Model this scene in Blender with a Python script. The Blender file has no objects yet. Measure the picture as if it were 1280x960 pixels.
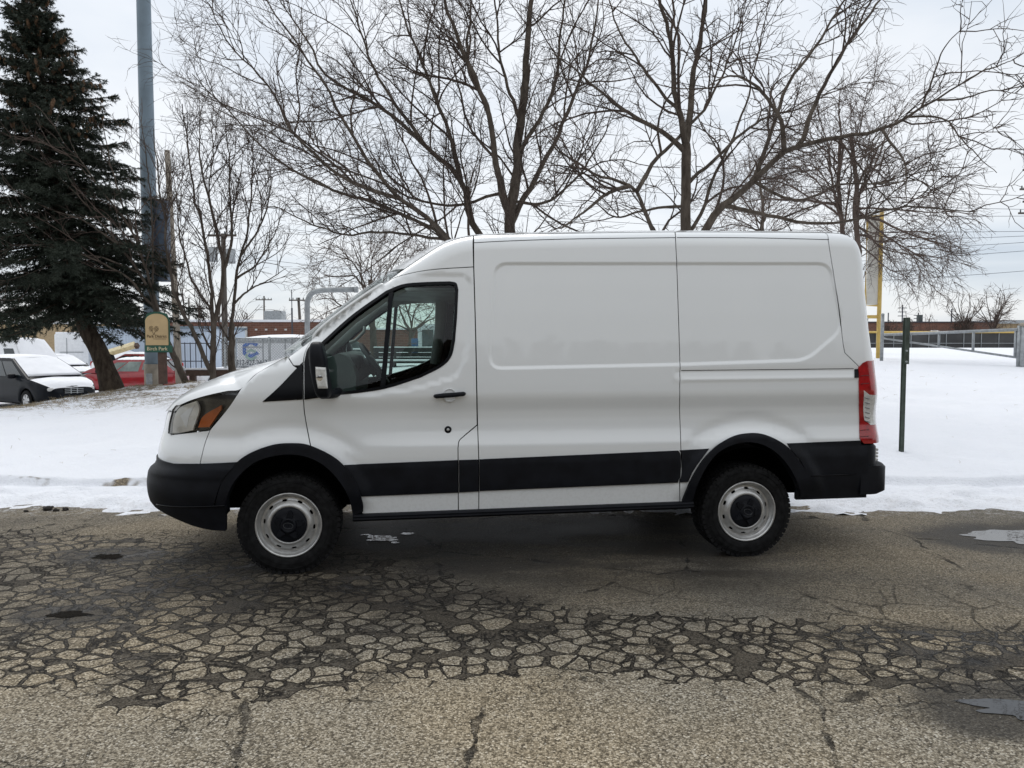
import bpy, math, random
import numpy as np
from mathutils import Vector, Matrix
from mathutils.geometry import delaunay_2d_cdt
RNG = np.random.default_rng(7)
rnd = random.Random(11)
SC = bpy.context.scene
COL = SC.collection
R = math.radians
PI = math.pi

# ------------------------------------------------------------------ camera
FPX, HCAM, PITCH = 961.0, 1.60119617, 0.05567123
cam = bpy.data.objects.new('camera', bpy.data.cameras.new('camera'))
COL.objects.link(cam)
cam.location = (0, 0, HCAM)
cam.rotation_euler = (PI/2 - PITCH, 0, 0)
cam.data.sensor_width = 36
cam.data.lens = 36*FPX/1280
cam.data.clip_end = 3000
cam.data.clip_start = 0.05
SC.camera = cam
CP, SP = math.cos(PITCH), math.sin(PITCH)

def ray(px, py):
    a, b = (px-640)/FPX, (480-py)/FPX
    return a, CP+b*SP, -SP+b*CP
def at(px, py, y):
    """world point at depth y on the line of sight of a photo pixel"""
    a, d, e = ray(px, py)
    t = y/d
    return Vector((a*t, y, HCAM+e*t))
def sm(a, b, x):
    t = np.clip((np.asarray(x, float)-a)/(b-a), 0, 1)
    return t*t*(3-2*t)

# ------------------------------------------------------------------ scene graph helpers
def tag(o, label=None, cat=None, group=None, kind=None):
    if label: o['label'] = label
    if cat: o['category'] = cat
    if group: o['group'] = group
    if kind: o['kind'] = kind
    return o
def thing(name, label, cat, loc=(0, 0, 0), rz=0.0, group=None):
    o = bpy.data.objects.new(name, None)
    o.empty_display_size = .1
    COL.objects.link(o)
    o.location = loc
    o.rotation_euler = (0, 0, rz)
    return tag(o, label, cat, group)
def mkobj(name, me, mat, parent=None):
    o = bpy.data.objects.new(name, me)
    if mat is not None and not me.materials: me.materials.append(mat)
    COL.objects.link(o)
    if parent: o.parent = parent
    return o
def copy_tree(o, parent=None):
    c = o.copy(); COL.objects.link(c); c.parent = parent
    for ch in list(o.children): copy_tree(ch, c)
    return c

class MB:
    """mesh builder collecting quads/tris from many pieces"""
    def __init__(s): s.v = []; s.f = []; s.n = 0; s.sm = []
    def add(s, v, f, smooth=True):
        v = np.asarray(v, float).reshape(-1, 3)
        s.v.append(v)
        for q in f: s.f.append(tuple(int(i)+s.n for i in q)); s.sm.append(smooth)
        s.n += len(v)
    def addnp(s, v, q, smooth=True):
        s.v.append(np.asarray(v, float)); s.f.extend(map(tuple, (np.asarray(q)+s.n).tolist())); s.sm.extend([smooth]*len(q)); s.n += len(v)
    def box(s, c, size, rot=None, bev=0.0):
        sx, sy, sz = [k/2 for k in size]
        if bev > 0:
            b = min(bev, sx*.49, sy*.49, sz*.49)
            P = []; idx = {}
            for ix in (-1, 1):
                for iy in (-1, 1):
                    for iz in (-1, 1):
                        for ax in range(3):
                            p = [ix*(sx-b), iy*(sy-b), iz*(sz-b)]
                            p[ax] = (ix*sx, iy*sy, iz*sz)[ax]
                            idx[(ix, iy, iz, ax)] = len(P); P.append(p)
            F = []
            for ax in range(3):
                o1, o2 = [k for k in range(3) if k != ax]
                for sg in (-1, 1):
                    q = []
                    for a, b2 in ((-1, -1), (1, -1), (1, 1), (-1, 1)):
                        k = [0, 0, 0]; k[ax] = sg; k[o1] = a; k[o2] = b2
                        q.append(idx[(k[0], k[1], k[2], ax)])
                    F.append(q)
            for ax in range(3):
                o1, o2 = [k for k in range(3) if k != ax]
                for a in (-1, 1):
                    for b2 in (-1, 1):
                        k1 = [0, 0, 0]; k1[o1] = a; k1[o2] = b2
                        lo = list(k1); hi = list(k1); lo[ax] = -1; hi[ax] = 1
                        F.append([idx[(*lo, o1)], idx[(*hi, o1)], idx[(*hi, o2)], idx[(*lo, o2)]])
            for ix in (-1, 1):
                for iy in (-1, 1):
                    for iz in (-1, 1):
                        F.append([idx[(ix, iy, iz, a)] for a in range(3)])
            P = np.array(P)
        else:
            P = np.array([[x, y, z] for x in (-sx, sx) for y in (-sy, sy) for z in (-sz, sz)])
            F = [(0, 1, 3, 2), (4, 6, 7, 5), (0, 4, 5, 1), (2, 3, 7, 6), (0, 2, 6, 4), (1, 5, 7, 3)]
        if rot is not None: P = P @ np.array(rot.to_3x3() if hasattr(rot, 'to_3x3') else rot).T
        s.add(P+np.array(c), F, False)
    def tube(s, pts, rad, n=8, cap=True, smooth=True):
        pts = np.asarray([tuple(p) for p in pts], float); k = len(pts)
        rad = np.broadcast_to(np.asarray(rad, float), (k,))
        t = np.gradient(pts, axis=0); t /= np.linalg.norm(t, axis=1)[:, None]+1e-12
        ref = np.array([0, 0, 1.]) if abs(t[0, 2]) < .9 else np.array([1., 0, 0])
        u = np.cross(t, ref); bad = np.linalg.norm(u, axis=1) < 1e-3; u[bad] = (0, 1, 0)
        u /= np.linalg.norm(u, axis=1)[:, None]; w = np.cross(t, u)
        a = np.arange(n)*2*PI/n
        V = pts[:, None]+rad[:, None, None]*(np.cos(a)[None, :, None]*u[:, None]+np.sin(a)[None, :, None]*w[:, None])
        i = np.arange(k-1)[:, None]*n; j = np.arange(n)[None]; j2 = (j+1) % n
        Q = np.stack([i+j, i+n+j, i+n+j2, i+j2], -1).reshape(-1, 4)
        b = s.n
        s.addnp(V.reshape(-1, 3), Q, smooth)
        if cap:
            s.f.append(tuple(b+x for x in range(n))); s.f.append(tuple(b+(k-1)*n+x for x in range(n-1, -1, -1))); s.sm += [False, False]
    def cyl(s, c, r, h, n=24, axis='z', r2=None):
        r2 = r if r2 is None else r2
        d = {'x': (1, 0, 0), 'y': (0, 1, 0), 'z': (0, 0, 1)}[axis]
        c = np.array(c, float); d = np.array(d, float)
        s.tube([c-d*h/2, c+d*h/2], [r, r2], n)
    def lathe(s, prof, n=48, axis='y', c=(0, 0, 0)):
        """prof: (r, along-axis) pairs"""
        a = np.arange(n)*2*PI/n; prof = np.array(prof, float); k = len(prof)
        ca, sa = np.cos(a), np.sin(a)
        r = prof[:, 0][:, None]; h = np.repeat(prof[:, 1][:, None], n, 1)
        if axis == 'y': V = np.stack([r*ca, h, r*sa], -1)
        elif axis == 'x': V = np.stack([h, r*ca, r*sa], -1)
        else: V = np.stack([r*ca, r*sa, h], -1)
        i = np.arange(k-1)[:, None]*n; j = np.arange(n)[None]; j2 = (j+1) % n
        Q = np.stack([i+j, i+n+j, i+n+j2, i+j2], -1).reshape(-1, 4)
        s.addnp(V.reshape(-1, 3)+np.array(c), Q)
    def grid(s, P, smooth=True, flip=False):
        P = np.asarray(P, float); a, b = P.shape[:2]
        i = np.arange(a-1)[:, None]*b; j = np.arange(b-1)[None]
        Q = np.stack([i+j, i+b+j, i+b+j+1, i+j+1], -1).reshape(-1, 4)
        if flip: Q = Q[:, ::-1]
        s.addnp(P.reshape(-1, 3), Q, smooth)
    def prism(s, poly, fn, d0, d1):
        """polygon (a,b) list extruded between depths; fn(a,b,d)->xyz"""
        n = len(poly)
        V = [fn(a, b, d0) for a, b in poly]+[fn(a, b, d1) for a, b in poly]
        F = [tuple(range(n)), tuple(range(2*n-1, n-1, -1))]+[(i, i+n, (i+1) % n+n, (i+1) % n) for i in range(n)]
        s.add(V, F, False)
    def mesh(s, name, fix=False):
        me = bpy.data.meshes.new(name)
        V = np.concatenate(s.v) if s.v else np.zeros((0, 3))
        me.from_pydata(V, [], s.f)
        me.polygons.foreach_set('use_smooth', s.sm)
        if fix:
            import bmesh
            bm = bmesh.new(); bm.from_mesh(me); bmesh.ops.recalc_face_normals(bm, faces=bm.faces); bm.to_mesh(me); bm.free()
        me.update()
        return me
    def build(s, name, mat, parent=None, fix=True):
        return mkobj(name, s.mesh(name, fix), mat, parent)

# ------------------------------------------------------------------ materials
def nodes(name):
    m = bpy.data.materials.new(name); m.use_nodes = True
    nt = m.node_tree
    return m, nt, nt.nodes['Principled BSDF']
def N(nt, t, **k):
    n = nt.nodes.new(t)
    for a, b in k.items():
        if a in ('inp',):
            for x, y in b.items(): n.inputs[x].default_value = y
        else: setattr(n, a, b)
    return n
def L(nt, a, b): nt.links.new(a, b)
def ramp(nt, stops, fac, interp='LINEAR'):
    r = N(nt, 'ShaderNodeValToRGB'); e = r.color_ramp.elements; r.color_ramp.interpolation = interp
    e[0].position = stops[0][0]; e[0].color = (*stops[0][1], 1)
    e[1].position = stops[-1][0]; e[1].color = (*stops[-1][1], 1)
    for p, c in stops[1:-1]:
        x = e.new(p); x.color = (*c, 1)
    L(nt, fac, r.inputs['Fac'])
    return r.outputs['Color']
def mixc(nt, f, a, b, mode='MIX'):
    m = N(nt, 'ShaderNodeMix', data_type='RGBA', blend_type=mode)
    for s, v in ((m.inputs['Factor'], f), (m.inputs['A'], a), (m.inputs['B'], b)):
        if hasattr(v, 'is_linked') or isinstance(v, bpy.types.NodeSocket): L(nt, v, s)
        elif isinstance(v, (int, float)): s.default_value = v
        else: s.default_value = (*v, 1)
    return m.outputs['Result']
def mth(nt, op, a, b=None, c=None, clamp=False):
    m = N(nt, 'ShaderNodeMath', operation=op, use_clamp=clamp)
    for i, v in enumerate((a, b, c)):
        if v is None: continue
        if isinstance(v, bpy.types.NodeSocket): L(nt, v, m.inputs[i])
        else: m.inputs[i].default_value = v
    return m.outputs[0]
def mrange(nt, v, a, b, c=0.0, d=1.0, smooth=True):
    m = N(nt, 'ShaderNodeMapRange', interpolation_type='SMOOTHSTEP' if smooth else 'LINEAR')
    L(nt, v, m.inputs['Value'])
    for k, x in zip(('From Min', 'From Max', 'To Min', 'To Max'), (a, b, c, d)): m.inputs[k].default_value = x
    return m.outputs['Result']
def noise(nt, co, scale, detail=4, rough=.55, dist=0.0):
    n = N(nt, 'ShaderNodeTexNoise', inp={'Scale': scale, 'Detail': detail, 'Roughness': rough, 'Distortion': dist})
    L(nt, co, n.inputs['Vector'])
    return n.outputs['Fac']
def coords(nt, world=False):
    if world: return N(nt, 'ShaderNodeNewGeometry').outputs['Position']
    return N(nt, 'ShaderNodeTexCoord').outputs['Object']
def bump(nt, h, strength, dist, bsdf):
    b = N(nt, 'ShaderNodeBump', inp={'Strength': strength, 'Distance': dist})
    L(nt, h, b.inputs['Height']); L(nt, b.outputs['Normal'], bsdf.inputs['Normal'])
def mat(name, col, rough=.6, metal=0.0, var=.12, scale=6.0, bmp=0.0, bscale=40.0, coat=0.0, spec=.5, col2=None):
    m, nt, b = nodes(name)
    co = coords(nt)
    f = noise(nt, co, scale)
    c2 = col2 if col2 else tuple(max(0, x*(1-2*var)) for x in col)
    c1 = tuple(min(1, x*(1+var)) for x in col) if not col2 else col
    L(nt, ramp(nt, [(.3, c2), (.7, c1)], f), b.inputs['Base Color'])
    b.inputs['Roughness'].default_value = rough
    b.inputs['Metallic'].default_value = metal
    b.inputs['Coat Weight'].default_value = coat
    b.inputs['Coat Roughness'].default_value = .04
    b.inputs['Specular IOR Level'].default_value = spec
    if bmp: bump(nt, noise(nt, co, bscale, 3), bmp, .01, b)
    return m
def glass_mat(name, tint, refl=1.0, rough=0.0):
    m = bpy.data.materials.new(name); m.use_nodes = True; nt = m.node_tree; nt.nodes.clear()
    o = N(nt, 'ShaderNodeOutputMaterial'); t = N(nt, 'ShaderNodeBsdfTransparent'); g = N(nt, 'ShaderNodeBsdfGlossy')
    t.inputs['Color'].default_value = (*tint, 1); g.inputs['Roughness'].default_value = rough
    fr = N(nt, 'ShaderNodeFresnel', inp={'IOR': 1.5}); x = N(nt, 'ShaderNodeMixShader')
    L(nt, mth(nt, 'MULTIPLY', fr.outputs[0], refl), x.inputs[0]); L(nt, t.outputs[0], x.inputs[1]); L(nt, g.outputs[0], x.inputs[2])
    L(nt, x.outputs[0], o.inputs['Surface'])
    return m

def van_paint():
    m, nt, b = nodes('white_paint')
    co = coords(nt)
    n1 = noise(nt, co, 2.2, 5, .6)
    n2 = noise(nt, co, 45, 4, .65)
    sep = N(nt, 'ShaderNodeSeparateXYZ'); L(nt, co, sep.inputs[0])
    low = mrange(nt, sep.outputs['Z'], .95, .35)
    dirt = mth(nt, 'MULTIPLY', mth(nt, 'MULTIPLY', low, mrange(nt, n2, .40, .75)), .17)
    c = mixc(nt, n1, (.72, .74, .745), (.765, .78, .782))
    L(nt, mixc(nt, dirt, c, (.33, .30, .26)), b.inputs['Base Color'])
    L(nt, mth(nt, 'MULTIPLY_ADD', dirt, .5, .34), b.inputs['Roughness'])
    b.inputs['Coat Weight'].default_value = .85
    b.inputs['Coat Roughness'].default_value = .035
    return m
M = {}
M['paint'] = van_paint()
M['plastic'] = mat('black_plastic', (.0075, .0085, .0118), .5, var=.2, scale=9, bmp=.15, bscale=420, spec=.16)
M['gloss_black'] = mat('gloss_black', (.004, .0045, .006), .25, spec=.16)
M['rubber'] = mat('tyre_rubber', (.012, .012, .0125), .8, var=.3, scale=25, bmp=.2, bscale=120, spec=.15)
M['void'] = mat('dark_void', (.006, .006, .006), .95, spec=.05)
M['trim'] = mat('grey_trim', (.66, .69, .66), .7)
M['dash'] = mat('dash_plastic', (.035, .037, .04), .6)
M['seat'] = mat('seat_cloth', (.03, .03, .032), .9)
M['glass'] = glass_mat('tinted_glass', (.72, .84, .80), .85)
M['windscreen'] = glass_mat('windscreen_glass', (.86, .92, .90), .85)
M['carglass'] = mat('dark_car_glass', (.02, .027, .03), .08, spec=.6)
M['lens'] = glass_mat('clear_lens', (.9, .92, .92), 1.0)
M['chrome'] = mat('reflector', (.75, .76, .77), .12, 1.0, var=.05)
M['amber'] = mat('amber_lens', (.62, .13, .012), .25, coat=.6)
M['red_lens'] = mat('red_lens', (.33, .004, .006), .2, coat=.6, var=.2, scale=20)
M['clear_plastic'] = mat('clear_plastic', (.60, .60, .58), .2, coat=.8, var=.12, scale=40)
M['steel'] = mat('silver_steel', (.53, .53, .52), .35, .68, var=.12, scale=18)
# ------------------------------------------------------------------ the van
VTH, VX0, VY0 = 0.13089825, -1.53096698, 5.20832373
VC, VS = math.cos(VTH), math.sin(VTH)
HALF = 0.985                      # tyre face plane to centre line
OX, OYC = -(VX0*VC+VY0*VS), VX0*VS-VY0*VC   # camera in van axes
def side_at(px, py, Y):
    a, d, e = ray(px, py)
    dx, dy = a*VC+d*VS, -a*VS+d*VC
    t = (Y-OYC)/dy
    return OX+dx*t, HCAM+e*t
van = thing('cargo_van', 'white medium-roof cargo van parked side-on across the wet cracked road', 'van',
            (VX0+1.65*VC-HALF*VS, VY0+1.65*VS+HALF*VC, 0), VTH)
VO = np.array([1.65, HALF, 0])    # van axes -> empty's own axes

S_PX = [(300, 487.5), (320, 468), (340, 456.5), (357, 447.5), (368, 442), (445, 381), (485, 351), (525, 323), (557, 303.5), (592, 294.5), (640, 292.5), (720, 291), (845, 289.3), (1000, 290), (1038, 290.5), (1056, 292), (1069, 295), (1078, 300)]
S_XZ = np.array([side_at(x, y, (.02, .05, .10, .15)[i] if i < 4 else .19) for i, (x, y) in enumerate(S_PX)])
def catmull(P, n=8):
    P = np.asarray(P, float)
    if len(P) < 3: return P
    Q = np.vstack([2*P[0]-P[1], P, 2*P[-1]-P[-2]]); out = []
    for i in range(1, len(Q)-2):
        p0, p1, p2, p3 = Q[i-1:i+3]
        for t in np.arange(n)/n:
            out.append(.5*((2*p1)+(-p0+p2)*t+(2*p0-5*p1+4*p2-p3)*t*t+(-p0+3*p1-3*p2+p3)*t**3))
    out.append(P[-1])
    return np.array(out)
S_LINE = catmull(S_XZ, 6)
def dist_poly(P, Q, closed=False):
    """distance of points P (n,2) to polyline Q (m,2)"""
    A = Q if closed else Q[:-1]; B = np.roll(Q, -1, 0) if closed else Q[1:]
    D = B-A; l = (D*D).sum(1)+1e-12
    out = np.empty(len(P)); st = max(1, 400000//max(1, len(A)))
    for i in range(0, len(P), st):
        p = P[i:i+st]; W = p[:, None]-A[None]
        t = np.clip((W*D[None]).sum(2)/l, 0, 1)
        out[i:i+st] = np.sqrt(((W-t[..., None]*D[None])**2).sum(2).min(1))
    return out
def inside(P, Q):
    x, y = P[:, 0], P[:, 1]; r = np.zeros(len(P), bool)
    for (x0, y0), (x1, y1) in zip(Q, np.roll(Q, -1, 0)):
        if y0 == y1: continue
        c = ((y0 > y) != (y1 > y)) & (x < (x1-x0)*(y-y0)/(y1-y0)+x0)
        r ^= c
    return r

ZT = np.arange(.2, 2.7, .002)
def tab(zs, os_, k=26):
    v = np.interp(ZT, zs, os_); w = np.exp(-.5*(np.arange(-k, k+1)/(k/2.2))**2); w /= w.sum()
    return np.convolve(np.pad(v, k, mode='edge'), w, 'valid')
T_MID = tab([.30, .40, .58, .70, .80, .875, .92, .98, 1.06, 1.12, 1.19, 1.225, 1.30, 1.45, 1.6, 1.8, 2.0, 2.2, 2.5],
            [.055, .035, .016, .010, .004, .004, .020, .034, .038, .031, .011, .004, .008, .020, .036, .060, .088, .12, .17], 13)
T_FR = tab([.30, .40, .58, .70, .80, .88, .95, 1.03, 1.10, 1.165, 1.20, 1.30, 1.45, 1.6, 1.8, 2.0, 2.2, 2.5],
           [.055, .035, .016, .010, .004, .006, .018, .026, .028, .018, .012, .020, .045, .062, .088, .115, .145, .19])
XC = -.30
SILF = np.array([side_at(x, y, .35)[::-1] for x, y in [(215, 505), (208, 517), (204, 535), (200.5, 550), (199, 562), (198, 577), (197, 640)]])
SILB = np.array([side_at(x, y, .35)[::-1] for x, y in [(197, 578), (191, 582), (187, 587), (185, 600), (185.5, 618), (188, 632), (200, 645)]])
SILR = np.array([side_at(x, y, .08)[::-1] for x, y in [(1078, 289), (1083, 299), (1085, 325), (1084.5, 360), (1085.5, 410), (1088.5, 455), (1092, 500), (1093, 555), (1094, 620)]])
def interp_z(tb, z):
    o = np.argsort(tb[:, 0]); return np.interp(z, tb[o, 0], tb[o, 1])
RA, RB = .20, .50
FL = .62
class Surf:
    def __init__(s, proud=0.0, bumper=False, proud_z=None, recess=True, rear_ext=0.0):
        s.p, s.bumper, s.pz, s.recess, s.re = proud, bumper, proud_z, recess, rear_ext
    def Lf(s, Z):
        t = SILB if s.bumper else SILF
        return (XC-interp_z(t, Z))/.956
    def Xcr(s, Z): return interp_z(SILR, Z)+.093-RA+s.re
    def u2x(s, u, Z):
        ph = np.clip((XC-u)/FL, 0, PI/2); pr = np.clip((u-s.Xcr(Z))/.33, 0, PI/2)
        return np.where(u < XC, XC-s.Lf(Z)*np.sin(ph), np.where(u > s.Xcr(Z), s.Xcr(Z)+RA*np.sin(pr), u)), ph*(u < XC), pr*(u > s.Xcr(Z))
    def x2u(s, X, Z):
        t = np.clip((XC-X)/s.Lf(Z), 0, 1); r = np.clip((X-s.Xcr(Z))/RA, 0, 1)
        return np.where(X < XC, XC-FL*np.arcsin(t), np.where(X > s.Xcr(Z), s.Xcr(Z)+.33*np.arcsin(r), X))
    def flat(s, X, Z):
        k = sm(.2, 1.0, X)
        o = np.interp(Z, ZT, T_FR)*(1-k)+np.interp(Z, ZT, T_MID)*k
        o = o+np.clip(.9-X, 0, 1.2)*.055*sm(1.2, 1.7, Z)
        for hx in (0.0, 3.3):
            r = np.hypot(X-hx, Z-.36); w = (1-sm(.535, .625, r))*sm(.42, .60, Z)
            o = o+.011*np.exp(-((r-.665)/.045)**2)*sm(.80, .90, Z)
            o = o*(1-w)+w*(-.012)
        if s.recess:
            P = np.stack([np.ravel(X), np.ravel(Z)], 1)
            for poly, dep, wd in RECESS:
                d = dist_poly(P, poly, True)*np.where(inside(P, poly), 1, -1)
                o = o+(dep*sm(-wd*.5, wd*.5, d)).reshape(np.shape(o))
            # stepped groove across the rear quarter
            zc = GROOVE(X)
            o = o-sm(2.70, 2.76, X)*(.0055*np.exp(-((Z-(zc-.068))/.016)**2)-.004*np.exp(-((Z-(zc-.012))/.02)**2))
        P = np.stack([np.ravel(X), np.ravel(Z)], 1)
        d = dist_poly(P, S_LINE).reshape(np.shape(o))
        r = .02+.105*sm(-.25, .12, X)
        o = o+r*(1-np.sqrt(1-np.clip((r-d)/r, 0, .97)**2))
        return o
    def Y(s, u, Z):
        X, pf, pr = s.u2x(u, Z)
        p = s.p if s.pz is None else np.interp(Z, s.pz[0], s.pz[1])
        # roundings and corner returns
        o = s.flat(np.where(u < XC, XC, X), Z)
        Y = -.045+o-p*np.cos(pf)*np.cos(pr)+.55*(1-np.cos(pf))+RB*(1-np.cos(pr))
        X = X-p*np.sin(pf)*.0+p*np.sin(pr)
        return X, Y
    def pxs(s, Q):
        Q = np.asarray(Q, float); a_, b_ = Q[:, 0], Q[:, 1]
        A, B = (a_-640)/FPX, (480-b_)/FPX; D_, E_ = CP+B*SP, -SP+B*CP
        dx, dy = A*VC+D_*VS, -A*VS+D_*VC
        def hit(Y): t = (Y-OYC)/dy; return OX+dx*t, HCAM+E_*t
        X, Z = hit(np.zeros(len(Q)))
        for _ in range(16):
            u = s.x2u(X, Z); _, y = s.Y(u, Z); X1, Z1 = hit(y); X, Z = .5*X+.5*X1, .5*Z+.5*Z1
        return np.stack([s.x2u(X, Z), Z], 1)
    def px(s, px, py):
        q = s.pxs([(px, py)])[0]; return float(q[0]), float(q[1])
RECESS = []
_g = None
def GROOVE(X): return np.interp(X, *_g) if _g is not None else np.full(np.shape(X), -9.0)
S0 = Surf()
def uz(surf, segs, n=8):
    """outline from segments of photo pixels (x>20) or (u,z) pairs; 3+ points make a smooth curve"""
    out = []
    for sg in segs:
        if all(p[0] > 20 for p in sg):
            c = catmull(sg, n) if len(sg) > 2 else np.linspace(sg[0], sg[1], max(2, int(math.dist(sg[0], sg[1])/7)+1))
            c = surf.pxs(c)
        else:
            P = [surf.px(*p) if p[0] > 20 else p for p in sg]
            c = catmull(P, n) if len(P) > 2 else np.array(P)
        out.extend(c[:-1].tolist())
    return np.array(out)
def line(surf, *p): return [[a, b] for a, b in zip(p, p[1:]+p[:1])]
def rounded(pts, r, n=6):
    """round polygon corners"""
    out = []; P = np.array(pts); k = len(P)
    for i in range(k):
        a, b, c = P[i-1], P[i], P[(i+1) % k]
        ra = min(r, np.linalg.norm(a-b)*.45, np.linalg.norm(c-b)*.45)
        p, q = b+(a-b)/np.linalg.norm(a-b)*ra, b+(c-b)/np.linalg.norm(c-b)*ra
        for t in np.linspace(0, 1, n): out.append((1-t)**2*p+2*t*(1-t)*b+t*t*q)
    return np.array(out)
# pressed-in cargo panel and the track groove
_rec = rounded([S0.px(*p) for p in [(619, 329.5), (1037, 329.5), (1053, 412), (1008, 450), (850, 455.5), (612, 460.5)]], .09)
_gp = np.array([S0.px(*p) for p in [(850, 463), (1068, 460.5)]])
_win_px = [[(402, 428), (440, 394), (483, 363.5)], [(483, 363.5), (504, 355.5), (530, 353), (562, 352)], [(562, 352), (570, 354), (572.5, 362)],
           [(572.5, 362), (571, 395), (568.5, 426)], [(568.5, 426), (564, 445), (552, 458), (526, 471.5)], [(526, 471.5), (485, 484.6), (450, 490.5), (410, 494.5)], [(410, 494.5), (403, 484), (401, 450), (402, 428)]]
_pock = rounded([S0.px(*p) for p in [(405, 418), (470, 366), (510, 345), (578, 343), (590, 352), (586, 430), (574, 470), (520, 486), (440, 497), (400, 490)]], .06)
RECESS = [(_rec, .011, .03), (_pock, .007, .035)]
_g = (_gp[:, 0], _gp[:, 1])

def inset_poly(P, d):
    a = P-np.roll(P, 1, 0); b = np.roll(P, -1, 0)-P
    na = np.stack([-a[:, 1], a[:, 0]], 1); nb = np.stack([-b[:, 1], b[:, 0]], 1)
    na /= np.linalg.norm(na, axis=1)[:, None]+1e-12; nb /= np.linalg.norm(nb, axis=1)[:, None]+1e-12
    n = na+nb; l = np.linalg.norm(n, axis=1)[:, None]; n = n/(l+1e-9)
    c = np.clip((n*na).sum(1), .4, 1)[:, None]
    return P+n*d/c
def area(P): return .5*np.sum(P[:, 0]*np.roll(P[:, 1], -1)-np.roll(P[:, 0], -1)*P[:, 1])
def resamp(P, sp):
    out = []
    for a, b in zip(P, np.roll(P, -1, 0)):
        n = max(1, int(math.ceil(np.linalg.norm(b-a)/sp)))
        for t in range(n): out.append(a+(b-a)*t/n)
    out = np.array(out); k = np.linalg.norm(out-np.roll(out, 1, 0), axis=1) > 1e-4
    return out[k]
def triangulate(outline, holes, sp, extra=None):
    loops = [resamp(outline, sp*.8)]+[resamp(h, sp*.8) for h in holes]
    lo, hi = outline.min(0), outline.max(0)
    gx = np.arange(lo[0], hi[0], sp); gy = np.arange(lo[1], hi[1], sp*.87)
    G = np.array([(x+(sp*.5 if j % 2 else 0), y) for j, y in enumerate(gy) for x in gx]).reshape(-1, 2)
    def keep(Q, lim):
        k = inside(Q, loops[0])
        for h in loops[1:]: k &= ~inside(Q, h)
        Q = Q[k]
        if len(Q):
            k = np.ones(len(Q), bool)
            for h in loops: k &= dist_poly(Q, h, True) > lim
            Q = Q[k]
        return Q
    G = keep(G, sp*.45)
    if extra is not None:
        X_ = keep(extra, .0045)
        if len(X_) and len(G):
            dm = np.array([np.min(np.hypot(X_[:, 0]-g_[0], X_[:, 1]-g_[1])) for g_ in G]); G = G[dm > sp*.5]
        G = np.vstack([G, X_]) if len(G) else X_
    V = []; E = []
    for h in loops:
        b = len(V); V += h.tolist(); E += [(b+i, b+(i+1) % len(h)) for i in range(len(h))]
    V += G.tolist()
    r = delaunay_2d_cdt([Vector(v) for v in V], E, [], 0, 1e-5)
    P = np.array([tuple(v) for v in r[0]]); T = np.array(r[2])
    c = P[T].mean(1); k = inside(c, loops[0])
    for h in loops[1:]: k &= ~inside(c, h)
    T = T[k]
    ar = np.cross(P[T[:, 1]]-P[T[:, 0]], P[T[:, 2]]-P[T[:, 0]])
    T[ar < 0] = T[ar < 0][:, ::-1]
    return P, T, loops
def boundary(T):
    from collections import Counter
    E = Counter()
    for a, b, c in T:
        for e in ((a, b), (b, c), (c, a)): E[e] += 1
    return [e for e in E if (e[1], e[0]) not in E]
FAR = []; NORM = {}
def panel(name, surf, outline, material, parent=van, holes=(), sp=.035, gap=.0032, flange=.014, extra=None, far=True, back=None):
    if area(outline) < 0: outline = outline[::-1]
    outline = resamp(outline, sp*.8)
    if gap: outline = inset_poly(outline, gap)
    P, T, loops = triangulate(outline, [h for h in holes], sp, extra)
    X, Y = surf.Y(P[:, 0], P[:, 1])
    V = np.stack([X, Y, P[:, 1]], 1)
    mb = MB()
    mb.addnp(V-VO, T)
    e = 1.5e-3
    Xa, Ya = surf.Y(P[:, 0]+e, P[:, 1]); Xb, Yb = surf.Y(P[:, 0], P[:, 1]+e); Xc, Yc = surf.Y(P[:, 0]-e, P[:, 1]); Xd, Yd = surf.Y(P[:, 0], P[:, 1]-e)
    du = np.stack([Xa-Xc, Ya-Yc, 0*X], 1); dz = np.stack([Xb-Xd, Yb-Yd, 0*X+2*e], 1)
    n = np.cross(dz, du); n /= np.linalg.norm(n, axis=1)[:, None]+1e-12     # inward
    if flange:
        # return edge, turned inwards along the surface normal
        B = boundary(T); ids = sorted({i for ed in B for i in ed}); mp = {i: k for k, i in enumerate(ids)}
        A = V[ids]; D = A+n[ids]*flange
        Q = [(mp[b], mp[a], mp[a]+len(ids), mp[b]+len(ids)) for a, b in B]
        mb.add(np.vstack([A, D])-VO, Q, True)
    me = mb.mesh(name)
    nn = np.array([v.normal[:] for v in me.vertices]); nn[:len(n)] = -n
    me.normals_split_custom_set_from_vertices(nn.tolist()); NORM[me.name] = nn
    o = mkobj(name, me, material, parent)
    if far: FAR.append(o)
    return o
def mirror_far(o, par=None):
    """the same panel on the other side of the vehicle"""
    me = o.data.copy(); n = len(me.vertices); co = np.empty(n*3); me.vertices.foreach_get('co', co)
    co = co.reshape(-1, 3); co[:, 1] *= -1; me.vertices.foreach_set('co', co.ravel()); me.flip_normals(); me.update()
    if o.data.name in NORM:
        if 'custom_normal' in me.attributes: me.attributes.remove(me.attributes['custom_normal'])
        me.normals_split_custom_set_from_vertices((NORM[o.data.name]*np.array([1, -1, 1])).tolist())
    c = o.copy(); c.data = me; COL.objects.link(c); c.parent = par or o.parent
    for ch in list(o.children): mirror_far(ch, c)
    return c

def arc(hx, r, a0, a1, n=28, zc=.36, sq=1.0):
    a = np.linspace(R(a0), R(a1), n)
    return np.stack([hx+r*np.cos(a), zc+r*sq*np.sin(a)], 1)
U0 = XC-FL*PI/2                 # front centre end of the unrolled side
def UE(Z, s=S0): return float(s.Xcr(np.array([Z]))[0]+.33*PI/2)
win = uz(S0, _win_px)
if area(win) < 0: win = win[::-1]

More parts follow.
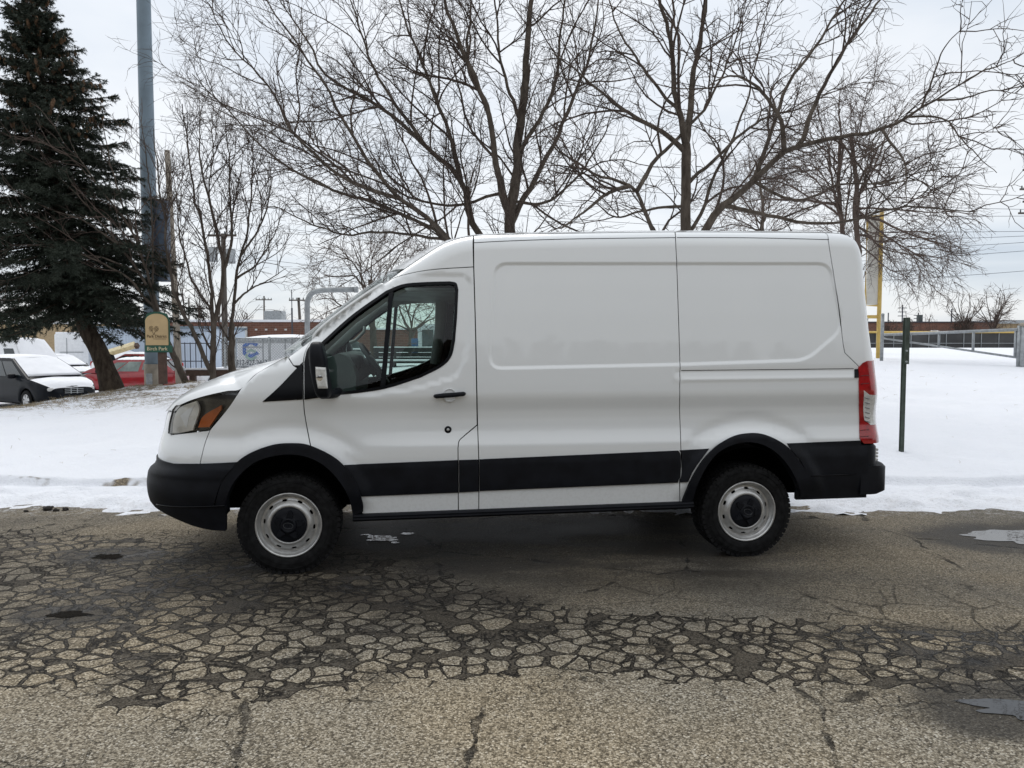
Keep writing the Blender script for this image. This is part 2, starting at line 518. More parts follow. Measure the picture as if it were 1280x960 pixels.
# door -----------------------------------------------------------
arcF = arc(0, .50, 172, 5)
door_front = [(390.3, 564), (388, 556), (381.5, 522), (379.5, 500), (379, 464), (380, 446), (386, 431), (403, 409), (440, 380.5), (484, 352), (505, 343.5), (540, 337), (592, 333.6)]
d0 = S0.px(572.5, 636); dd = S0.px(454, 641)
af = [tuple(p) for p in arc(0, .49, 63, 5, 14)]
door_pts = uz(S0, [door_front, [(592, 333.6), (594.5, 420), (596.5, 531)], [(596.5, 531), (580, 545)], [(580, 545), (574, 551), (572.5, 560)], [(572.5, 560), (573, 640)]])
door_poly = np.vstack([door_pts, [S0.px(573, 640)], [S0.px(454, 645)], np.array(af)[::-1][2:]])
front_door = panel('front_door', S0, door_poly, M['paint'], holes=[win], sp=.03)
# fender ---------------------------------------------------------
hood_edge_px = [(218, 514.7), (226.7, 506), (250, 496.5), (282, 489), (301, 486), (320, 467.5), (359, 445)]
fd = uz(S0, [[(301, 486), (320, 467.5), (340, 455.5), (359, 445)], [(359, 445), (367, 457)], [(367, 457), (379, 457)], [(379, 464), (379.5, 500), (381.5, 522), (388, 556), (390.3, 564)]])
arcfd = arc(0, .49, 62, 150, 22)
lampb = [(301, 486), (285, 510), (262.5, 537.5)]
fd_poly = np.vstack([fd, [S0.px(390.3, 564)], arc(0, .49, 66, 150, 22), uz(S0, [[(262, 592), (249.5, 587)], [(249.5, 587), (250.5, 577)], [(250.5, 577), (256, 555), (262.5, 537.5)], [(262.5, 537.5), (285, 510), (301, 486)]])])
panel('fender', S0, fd_poly, M['paint'], sp=.03)
def s_rows():
    d = np.gradient(S_LINE, axis=0); d /= np.linalg.norm(d, axis=1)[:, None]; nn = np.stack([d[:, 1], -d[:, 0]], 1)
    l = np.r_[0, np.cumsum(np.linalg.norm(np.diff(S_LINE, axis=0), axis=1))]; q = np.arange(.01, l[-1], .028)
    P_ = np.stack([np.interp(q, l, S_LINE[:, k]) for k in (0, 1)], 1); n_ = np.stack([np.interp(q, l, nn[:, k]) for k in (0, 1)], 1)
    return np.vstack([P_+n_*o for o in (.013, .024, .036, .050, .066, .085, .105, .125)])
SX = s_rows()
def seg(pts, surf=S0): return uz(surf, [[a, b] for a, b in zip(pts, pts[1:])]).tolist()+[list(surf.px(*pts[-1]))]
# windscreen pillar and roof corner --------------------------------
pil = uz(S0, [[(359, 445), (367, 457)], [(367, 457), (379, 457)], [(379, 457), (380, 446), (386, 431), (403, 409), (440, 380.5), (484, 352), (505, 343.5), (540, 337), (592, 333.6)], [(592, 333.6), (591, 296)]])
topl = S_LINE[(S_LINE[:, 0] > S_XZ[3, 0]+.02) & (S_LINE[:, 0] < S_XZ[9, 0]-.02)][::-1]
panel('windscreen_pillar', S0, np.vstack([pil, [S_XZ[9]-(.001, 0)], topl]), M['paint'], sp=.03, extra=SX)
# cargo side -------------------------------------------------------
def roof_between(x0, x1): return S_LINE[(S_LINE[:, 0] > x0+.01) & (S_LINE[:, 0] < x1-.01)]
seam_b = [(592, 296), (592.3, 333.6), (594.8, 420), (597, 531), (598.5, 575), (598.5, 640)]
seam_c = [(844, 292), (846, 330), (850, 455), (849.5, 510), (851.5, 570), (849.5, 603), (850, 632)]
def ring_of(poly, offs):
    p = resamp(poly, .02); return np.vstack([inset_poly(p if area(p) > 0 else p[::-1], o) for o in offs])
rec_extra = ring_of(_rec, (-.016, -.009, -.003, .003, .009, .016))
cb, cc = seg(seam_b), seg(seam_c)
panel('cargo_side_panel', S0, np.vstack([cb[::-1], [S_XZ[9]], roof_between(S_XZ[9, 0]+.01, S_XZ[12, 0]-.01), [S_XZ[12]], cc]), M['paint'], sp=.035, extra=np.vstack([rec_extra, SX]))
# small filler between door notch and cargo seam
panel('sill_filler', S0, uz(S0, [[(597, 531), (598.5, 575)], [(598.5, 575), (598.5, 640)], [(598.5, 640), (573, 640)], [(573, 640), (572.5, 560)], [(572.5, 560), (574, 551), (580, 545)], [(580, 545), (597, 531)]]), M['paint'], sp=.03)
# rear quarter -------------------------------------------------------
seam_d = [(1034, 293), (1040, 330), (1048, 380), (1054, 430), (1056, 441), (1074, 458.5)]
cd = seg(seam_d)
arcR = arc(3.3, .515, 20, 158, 30)
tail_l = [(1074, 458.5), (1074, 480), (1075.5, 548), (1076, 556)]
ct = seg(tail_l)
gx = np.linspace(2.8, 4.2, 70)
gextra = np.vstack([np.stack([gx, GROOVE(gx)+d], 1) for d in (-.10, -.084, -.076, -.068, -.060, -.052, -.036, -.02, -.012, .0, .012)])
SD = S_XZ[13]+(S_XZ[14]-S_XZ[13])*.88
qp = np.vstack([cc[::-1], [S_XZ[12]], roof_between(S_XZ[12, 0]+.01, SD[0]-.01), [SD], cd, ct[1:], [S0.px(1076, 600)], [S0.px(1013, 622)], arcR, [S0.px(860, 630)]])
panel('rear_quarter_panel', S0, qp, M['paint'], sp=.035, extra=np.vstack([rec_extra, gextra, SX]))
# rear door wrap (corner + back face) ---------------------------------
Zs = np.linspace(S0.px(1089, 451)[1], S_XZ[-1, 1]-.01, 14)
back_e = np.array([[UE(z), z] for z in Zs])
rd = np.vstack([cd[::-1], back_e[0:1]*1.0, back_e[1:]])
topr = np.array([SD]+[p for p in S_LINE if p[0] > SD[0]+.01])[::-1]
rd_poly = np.vstack([cd[::-1], topr[::-1], back_e[::-1]]) if False else np.vstack([cd, [[UE(Zs[0]), Zs[0]]], back_e, topr])
panel('rear_door', S0, rd_poly, M['paint'], sp=.03, extra=SX)
# lower rear door part between lamps is the back face
mb = MB()
Zb = np.linspace(.62, 2.43, 30); yy = np.linspace(RB+.0, HALF-.004, 6)
grid = [[(float(S0.Xcr(np.array([z]))[0]+RA), y+.02+float(np.interp(z, ZT, T_MID))*(1-k/5), z) for k, y in enumerate(yy)] for z in Zb]
mb.grid(np.array(grid)-VO)
FAR.append(mb.build('rear_door', M['paint'], van))
# hood ----------------------------------------------------------------
Zh0 = S0.px(218, 514.7)[1]
he = catmull([(U0, Zh0+.004), (U0+.30, Zh0+.004)]+[S0.px(*p) for p in hood_edge_px], 8)
hx, hy = S0.Y(he[:, 0], he[:, 1]); HE = np.stack([hx, hy, he[:, 1]], 1)
# centre line of the bonnet
tt = np.linspace(0, 1, len(HE)); arcl = np.r_[0, np.cumsum(np.linalg.norm(np.diff(HE, axis=0), axis=1))]; arcl /= arcl[-1]
cpx = [(207, 514.5), (213, 508), (225, 496), (250, 481), (275, 470.5), (305, 460), (362, 445.5)]
cxz = catmull([side_at(x, y, .55) for x, y in cpx], 8)
cl = np.r_[0, np.cumsum(np.linalg.norm(np.diff(cxz, axis=0), axis=1))]; cl /= cl[-1]
ka = sm(.0, 1.0, arcl)*.15+.85*arcl
first = arcl[8]; ks = np.clip((arcl-first*.9)/(1-first*.9), 0, 1)
CX = np.interp(ks, cl, cxz[:, 0]); CZ = np.interp(ks, cl, cxz[:, 1])
vv = np.linspace(0, 1, 22)
g = (1-(1-np.minimum(vv/.62, 1))**2.2)**(1/1.7)
rows = []
for i in range(len(HE)):
    r = []
    for v, gg in zip(vv, g):
        r.append((HE[i, 0]+(CX[i]-HE[i, 0])*gg, HE[i, 1]+(HALF-HE[i, 1])*v, HE[i, 2]+(CZ[i]-HE[i, 2])*gg))
    r += [(p[0], 2*HALF-p[1], p[2]) for p in r[-2::-1]]
    rows.append(r)
mb = MB(); mb.grid(np.array(rows)-VO); mb.build('bonnet', M['paint'], van)
# roof and windscreen ------------------------------------------------
def top_rows(X0, X1, crown, bulge, inset=0.0, n=None):
    L_ = S_LINE[(S_LINE[:, 0] >= X0) & (S_LINE[:, 0] <= X1)]
    ex, ey = S0.Y(L_[:, 0], L_[:, 1])
    w = np.linspace(-1, 1, 41)
    out = []
    for x, y, (lx, z) in zip(ex, ey, L_):
        hw = HALF-y-inset
        c, b = crown(lx), bulge(lx)
        out.append([(x-b*(1-abs(s)**2.3), HALF+s*hw, z+c*(1-abs(s)**2.6)) for s in w])
    return np.array(out)
xw = S0.px(503, 338)[0]
cr = lambda x: float(.055*sm(xw-.2, xw+.9, x)+.015); bu = lambda x: float(.16*(1-sm(xw-.15, xw+.75, x)))
mb = MB(); mb.grid(top_rows(xw, 9, cr, bu)-VO); mb.build('roof', M['paint'], van)
mb = MB(); mb.grid(top_rows(S_XZ[4, 0]-.004, xw+.012, cr, bu)-VO); mb.build('windscreen', M['windscreen'], van)
# roof gutter trim line
gut = [S0.px(x, y) for x, y in [(592, 303.5), (640, 301), (720, 298.6), (844, 297)]]
gut2 = [S0.px(x, y) for x, y in [(846, 297), (940, 297.3), (1036, 299.5)]]
for gl in (gut, gut2):
    c = catmull(gl, 6); gx_, gy_ = S0.Y(c[:, 0], c[:, 1])
    mb = MB(); mb.tube(np.stack([gx_, gy_-.0005, c[:, 1]], 1)-VO, .0028, 5)
    FAR.append(mb.build('roof_seam', M['plastic'], van))
for gl in ([S0.px(x, y) for x, y in [(851.5, 463.2), (900, 462.6), (980, 461.8), (1067, 460.8)]],):
    c = catmull(gl, 6); gx_, gy_ = S0.Y(c[:, 0], c[:, 1])
    mb = MB(); mb.tube(np.stack([gx_, gy_, c[:, 1]], 1)-VO, .0026, 5); FAR.append(mb.build('side_seam', M['plastic'], van))
# dark inner shell seen in the gaps, with the cab openings cut
shell_bot = [(-.44, .40)]
SB = Surf(proud=-.024)
roofp = S_LINE[1:-1]
e_end = S_LINE[-1]
shell = np.vstack([[[XC-.25, .95]], S_LINE[1:-1]+np.array([[0.004, -.014]]),
                   [[e_end[0]+.0, e_end[1]-.04]], [[4.30, 1.5]], [[4.33, .62]], [S0.px(1013, 618)], arc(3.3, .50, 20, 160, 30), [[2.75, .40]], [[.52, .40]], arc(0, .50, 5, 150, 30)])
winb = inset_poly(resamp(win, .03), -.012)
panel('inner_shell', SB, shell, M['void'], holes=[winb], sp=.07, gap=0, flange=0)
# window seal, glass and divider ---------------------------------------
SW = Surf(proud=-.004, recess=True)
seal_in = inset_poly(resamp(win, .02), .019)
sealo = panel('window_seal', Surf(proud=.003), inset_poly(resamp(win, .02), -.002), M['gloss_black'], front_door, holes=[seal_in], sp=.03, gap=0, flange=.03, far=False)
panel('window', Surf(proud=-.016), inset_poly(resamp(win, .02), .008), M['glass'], front_door, sp=.06, gap=0, flange=0, far=False)
dv = uz(S0, [[(486.5, 361), (475, 487)], [(475, 487), (481, 486)], [(481, 486), (492, 358)], [(492, 358), (486.5, 361)]])
panel('window_divider', Surf(proud=.0), dv, M['gloss_black'], front_door, sp=.03, gap=0, flange=.03, far=False)
# quarter trim triangle and mirror base
tri = uz(S0, [[(327.5, 502.5), (348, 484), (368, 463), (378.5, 452)], [(378.5, 452), (378.8, 499.5)], [(378.8, 499.5), (327.5, 502.5)]])
panel('quarter_trim', Surf(proud=.005), tri, M['gloss_black'], sp=.03, gap=.001, flange=.012)
tri2 = uz(S0, [[(380.3, 452), (384, 437), (392, 428)], [(392, 428), (403, 428)], [(403, 428), (403, 470), (410, 493)], [(410, 493), (432, 492.5)], [(432, 492.5), (380.5, 499.8)], [(380.5, 499.8), (380.3, 452)]])
panel('mirror_base', Surf(proud=.007), tri2, M['gloss_black'], front_door, sp=.03, gap=.001, flange=.012, far=False)
# handle and lock
def on_side(px, py, out): 
    u, z = S0.px(px, py); x, y = S0.Y(np.array([u]), np.array([z])); return np.array([float(x[0]), float(y[0])-out, z])
cupc = on_side(562, 494, 0)
mb = MB()
a, b = on_side(543, 495, .035), on_side(581, 492, .035)
mid = (a+b)/2
mb.tube(np.array([a+(0.004, .022, 0), a+(.012, .002, 0), a*.7+b*.3, a*.3+b*.7, b-(.012, -.002, 0), b-(.004, -.022, 0)])-VO, [.012, .0155, .0165, .0165, .0155, .012], 12)
mb.build('handle', M['plastic'], front_door)
mb = MB(); mb.lathe([(.001, .006), (.030, .006), (.040, .0015), (.046, -.004), (.048, .004)], 28, c=cupc-VO+np.array([0, -.004, 0]))
mb.build('handle_cup', M['paint'], front_door)
lk = on_side(560, 537, 0)
mb = MB(); mb.lathe([(.001, -.008), (.012, -.008), (.014, -.004), (.024, -.006), (.025, .004)], 24, c=lk-VO); mb.build('lock', M['plastic'], front_door)
mb = MB(); mb.lathe([(.001, -.0105), (.009, -.0105), (.010, -.007)], 16, c=lk-VO); mb.build('lock_barrel', M['steel'], front_door)
# mirror
mirc = np.array([*side_at(399.5, 462.5, -.20), 0]); mirc = np.array([mirc[0], -.20, mirc[1]])
def superbox(c, dims, e=.55, n=20, m=14, lean=0.0):
    V = []
    for i in range(m+1):
        ph = -PI/2+PI*i/m
        for j in range(n):
            th = 2*PI*j/n
            s = lambda w, q: math.copysign(abs(w)**q, w)
            x = s(math.cos(ph), e)*s(math.cos(th), e); y = s(math.cos(ph), e)*s(math.sin(th), e); z = s(math.sin(ph), e)
            V.append((c[0]+x*dims[0]*(1+.0*z)+lean*z*dims[2], c[1]+y*dims[1], c[2]+z*dims[2]))
    F = [(i*n+j, i*n+(j+1) % n, (i+1)*n+(j+1) % n, (i+1)*n+j) for i in range(m) for j in range(n)]
    return V, F
V_, F_ = superbox(mirc-VO, (.055, .115, .186), .5, 28, 20, lean=-.10)
V_ = np.array(V_)
zz = (V_[:, 2]-(mirc-VO)[2])/.19
V_[:, 0] = (mirc-VO)[0]+(V_[:, 0]-(mirc-VO)[0])*(1-.14*np.clip(zz, 0, 1)**2)
V_[:, 0] += .012*np.clip(-zz, 0, 1)
mb = MB(); mb.add(V_, F_); mirror = mb.build('wing_mirror', M['plastic'], van)
mb = MB(); mb.tube(np.array([(mirc[0]+.01, -.16, mirc[2]-.165), (mirc[0]+.06, -.09, mirc[2]-.168), (mirc[0]+.10, .01, mirc[2]-.16)])-VO, [.03, .03, .034], 10); mb.build('mirror_arm', M['plastic'], mirror)
lp = [(394.2, 458.5), (407.0, 459.5), (409.7, 485.5), (397.5, 485.5), (395, 474)]
def at_plane(p, Y): x, z = side_at(*p, Y); return np.array([x, Y, z])
mb = MB(); base = [at_plane(p, -.318) for p in lp]
cen = np.mean(base, 0); n = len(base)
mb.add(np.vstack([[b+(0, .03, 0) for b in base], base, [cen+(b-cen)*.8+(0, -.006, 0) for b in base]])-VO,
       [(i, (i+1) % n, n+(i+1) % n, n+i) for i in range(n)]+[(n+i, n+(i+1) % n, 2*n+(i+1) % n, 2*n+i) for i in range(n)]+[tuple(range(2*n, 3*n))], False)
tl = mb.build('turn_lamp', M['clear_plastic'], mirror)
mb = MB(); mb.lathe([(.001, -.004), (.018, -.003), (.024, -.0015)], 20, c=cen-VO+np.array([-.004, -.003, 0])); 
o = mb.build('bulb_reflector', M['chrome'], tl); 
FAR.append(mirror)
M['chrome_soft'] = mat('soft_reflector', (.85, .85, .84), .35, .3, var=.05)
M['lens2'] = glass_mat('headlamp_lens', (.98, .98, .97), .8)
# lamps ------------------------------------------------------------------
lamp_out = [[(219.5, 514), (226.7, 506.7), (250, 497.2), (282, 489.7), (300.5, 486.8)], [(300.5, 486.8), (285, 510), (262.5, 537)], [(262.5, 537), (240, 540), (214, 543.5)], [(214, 543.5), (215.5, 530), (219.5, 514)]]
lamp_poly = uz(S0, lamp_out)
head = panel('headlight', Surf(proud=-.055), lamp_poly, M['dash'], sp=.03, gap=0, flange=-.035)
head.data.materials[0] = mat('lamp_housing', (.16, .165, .165), .25, .6, col2=(.07, .072, .075), scale=9)
panel('headlight_lens', Surf(proud=.002), lamp_poly, M['lens2'], head, sp=.03, gap=.002, flange=.01, far=False)
pb = uz(S0, [[(219.5, 516), (227, 508), (245, 501.5)], [(245, 501.5), (248.5, 513), (241, 536)], [(241, 538), (228, 540.5), (215.3, 542.3)], [(215.3, 542.3), (216.3, 528), (219.5, 516)]])
panel('headlight_bowl', Surf(proud=-.008), pb, mat('bowl_silver', (.86, .84, .78), .3, .0), head, sp=.02, gap=0, flange=.012, far=False)
pb2 = uz(S0, [[(225, 520), (233, 513)], [(233, 513), (243, 506)], [(243, 506), (236, 521)], [(236, 521), (233, 536)], [(233, 536), (229, 527)], [(229, 527), (225, 520)]])
panel('headlight_bulb', Surf(proud=-.004), pb2, M['chrome_soft'], head, sp=.02, gap=0, flange=.006, far=False)
am = uz(S0, [[(275.5, 507), (254, 520), (247, 534.5)], [(247, 534.5), (261, 534)], [(261, 534), (276, 512)], [(276, 512), (275.5, 507)]])
panel('indicator', Surf(proud=-.012), am, M['amber'], head, sp=.02, gap=0, flange=.02, far=False)
# white front corner panel under the lamp
ZB = S0.px(250.5, 577)[1]; Zm = S0.px(214, 543.5)[1]
fc = np.vstack([uz(S0, [[(218, 515), (214.5, 530), (213.5, 543.5)], [(213.5, 543.5), (240, 540.5), (262.5, 537.8)], [(262.5, 537.8), (256, 555), (250.5, 577)], [(250.5, 577), (249, 587)]]), [S0.px(249, 587)], [(U0, ZB-.05)], [(U0, Zh0-.004)]])
panel('front_corner_panel', S0, fc, M['paint'], sp=.03)
# front centre face: grille
mb = MB()
zg = np.linspace(ZB, Zh0, 8); yg = np.linspace(.53, 2*HALF-.53, 30)
def xf_at(z, s=S0): return float(XC-s.Lf(np.array([z]))[0])
mb.grid(np.array([[(xf_at(z)-.03*(1-((y-HALF)/.46)**2)+.002, y, z) for y in yg] for z in zg])-VO, flip=True)
mb.build('front_face', M['paint'], van)
mb = MB()
for k, z in enumerate(np.linspace(ZB+.05, Zh0-.06, 5)):
    mb.tube(np.array([(xf_at(z)-.035*(1-((y-HALF)/.46)**2)-.004, y, z) for y in np.linspace(.62, 2*HALF-.62, 14)])-VO, .022, 8)
mb.build('grille', M['plastic'], van)
# cladding ------------------------------------------------------------------
SBm = Surf(bumper=True, proud_z=([.30, .45, .60, .665, .69, .745, .755, .80, .83], [.012, .022, .024, .024, .030, .032, .028, .012, .008]))
a_out = [(266.5, 640), (278, 600.6), (302, 572.5), (336, 557), (364, 553.6), (389, 557), (423, 575), (443, 600.6), (453, 628), (454, 640)]
a_in = [(282, 645), (282.5, 626), (294, 600.6), (319, 578), (350, 569), (378, 570), (403, 581), (423, 600.6), (436, 623), (441, 645)]
SA = Surf(proud=.024, recess=False)
def band_poly(surf, o, i): return np.vstack([uz(surf, [o]), [surf.px(*o[-1])], [surf.px(*i[-1])], uz(surf, [i[::-1]]), [surf.px(*i[0])]])
panel('wheel_arch_trim', SA, band_poly(SA, a_out, a_in), M['plastic'], sp=.03, gap=.001, flange=.09)
r_out = [(853, 627), (868, 593), (889.5, 563), (914, 546), (938, 541), (959, 544), (983, 557), (1001, 578), (1013, 602), (1014.5, 620)]
r_in = [(865, 630), (874, 602), (889.5, 575), (907.6, 560), (932, 553), (956, 557), (977, 572), (992, 593), (1000, 614), (1000, 622)]
panel('wheel_arch_trim', SA, band_poly(SA, r_out, r_in), M['plastic'], sp=.03, gap=.001, flange=.09)
bo = np.vstack([uz(SBm, [[(301, 574), (278, 600.6), (266.5, 634)], [(266.5, 634), (283, 634)], [(283, 634), (282, 664)], [(282, 664), (262, 662.5), (240, 657), (218, 648)]]),
                [(U0+.25, .46)], [(U0, .47)], [(U0, ZB-.004)], [SBm.px(215, 579)], [SBm.px(301, 577)]])
fb = panel('front_bumper', SBm, bo, M['plastic'], sp=.03, gap=.001, flange=.03)
mb = MB(); zg = np.linspace(.47, ZB-.004, 14)
pz = lambda z: float(np.interp(z, *SBm.pz))
mb.grid(np.array([[(float(XC-SBm.Lf(np.array([z]))[0])-.03*(1-((y-HALF)/.47)**2)+.002, y, z) for y in yg] for z in zg])-VO, flip=True)
mb.build('front_bumper', M['plastic'], van)
# bumper groove
c = catmull([SBm.px(*p) for p in [(196, 630.5), (215, 633), (245, 633.5), (281, 632)]], 6); gx_, gy_ = SBm.Y(c[:, 0], c[:, 1])
mb = MB(); mb.tube(np.stack([gx_, gy_-.002, c[:, 1]], 1)-VO, .006, 6); FAR.append(mb.build('bumper_rib', M['gloss_black'], fb))
SCl = Surf(proud_z=([.5, .60, .72, .74, .80, .85], [.008, .014, .016, .016, .008, .004]), recess=False)
b1 = uz(SCl, [[(430, 581), (572.2, 575)], [(572.2, 575), (572.6, 616)], [(572.6, 616), (450, 621)], [(450, 621), (442, 602), (430, 581)]])
panel('side_moulding', SCl, b1, M['plastic'], sp=.03, gap=.001, flange=.02)
b2 = uz(SCl, [[(573.6, 575), (598, 574.2)], [(598, 574.2), (598.4, 586), (598.2, 614.5)], [(598.2, 614.5), (573.8, 615.8)], [(573.8, 615.8), (573.6, 575)]])
panel('side_moulding', SCl, b2, M['plastic'], sp=.03, gap=.001, flange=.02)
b3 = uz(SCl, [[(599.4, 574), (848, 563)], [(848, 563), (851, 570), (850.5, 592), (847.5, 603.5)], [(847.5, 603.5), (599.4, 614)], [(599.4, 614), (599.4, 574)]])
panel('side_moulding', SCl, b3, M['plastic'], sp=.03, gap=.001, flange=.02)
b4 = uz(SCl, [[(849.5, 562.7), (887, 560.5)], [(887, 560.5), (868, 587), (860.5, 602.5)], [(860.5, 602.5), (849, 603.3)], [(849, 603.3), (852, 590), (852.3, 570), (849.5, 562.7)]])
panel('side_moulding', SCl, b4, M['plastic'], sp=.03, gap=.001, flange=.02)
SRb = Surf(proud_z=([.40, .55, .72, .76, .82], [.010, .016, .018, .018, .006]), recess=False)
b5 = np.vstack([uz(SRb, [[(984, 554), (1075, 550.5)], [(1075, 550.5), (1077, 556)], [(1077, 556), (1084, 556)]]), [SRb.px(1084, 556)], [SRb.px(1083, 622)], [SRb.px(995, 625)], [SRb.px(995, 615)], uz(SRb, [[(1014.5, 612), (1003, 580), (984, 556)]])])
panel('rear_side_moulding', SRb, b5, M['plastic'], sp=.03, gap=.001, flange=.03)
c = [SRb.px(*p) for p in [(1014, 595), (1070, 592.5)]]; c = np.array(c); gx_, gy_ = SRb.Y(c[:, 0], c[:, 1])
mb = MB(); mb.tube(np.stack([gx_, gy_-.002, c[:, 1]], 1)-VO, .004, 6); FAR.append(mb.build('moulding_rib', M['gloss_black'], van))
# rear bumper: upper block and step
def plan_bumper(xe, z0, z1, x_start, rc, out, taper=0.0):
    mb = MB(); prof = []
    a = np.linspace(0, PI/2, 9)
    for z, dx in ((z0, -taper), (z0+.02, 0), (z1-.02, 0), (z1, -.02)):
        row = [(x_start, -.045-out+.02, z)]+[(xe+dx-rc*1.0+rc*math.sin(t), -.045-out+.02+.30*(1-math.cos(t)), z) for t in a]+[(xe+dx, y, z) for y in np.linspace(.4, 2*HALF-.4, 8)]
        row += [(p[0], 2*HALF-p[1], p[2]) for p in row[:10]][::-1]
        prof.append(row)
    mb.grid(np.array(prof)-VO)
    n = len(prof[0]); mb.add(np.array(prof[-1])-VO, [tuple(range(n))], False); mb.add(np.array(prof[0])-VO, [tuple(range(n-1, -1, -1))], False)
    return mb
bx1, bz1 = side_at(1098.5, 556, .02); bx2, bz2 = side_at(1102.5, 580, .03)
zlow = side_at(1100, 615, .03)[1]
xs_ = SRb.px(1084, 590)[0]
rb = plan_bumper(bx2+.085, zlow, bz2+.0, xs_-.05, .17, .022, .05).build('rear_bumper', M['plastic'], van)
plan_bumper(bx1+.03, bz2-.01, bz1+.01, xs_-.05, .13, .012).build('bumper_top', M['plastic'], rb)
mb = MB()
for k in range(4):
    z = bz2+.02+k*.026
    mb.box(np.array([bx1+.045, .16, z])-VO, (.03, .10, .019), bev=.006)
mb.build('step_pad', M['clear_plastic'], rb)
# running board
mb = MB(); n = 40
tb = [np.array([*side_at(x, y, -.02), 0]) for x, y in [(441, 642.5), (866, 626)]]
bt = [np.array([*side_at(x, y, -.03), 0]) for x, y in [(441, 652.5), (866, 636)]]
sec = lambda x, zt, zb: [(x, .07, zt), (x, -.005, zt), (x, -.035, zt-.004), (x, -.048, (zt+zb)/2+.012), (x, -.044, (zt+zb)/2), (x, -.046, (zt+zb)/2-.01), (x, -.02, zb), (x, .10, zb)]
mb.grid(np.array([sec(tb[0][0]+(tb[1][0]-tb[0][0])*t, tb[0][1]+(tb[1][1]-tb[0][1])*t, bt[0][1]+(bt[1][1]-bt[0][1])*t) for t in np.linspace(0, 1, 8)])-VO, smooth=False)
FAR.append(mb.build('running_board', M['plastic'], van))
# tail lamp
M['galv0'] = mat('lens_rib_grey', (.25, .26, .27), .4); M['red_dark'] = mat('red_lens_rib', (.12, .002, .003), .3)  # plain grey and dark red of the ribs in the lamp
tl_out = [[(1073.5, 459), (1080, 453), (1084, 451)], [(1084, 451), (1088, 450.5)]]
TLS = Surf(proud=.008, recess=False)
zt0, zt1 = TLS.px(1084, 451)[1], TLS.px(1080, 554.5)[1]
utail = lambda z: float(S0.Xcr(np.array([z]))[0]+.33*1.25)
tp = np.vstack([uz(TLS, [[(1075, 548), (1073.5, 459.5)], [(1073.5, 459.5), (1079, 453.5)], [(1079, 453.5), (1084, 451)]]), [TLS.px(1084, 451)], [(utail(zt0), zt0)], [(utail(zt1), zt1)], [TLS.px(1080, 554.5)]])
tail = panel('tail_light', TLS, tp, M['red_lens'], sp=.02, gap=0, flange=.03)
TL2 = Surf(proud=.011, recess=False)
za, zb_, zc_, zd = [TL2.px(1081, y)[1] for y in (488, 525, 496, 532)]
cp_ = np.vstack([[TL2.px(1080, 488)], [TL2.px(1087, 493.5)], [(utail(zc_)-.02, zc_)], [(utail(zd)-.02, zd)], [TL2.px(1088, 531)], [TL2.px(1080.5, 525)]])
rev = panel('reversing_lens', TL2, cp_, M['clear_plastic'], tail, sp=.02, gap=0, flange=.012, far=False)
TL3 = Surf(proud=.013, recess=False)
for py in (497, 503, 509, 515, 521, 526):
    q = TL3.pxs([(1081.5, py), (1084, py+.8), (1087, py+1.6)]); gx_, gy_ = TL3.Y(q[:, 0], q[:, 1])
    mb = MB(); mb.tube(np.stack([gx_, gy_, q[:, 1]], 1)-VO, .0035, 5); mb.build('lens_rib', M['galv0'], rev)
for py in (470, 480, 538, 546):
    q = TLS.pxs([(1075.5, py), (1080, py-.6), (1086, py-1)]); gx_, gy_ = TLS.Y(q[:, 0], q[:, 1])
    mb = MB(); mb.tube(np.stack([gx_, gy_-.001, q[:, 1]], 1)-VO, .003, 5); mb.build('lens_rib', M['red_dark'], tail)
sq_ = uz(S0, [[(1068, 461.5), (1073, 461.2)], [(1073, 461.2), (1073, 472)], [(1073, 472), (1068, 472.3)], [(1068, 472.3), (1068, 461.5)]])
panel('latch_cover', Surf(proud=.006), sq_, M['plastic'], sp=.02, gap=0, flange=.015)
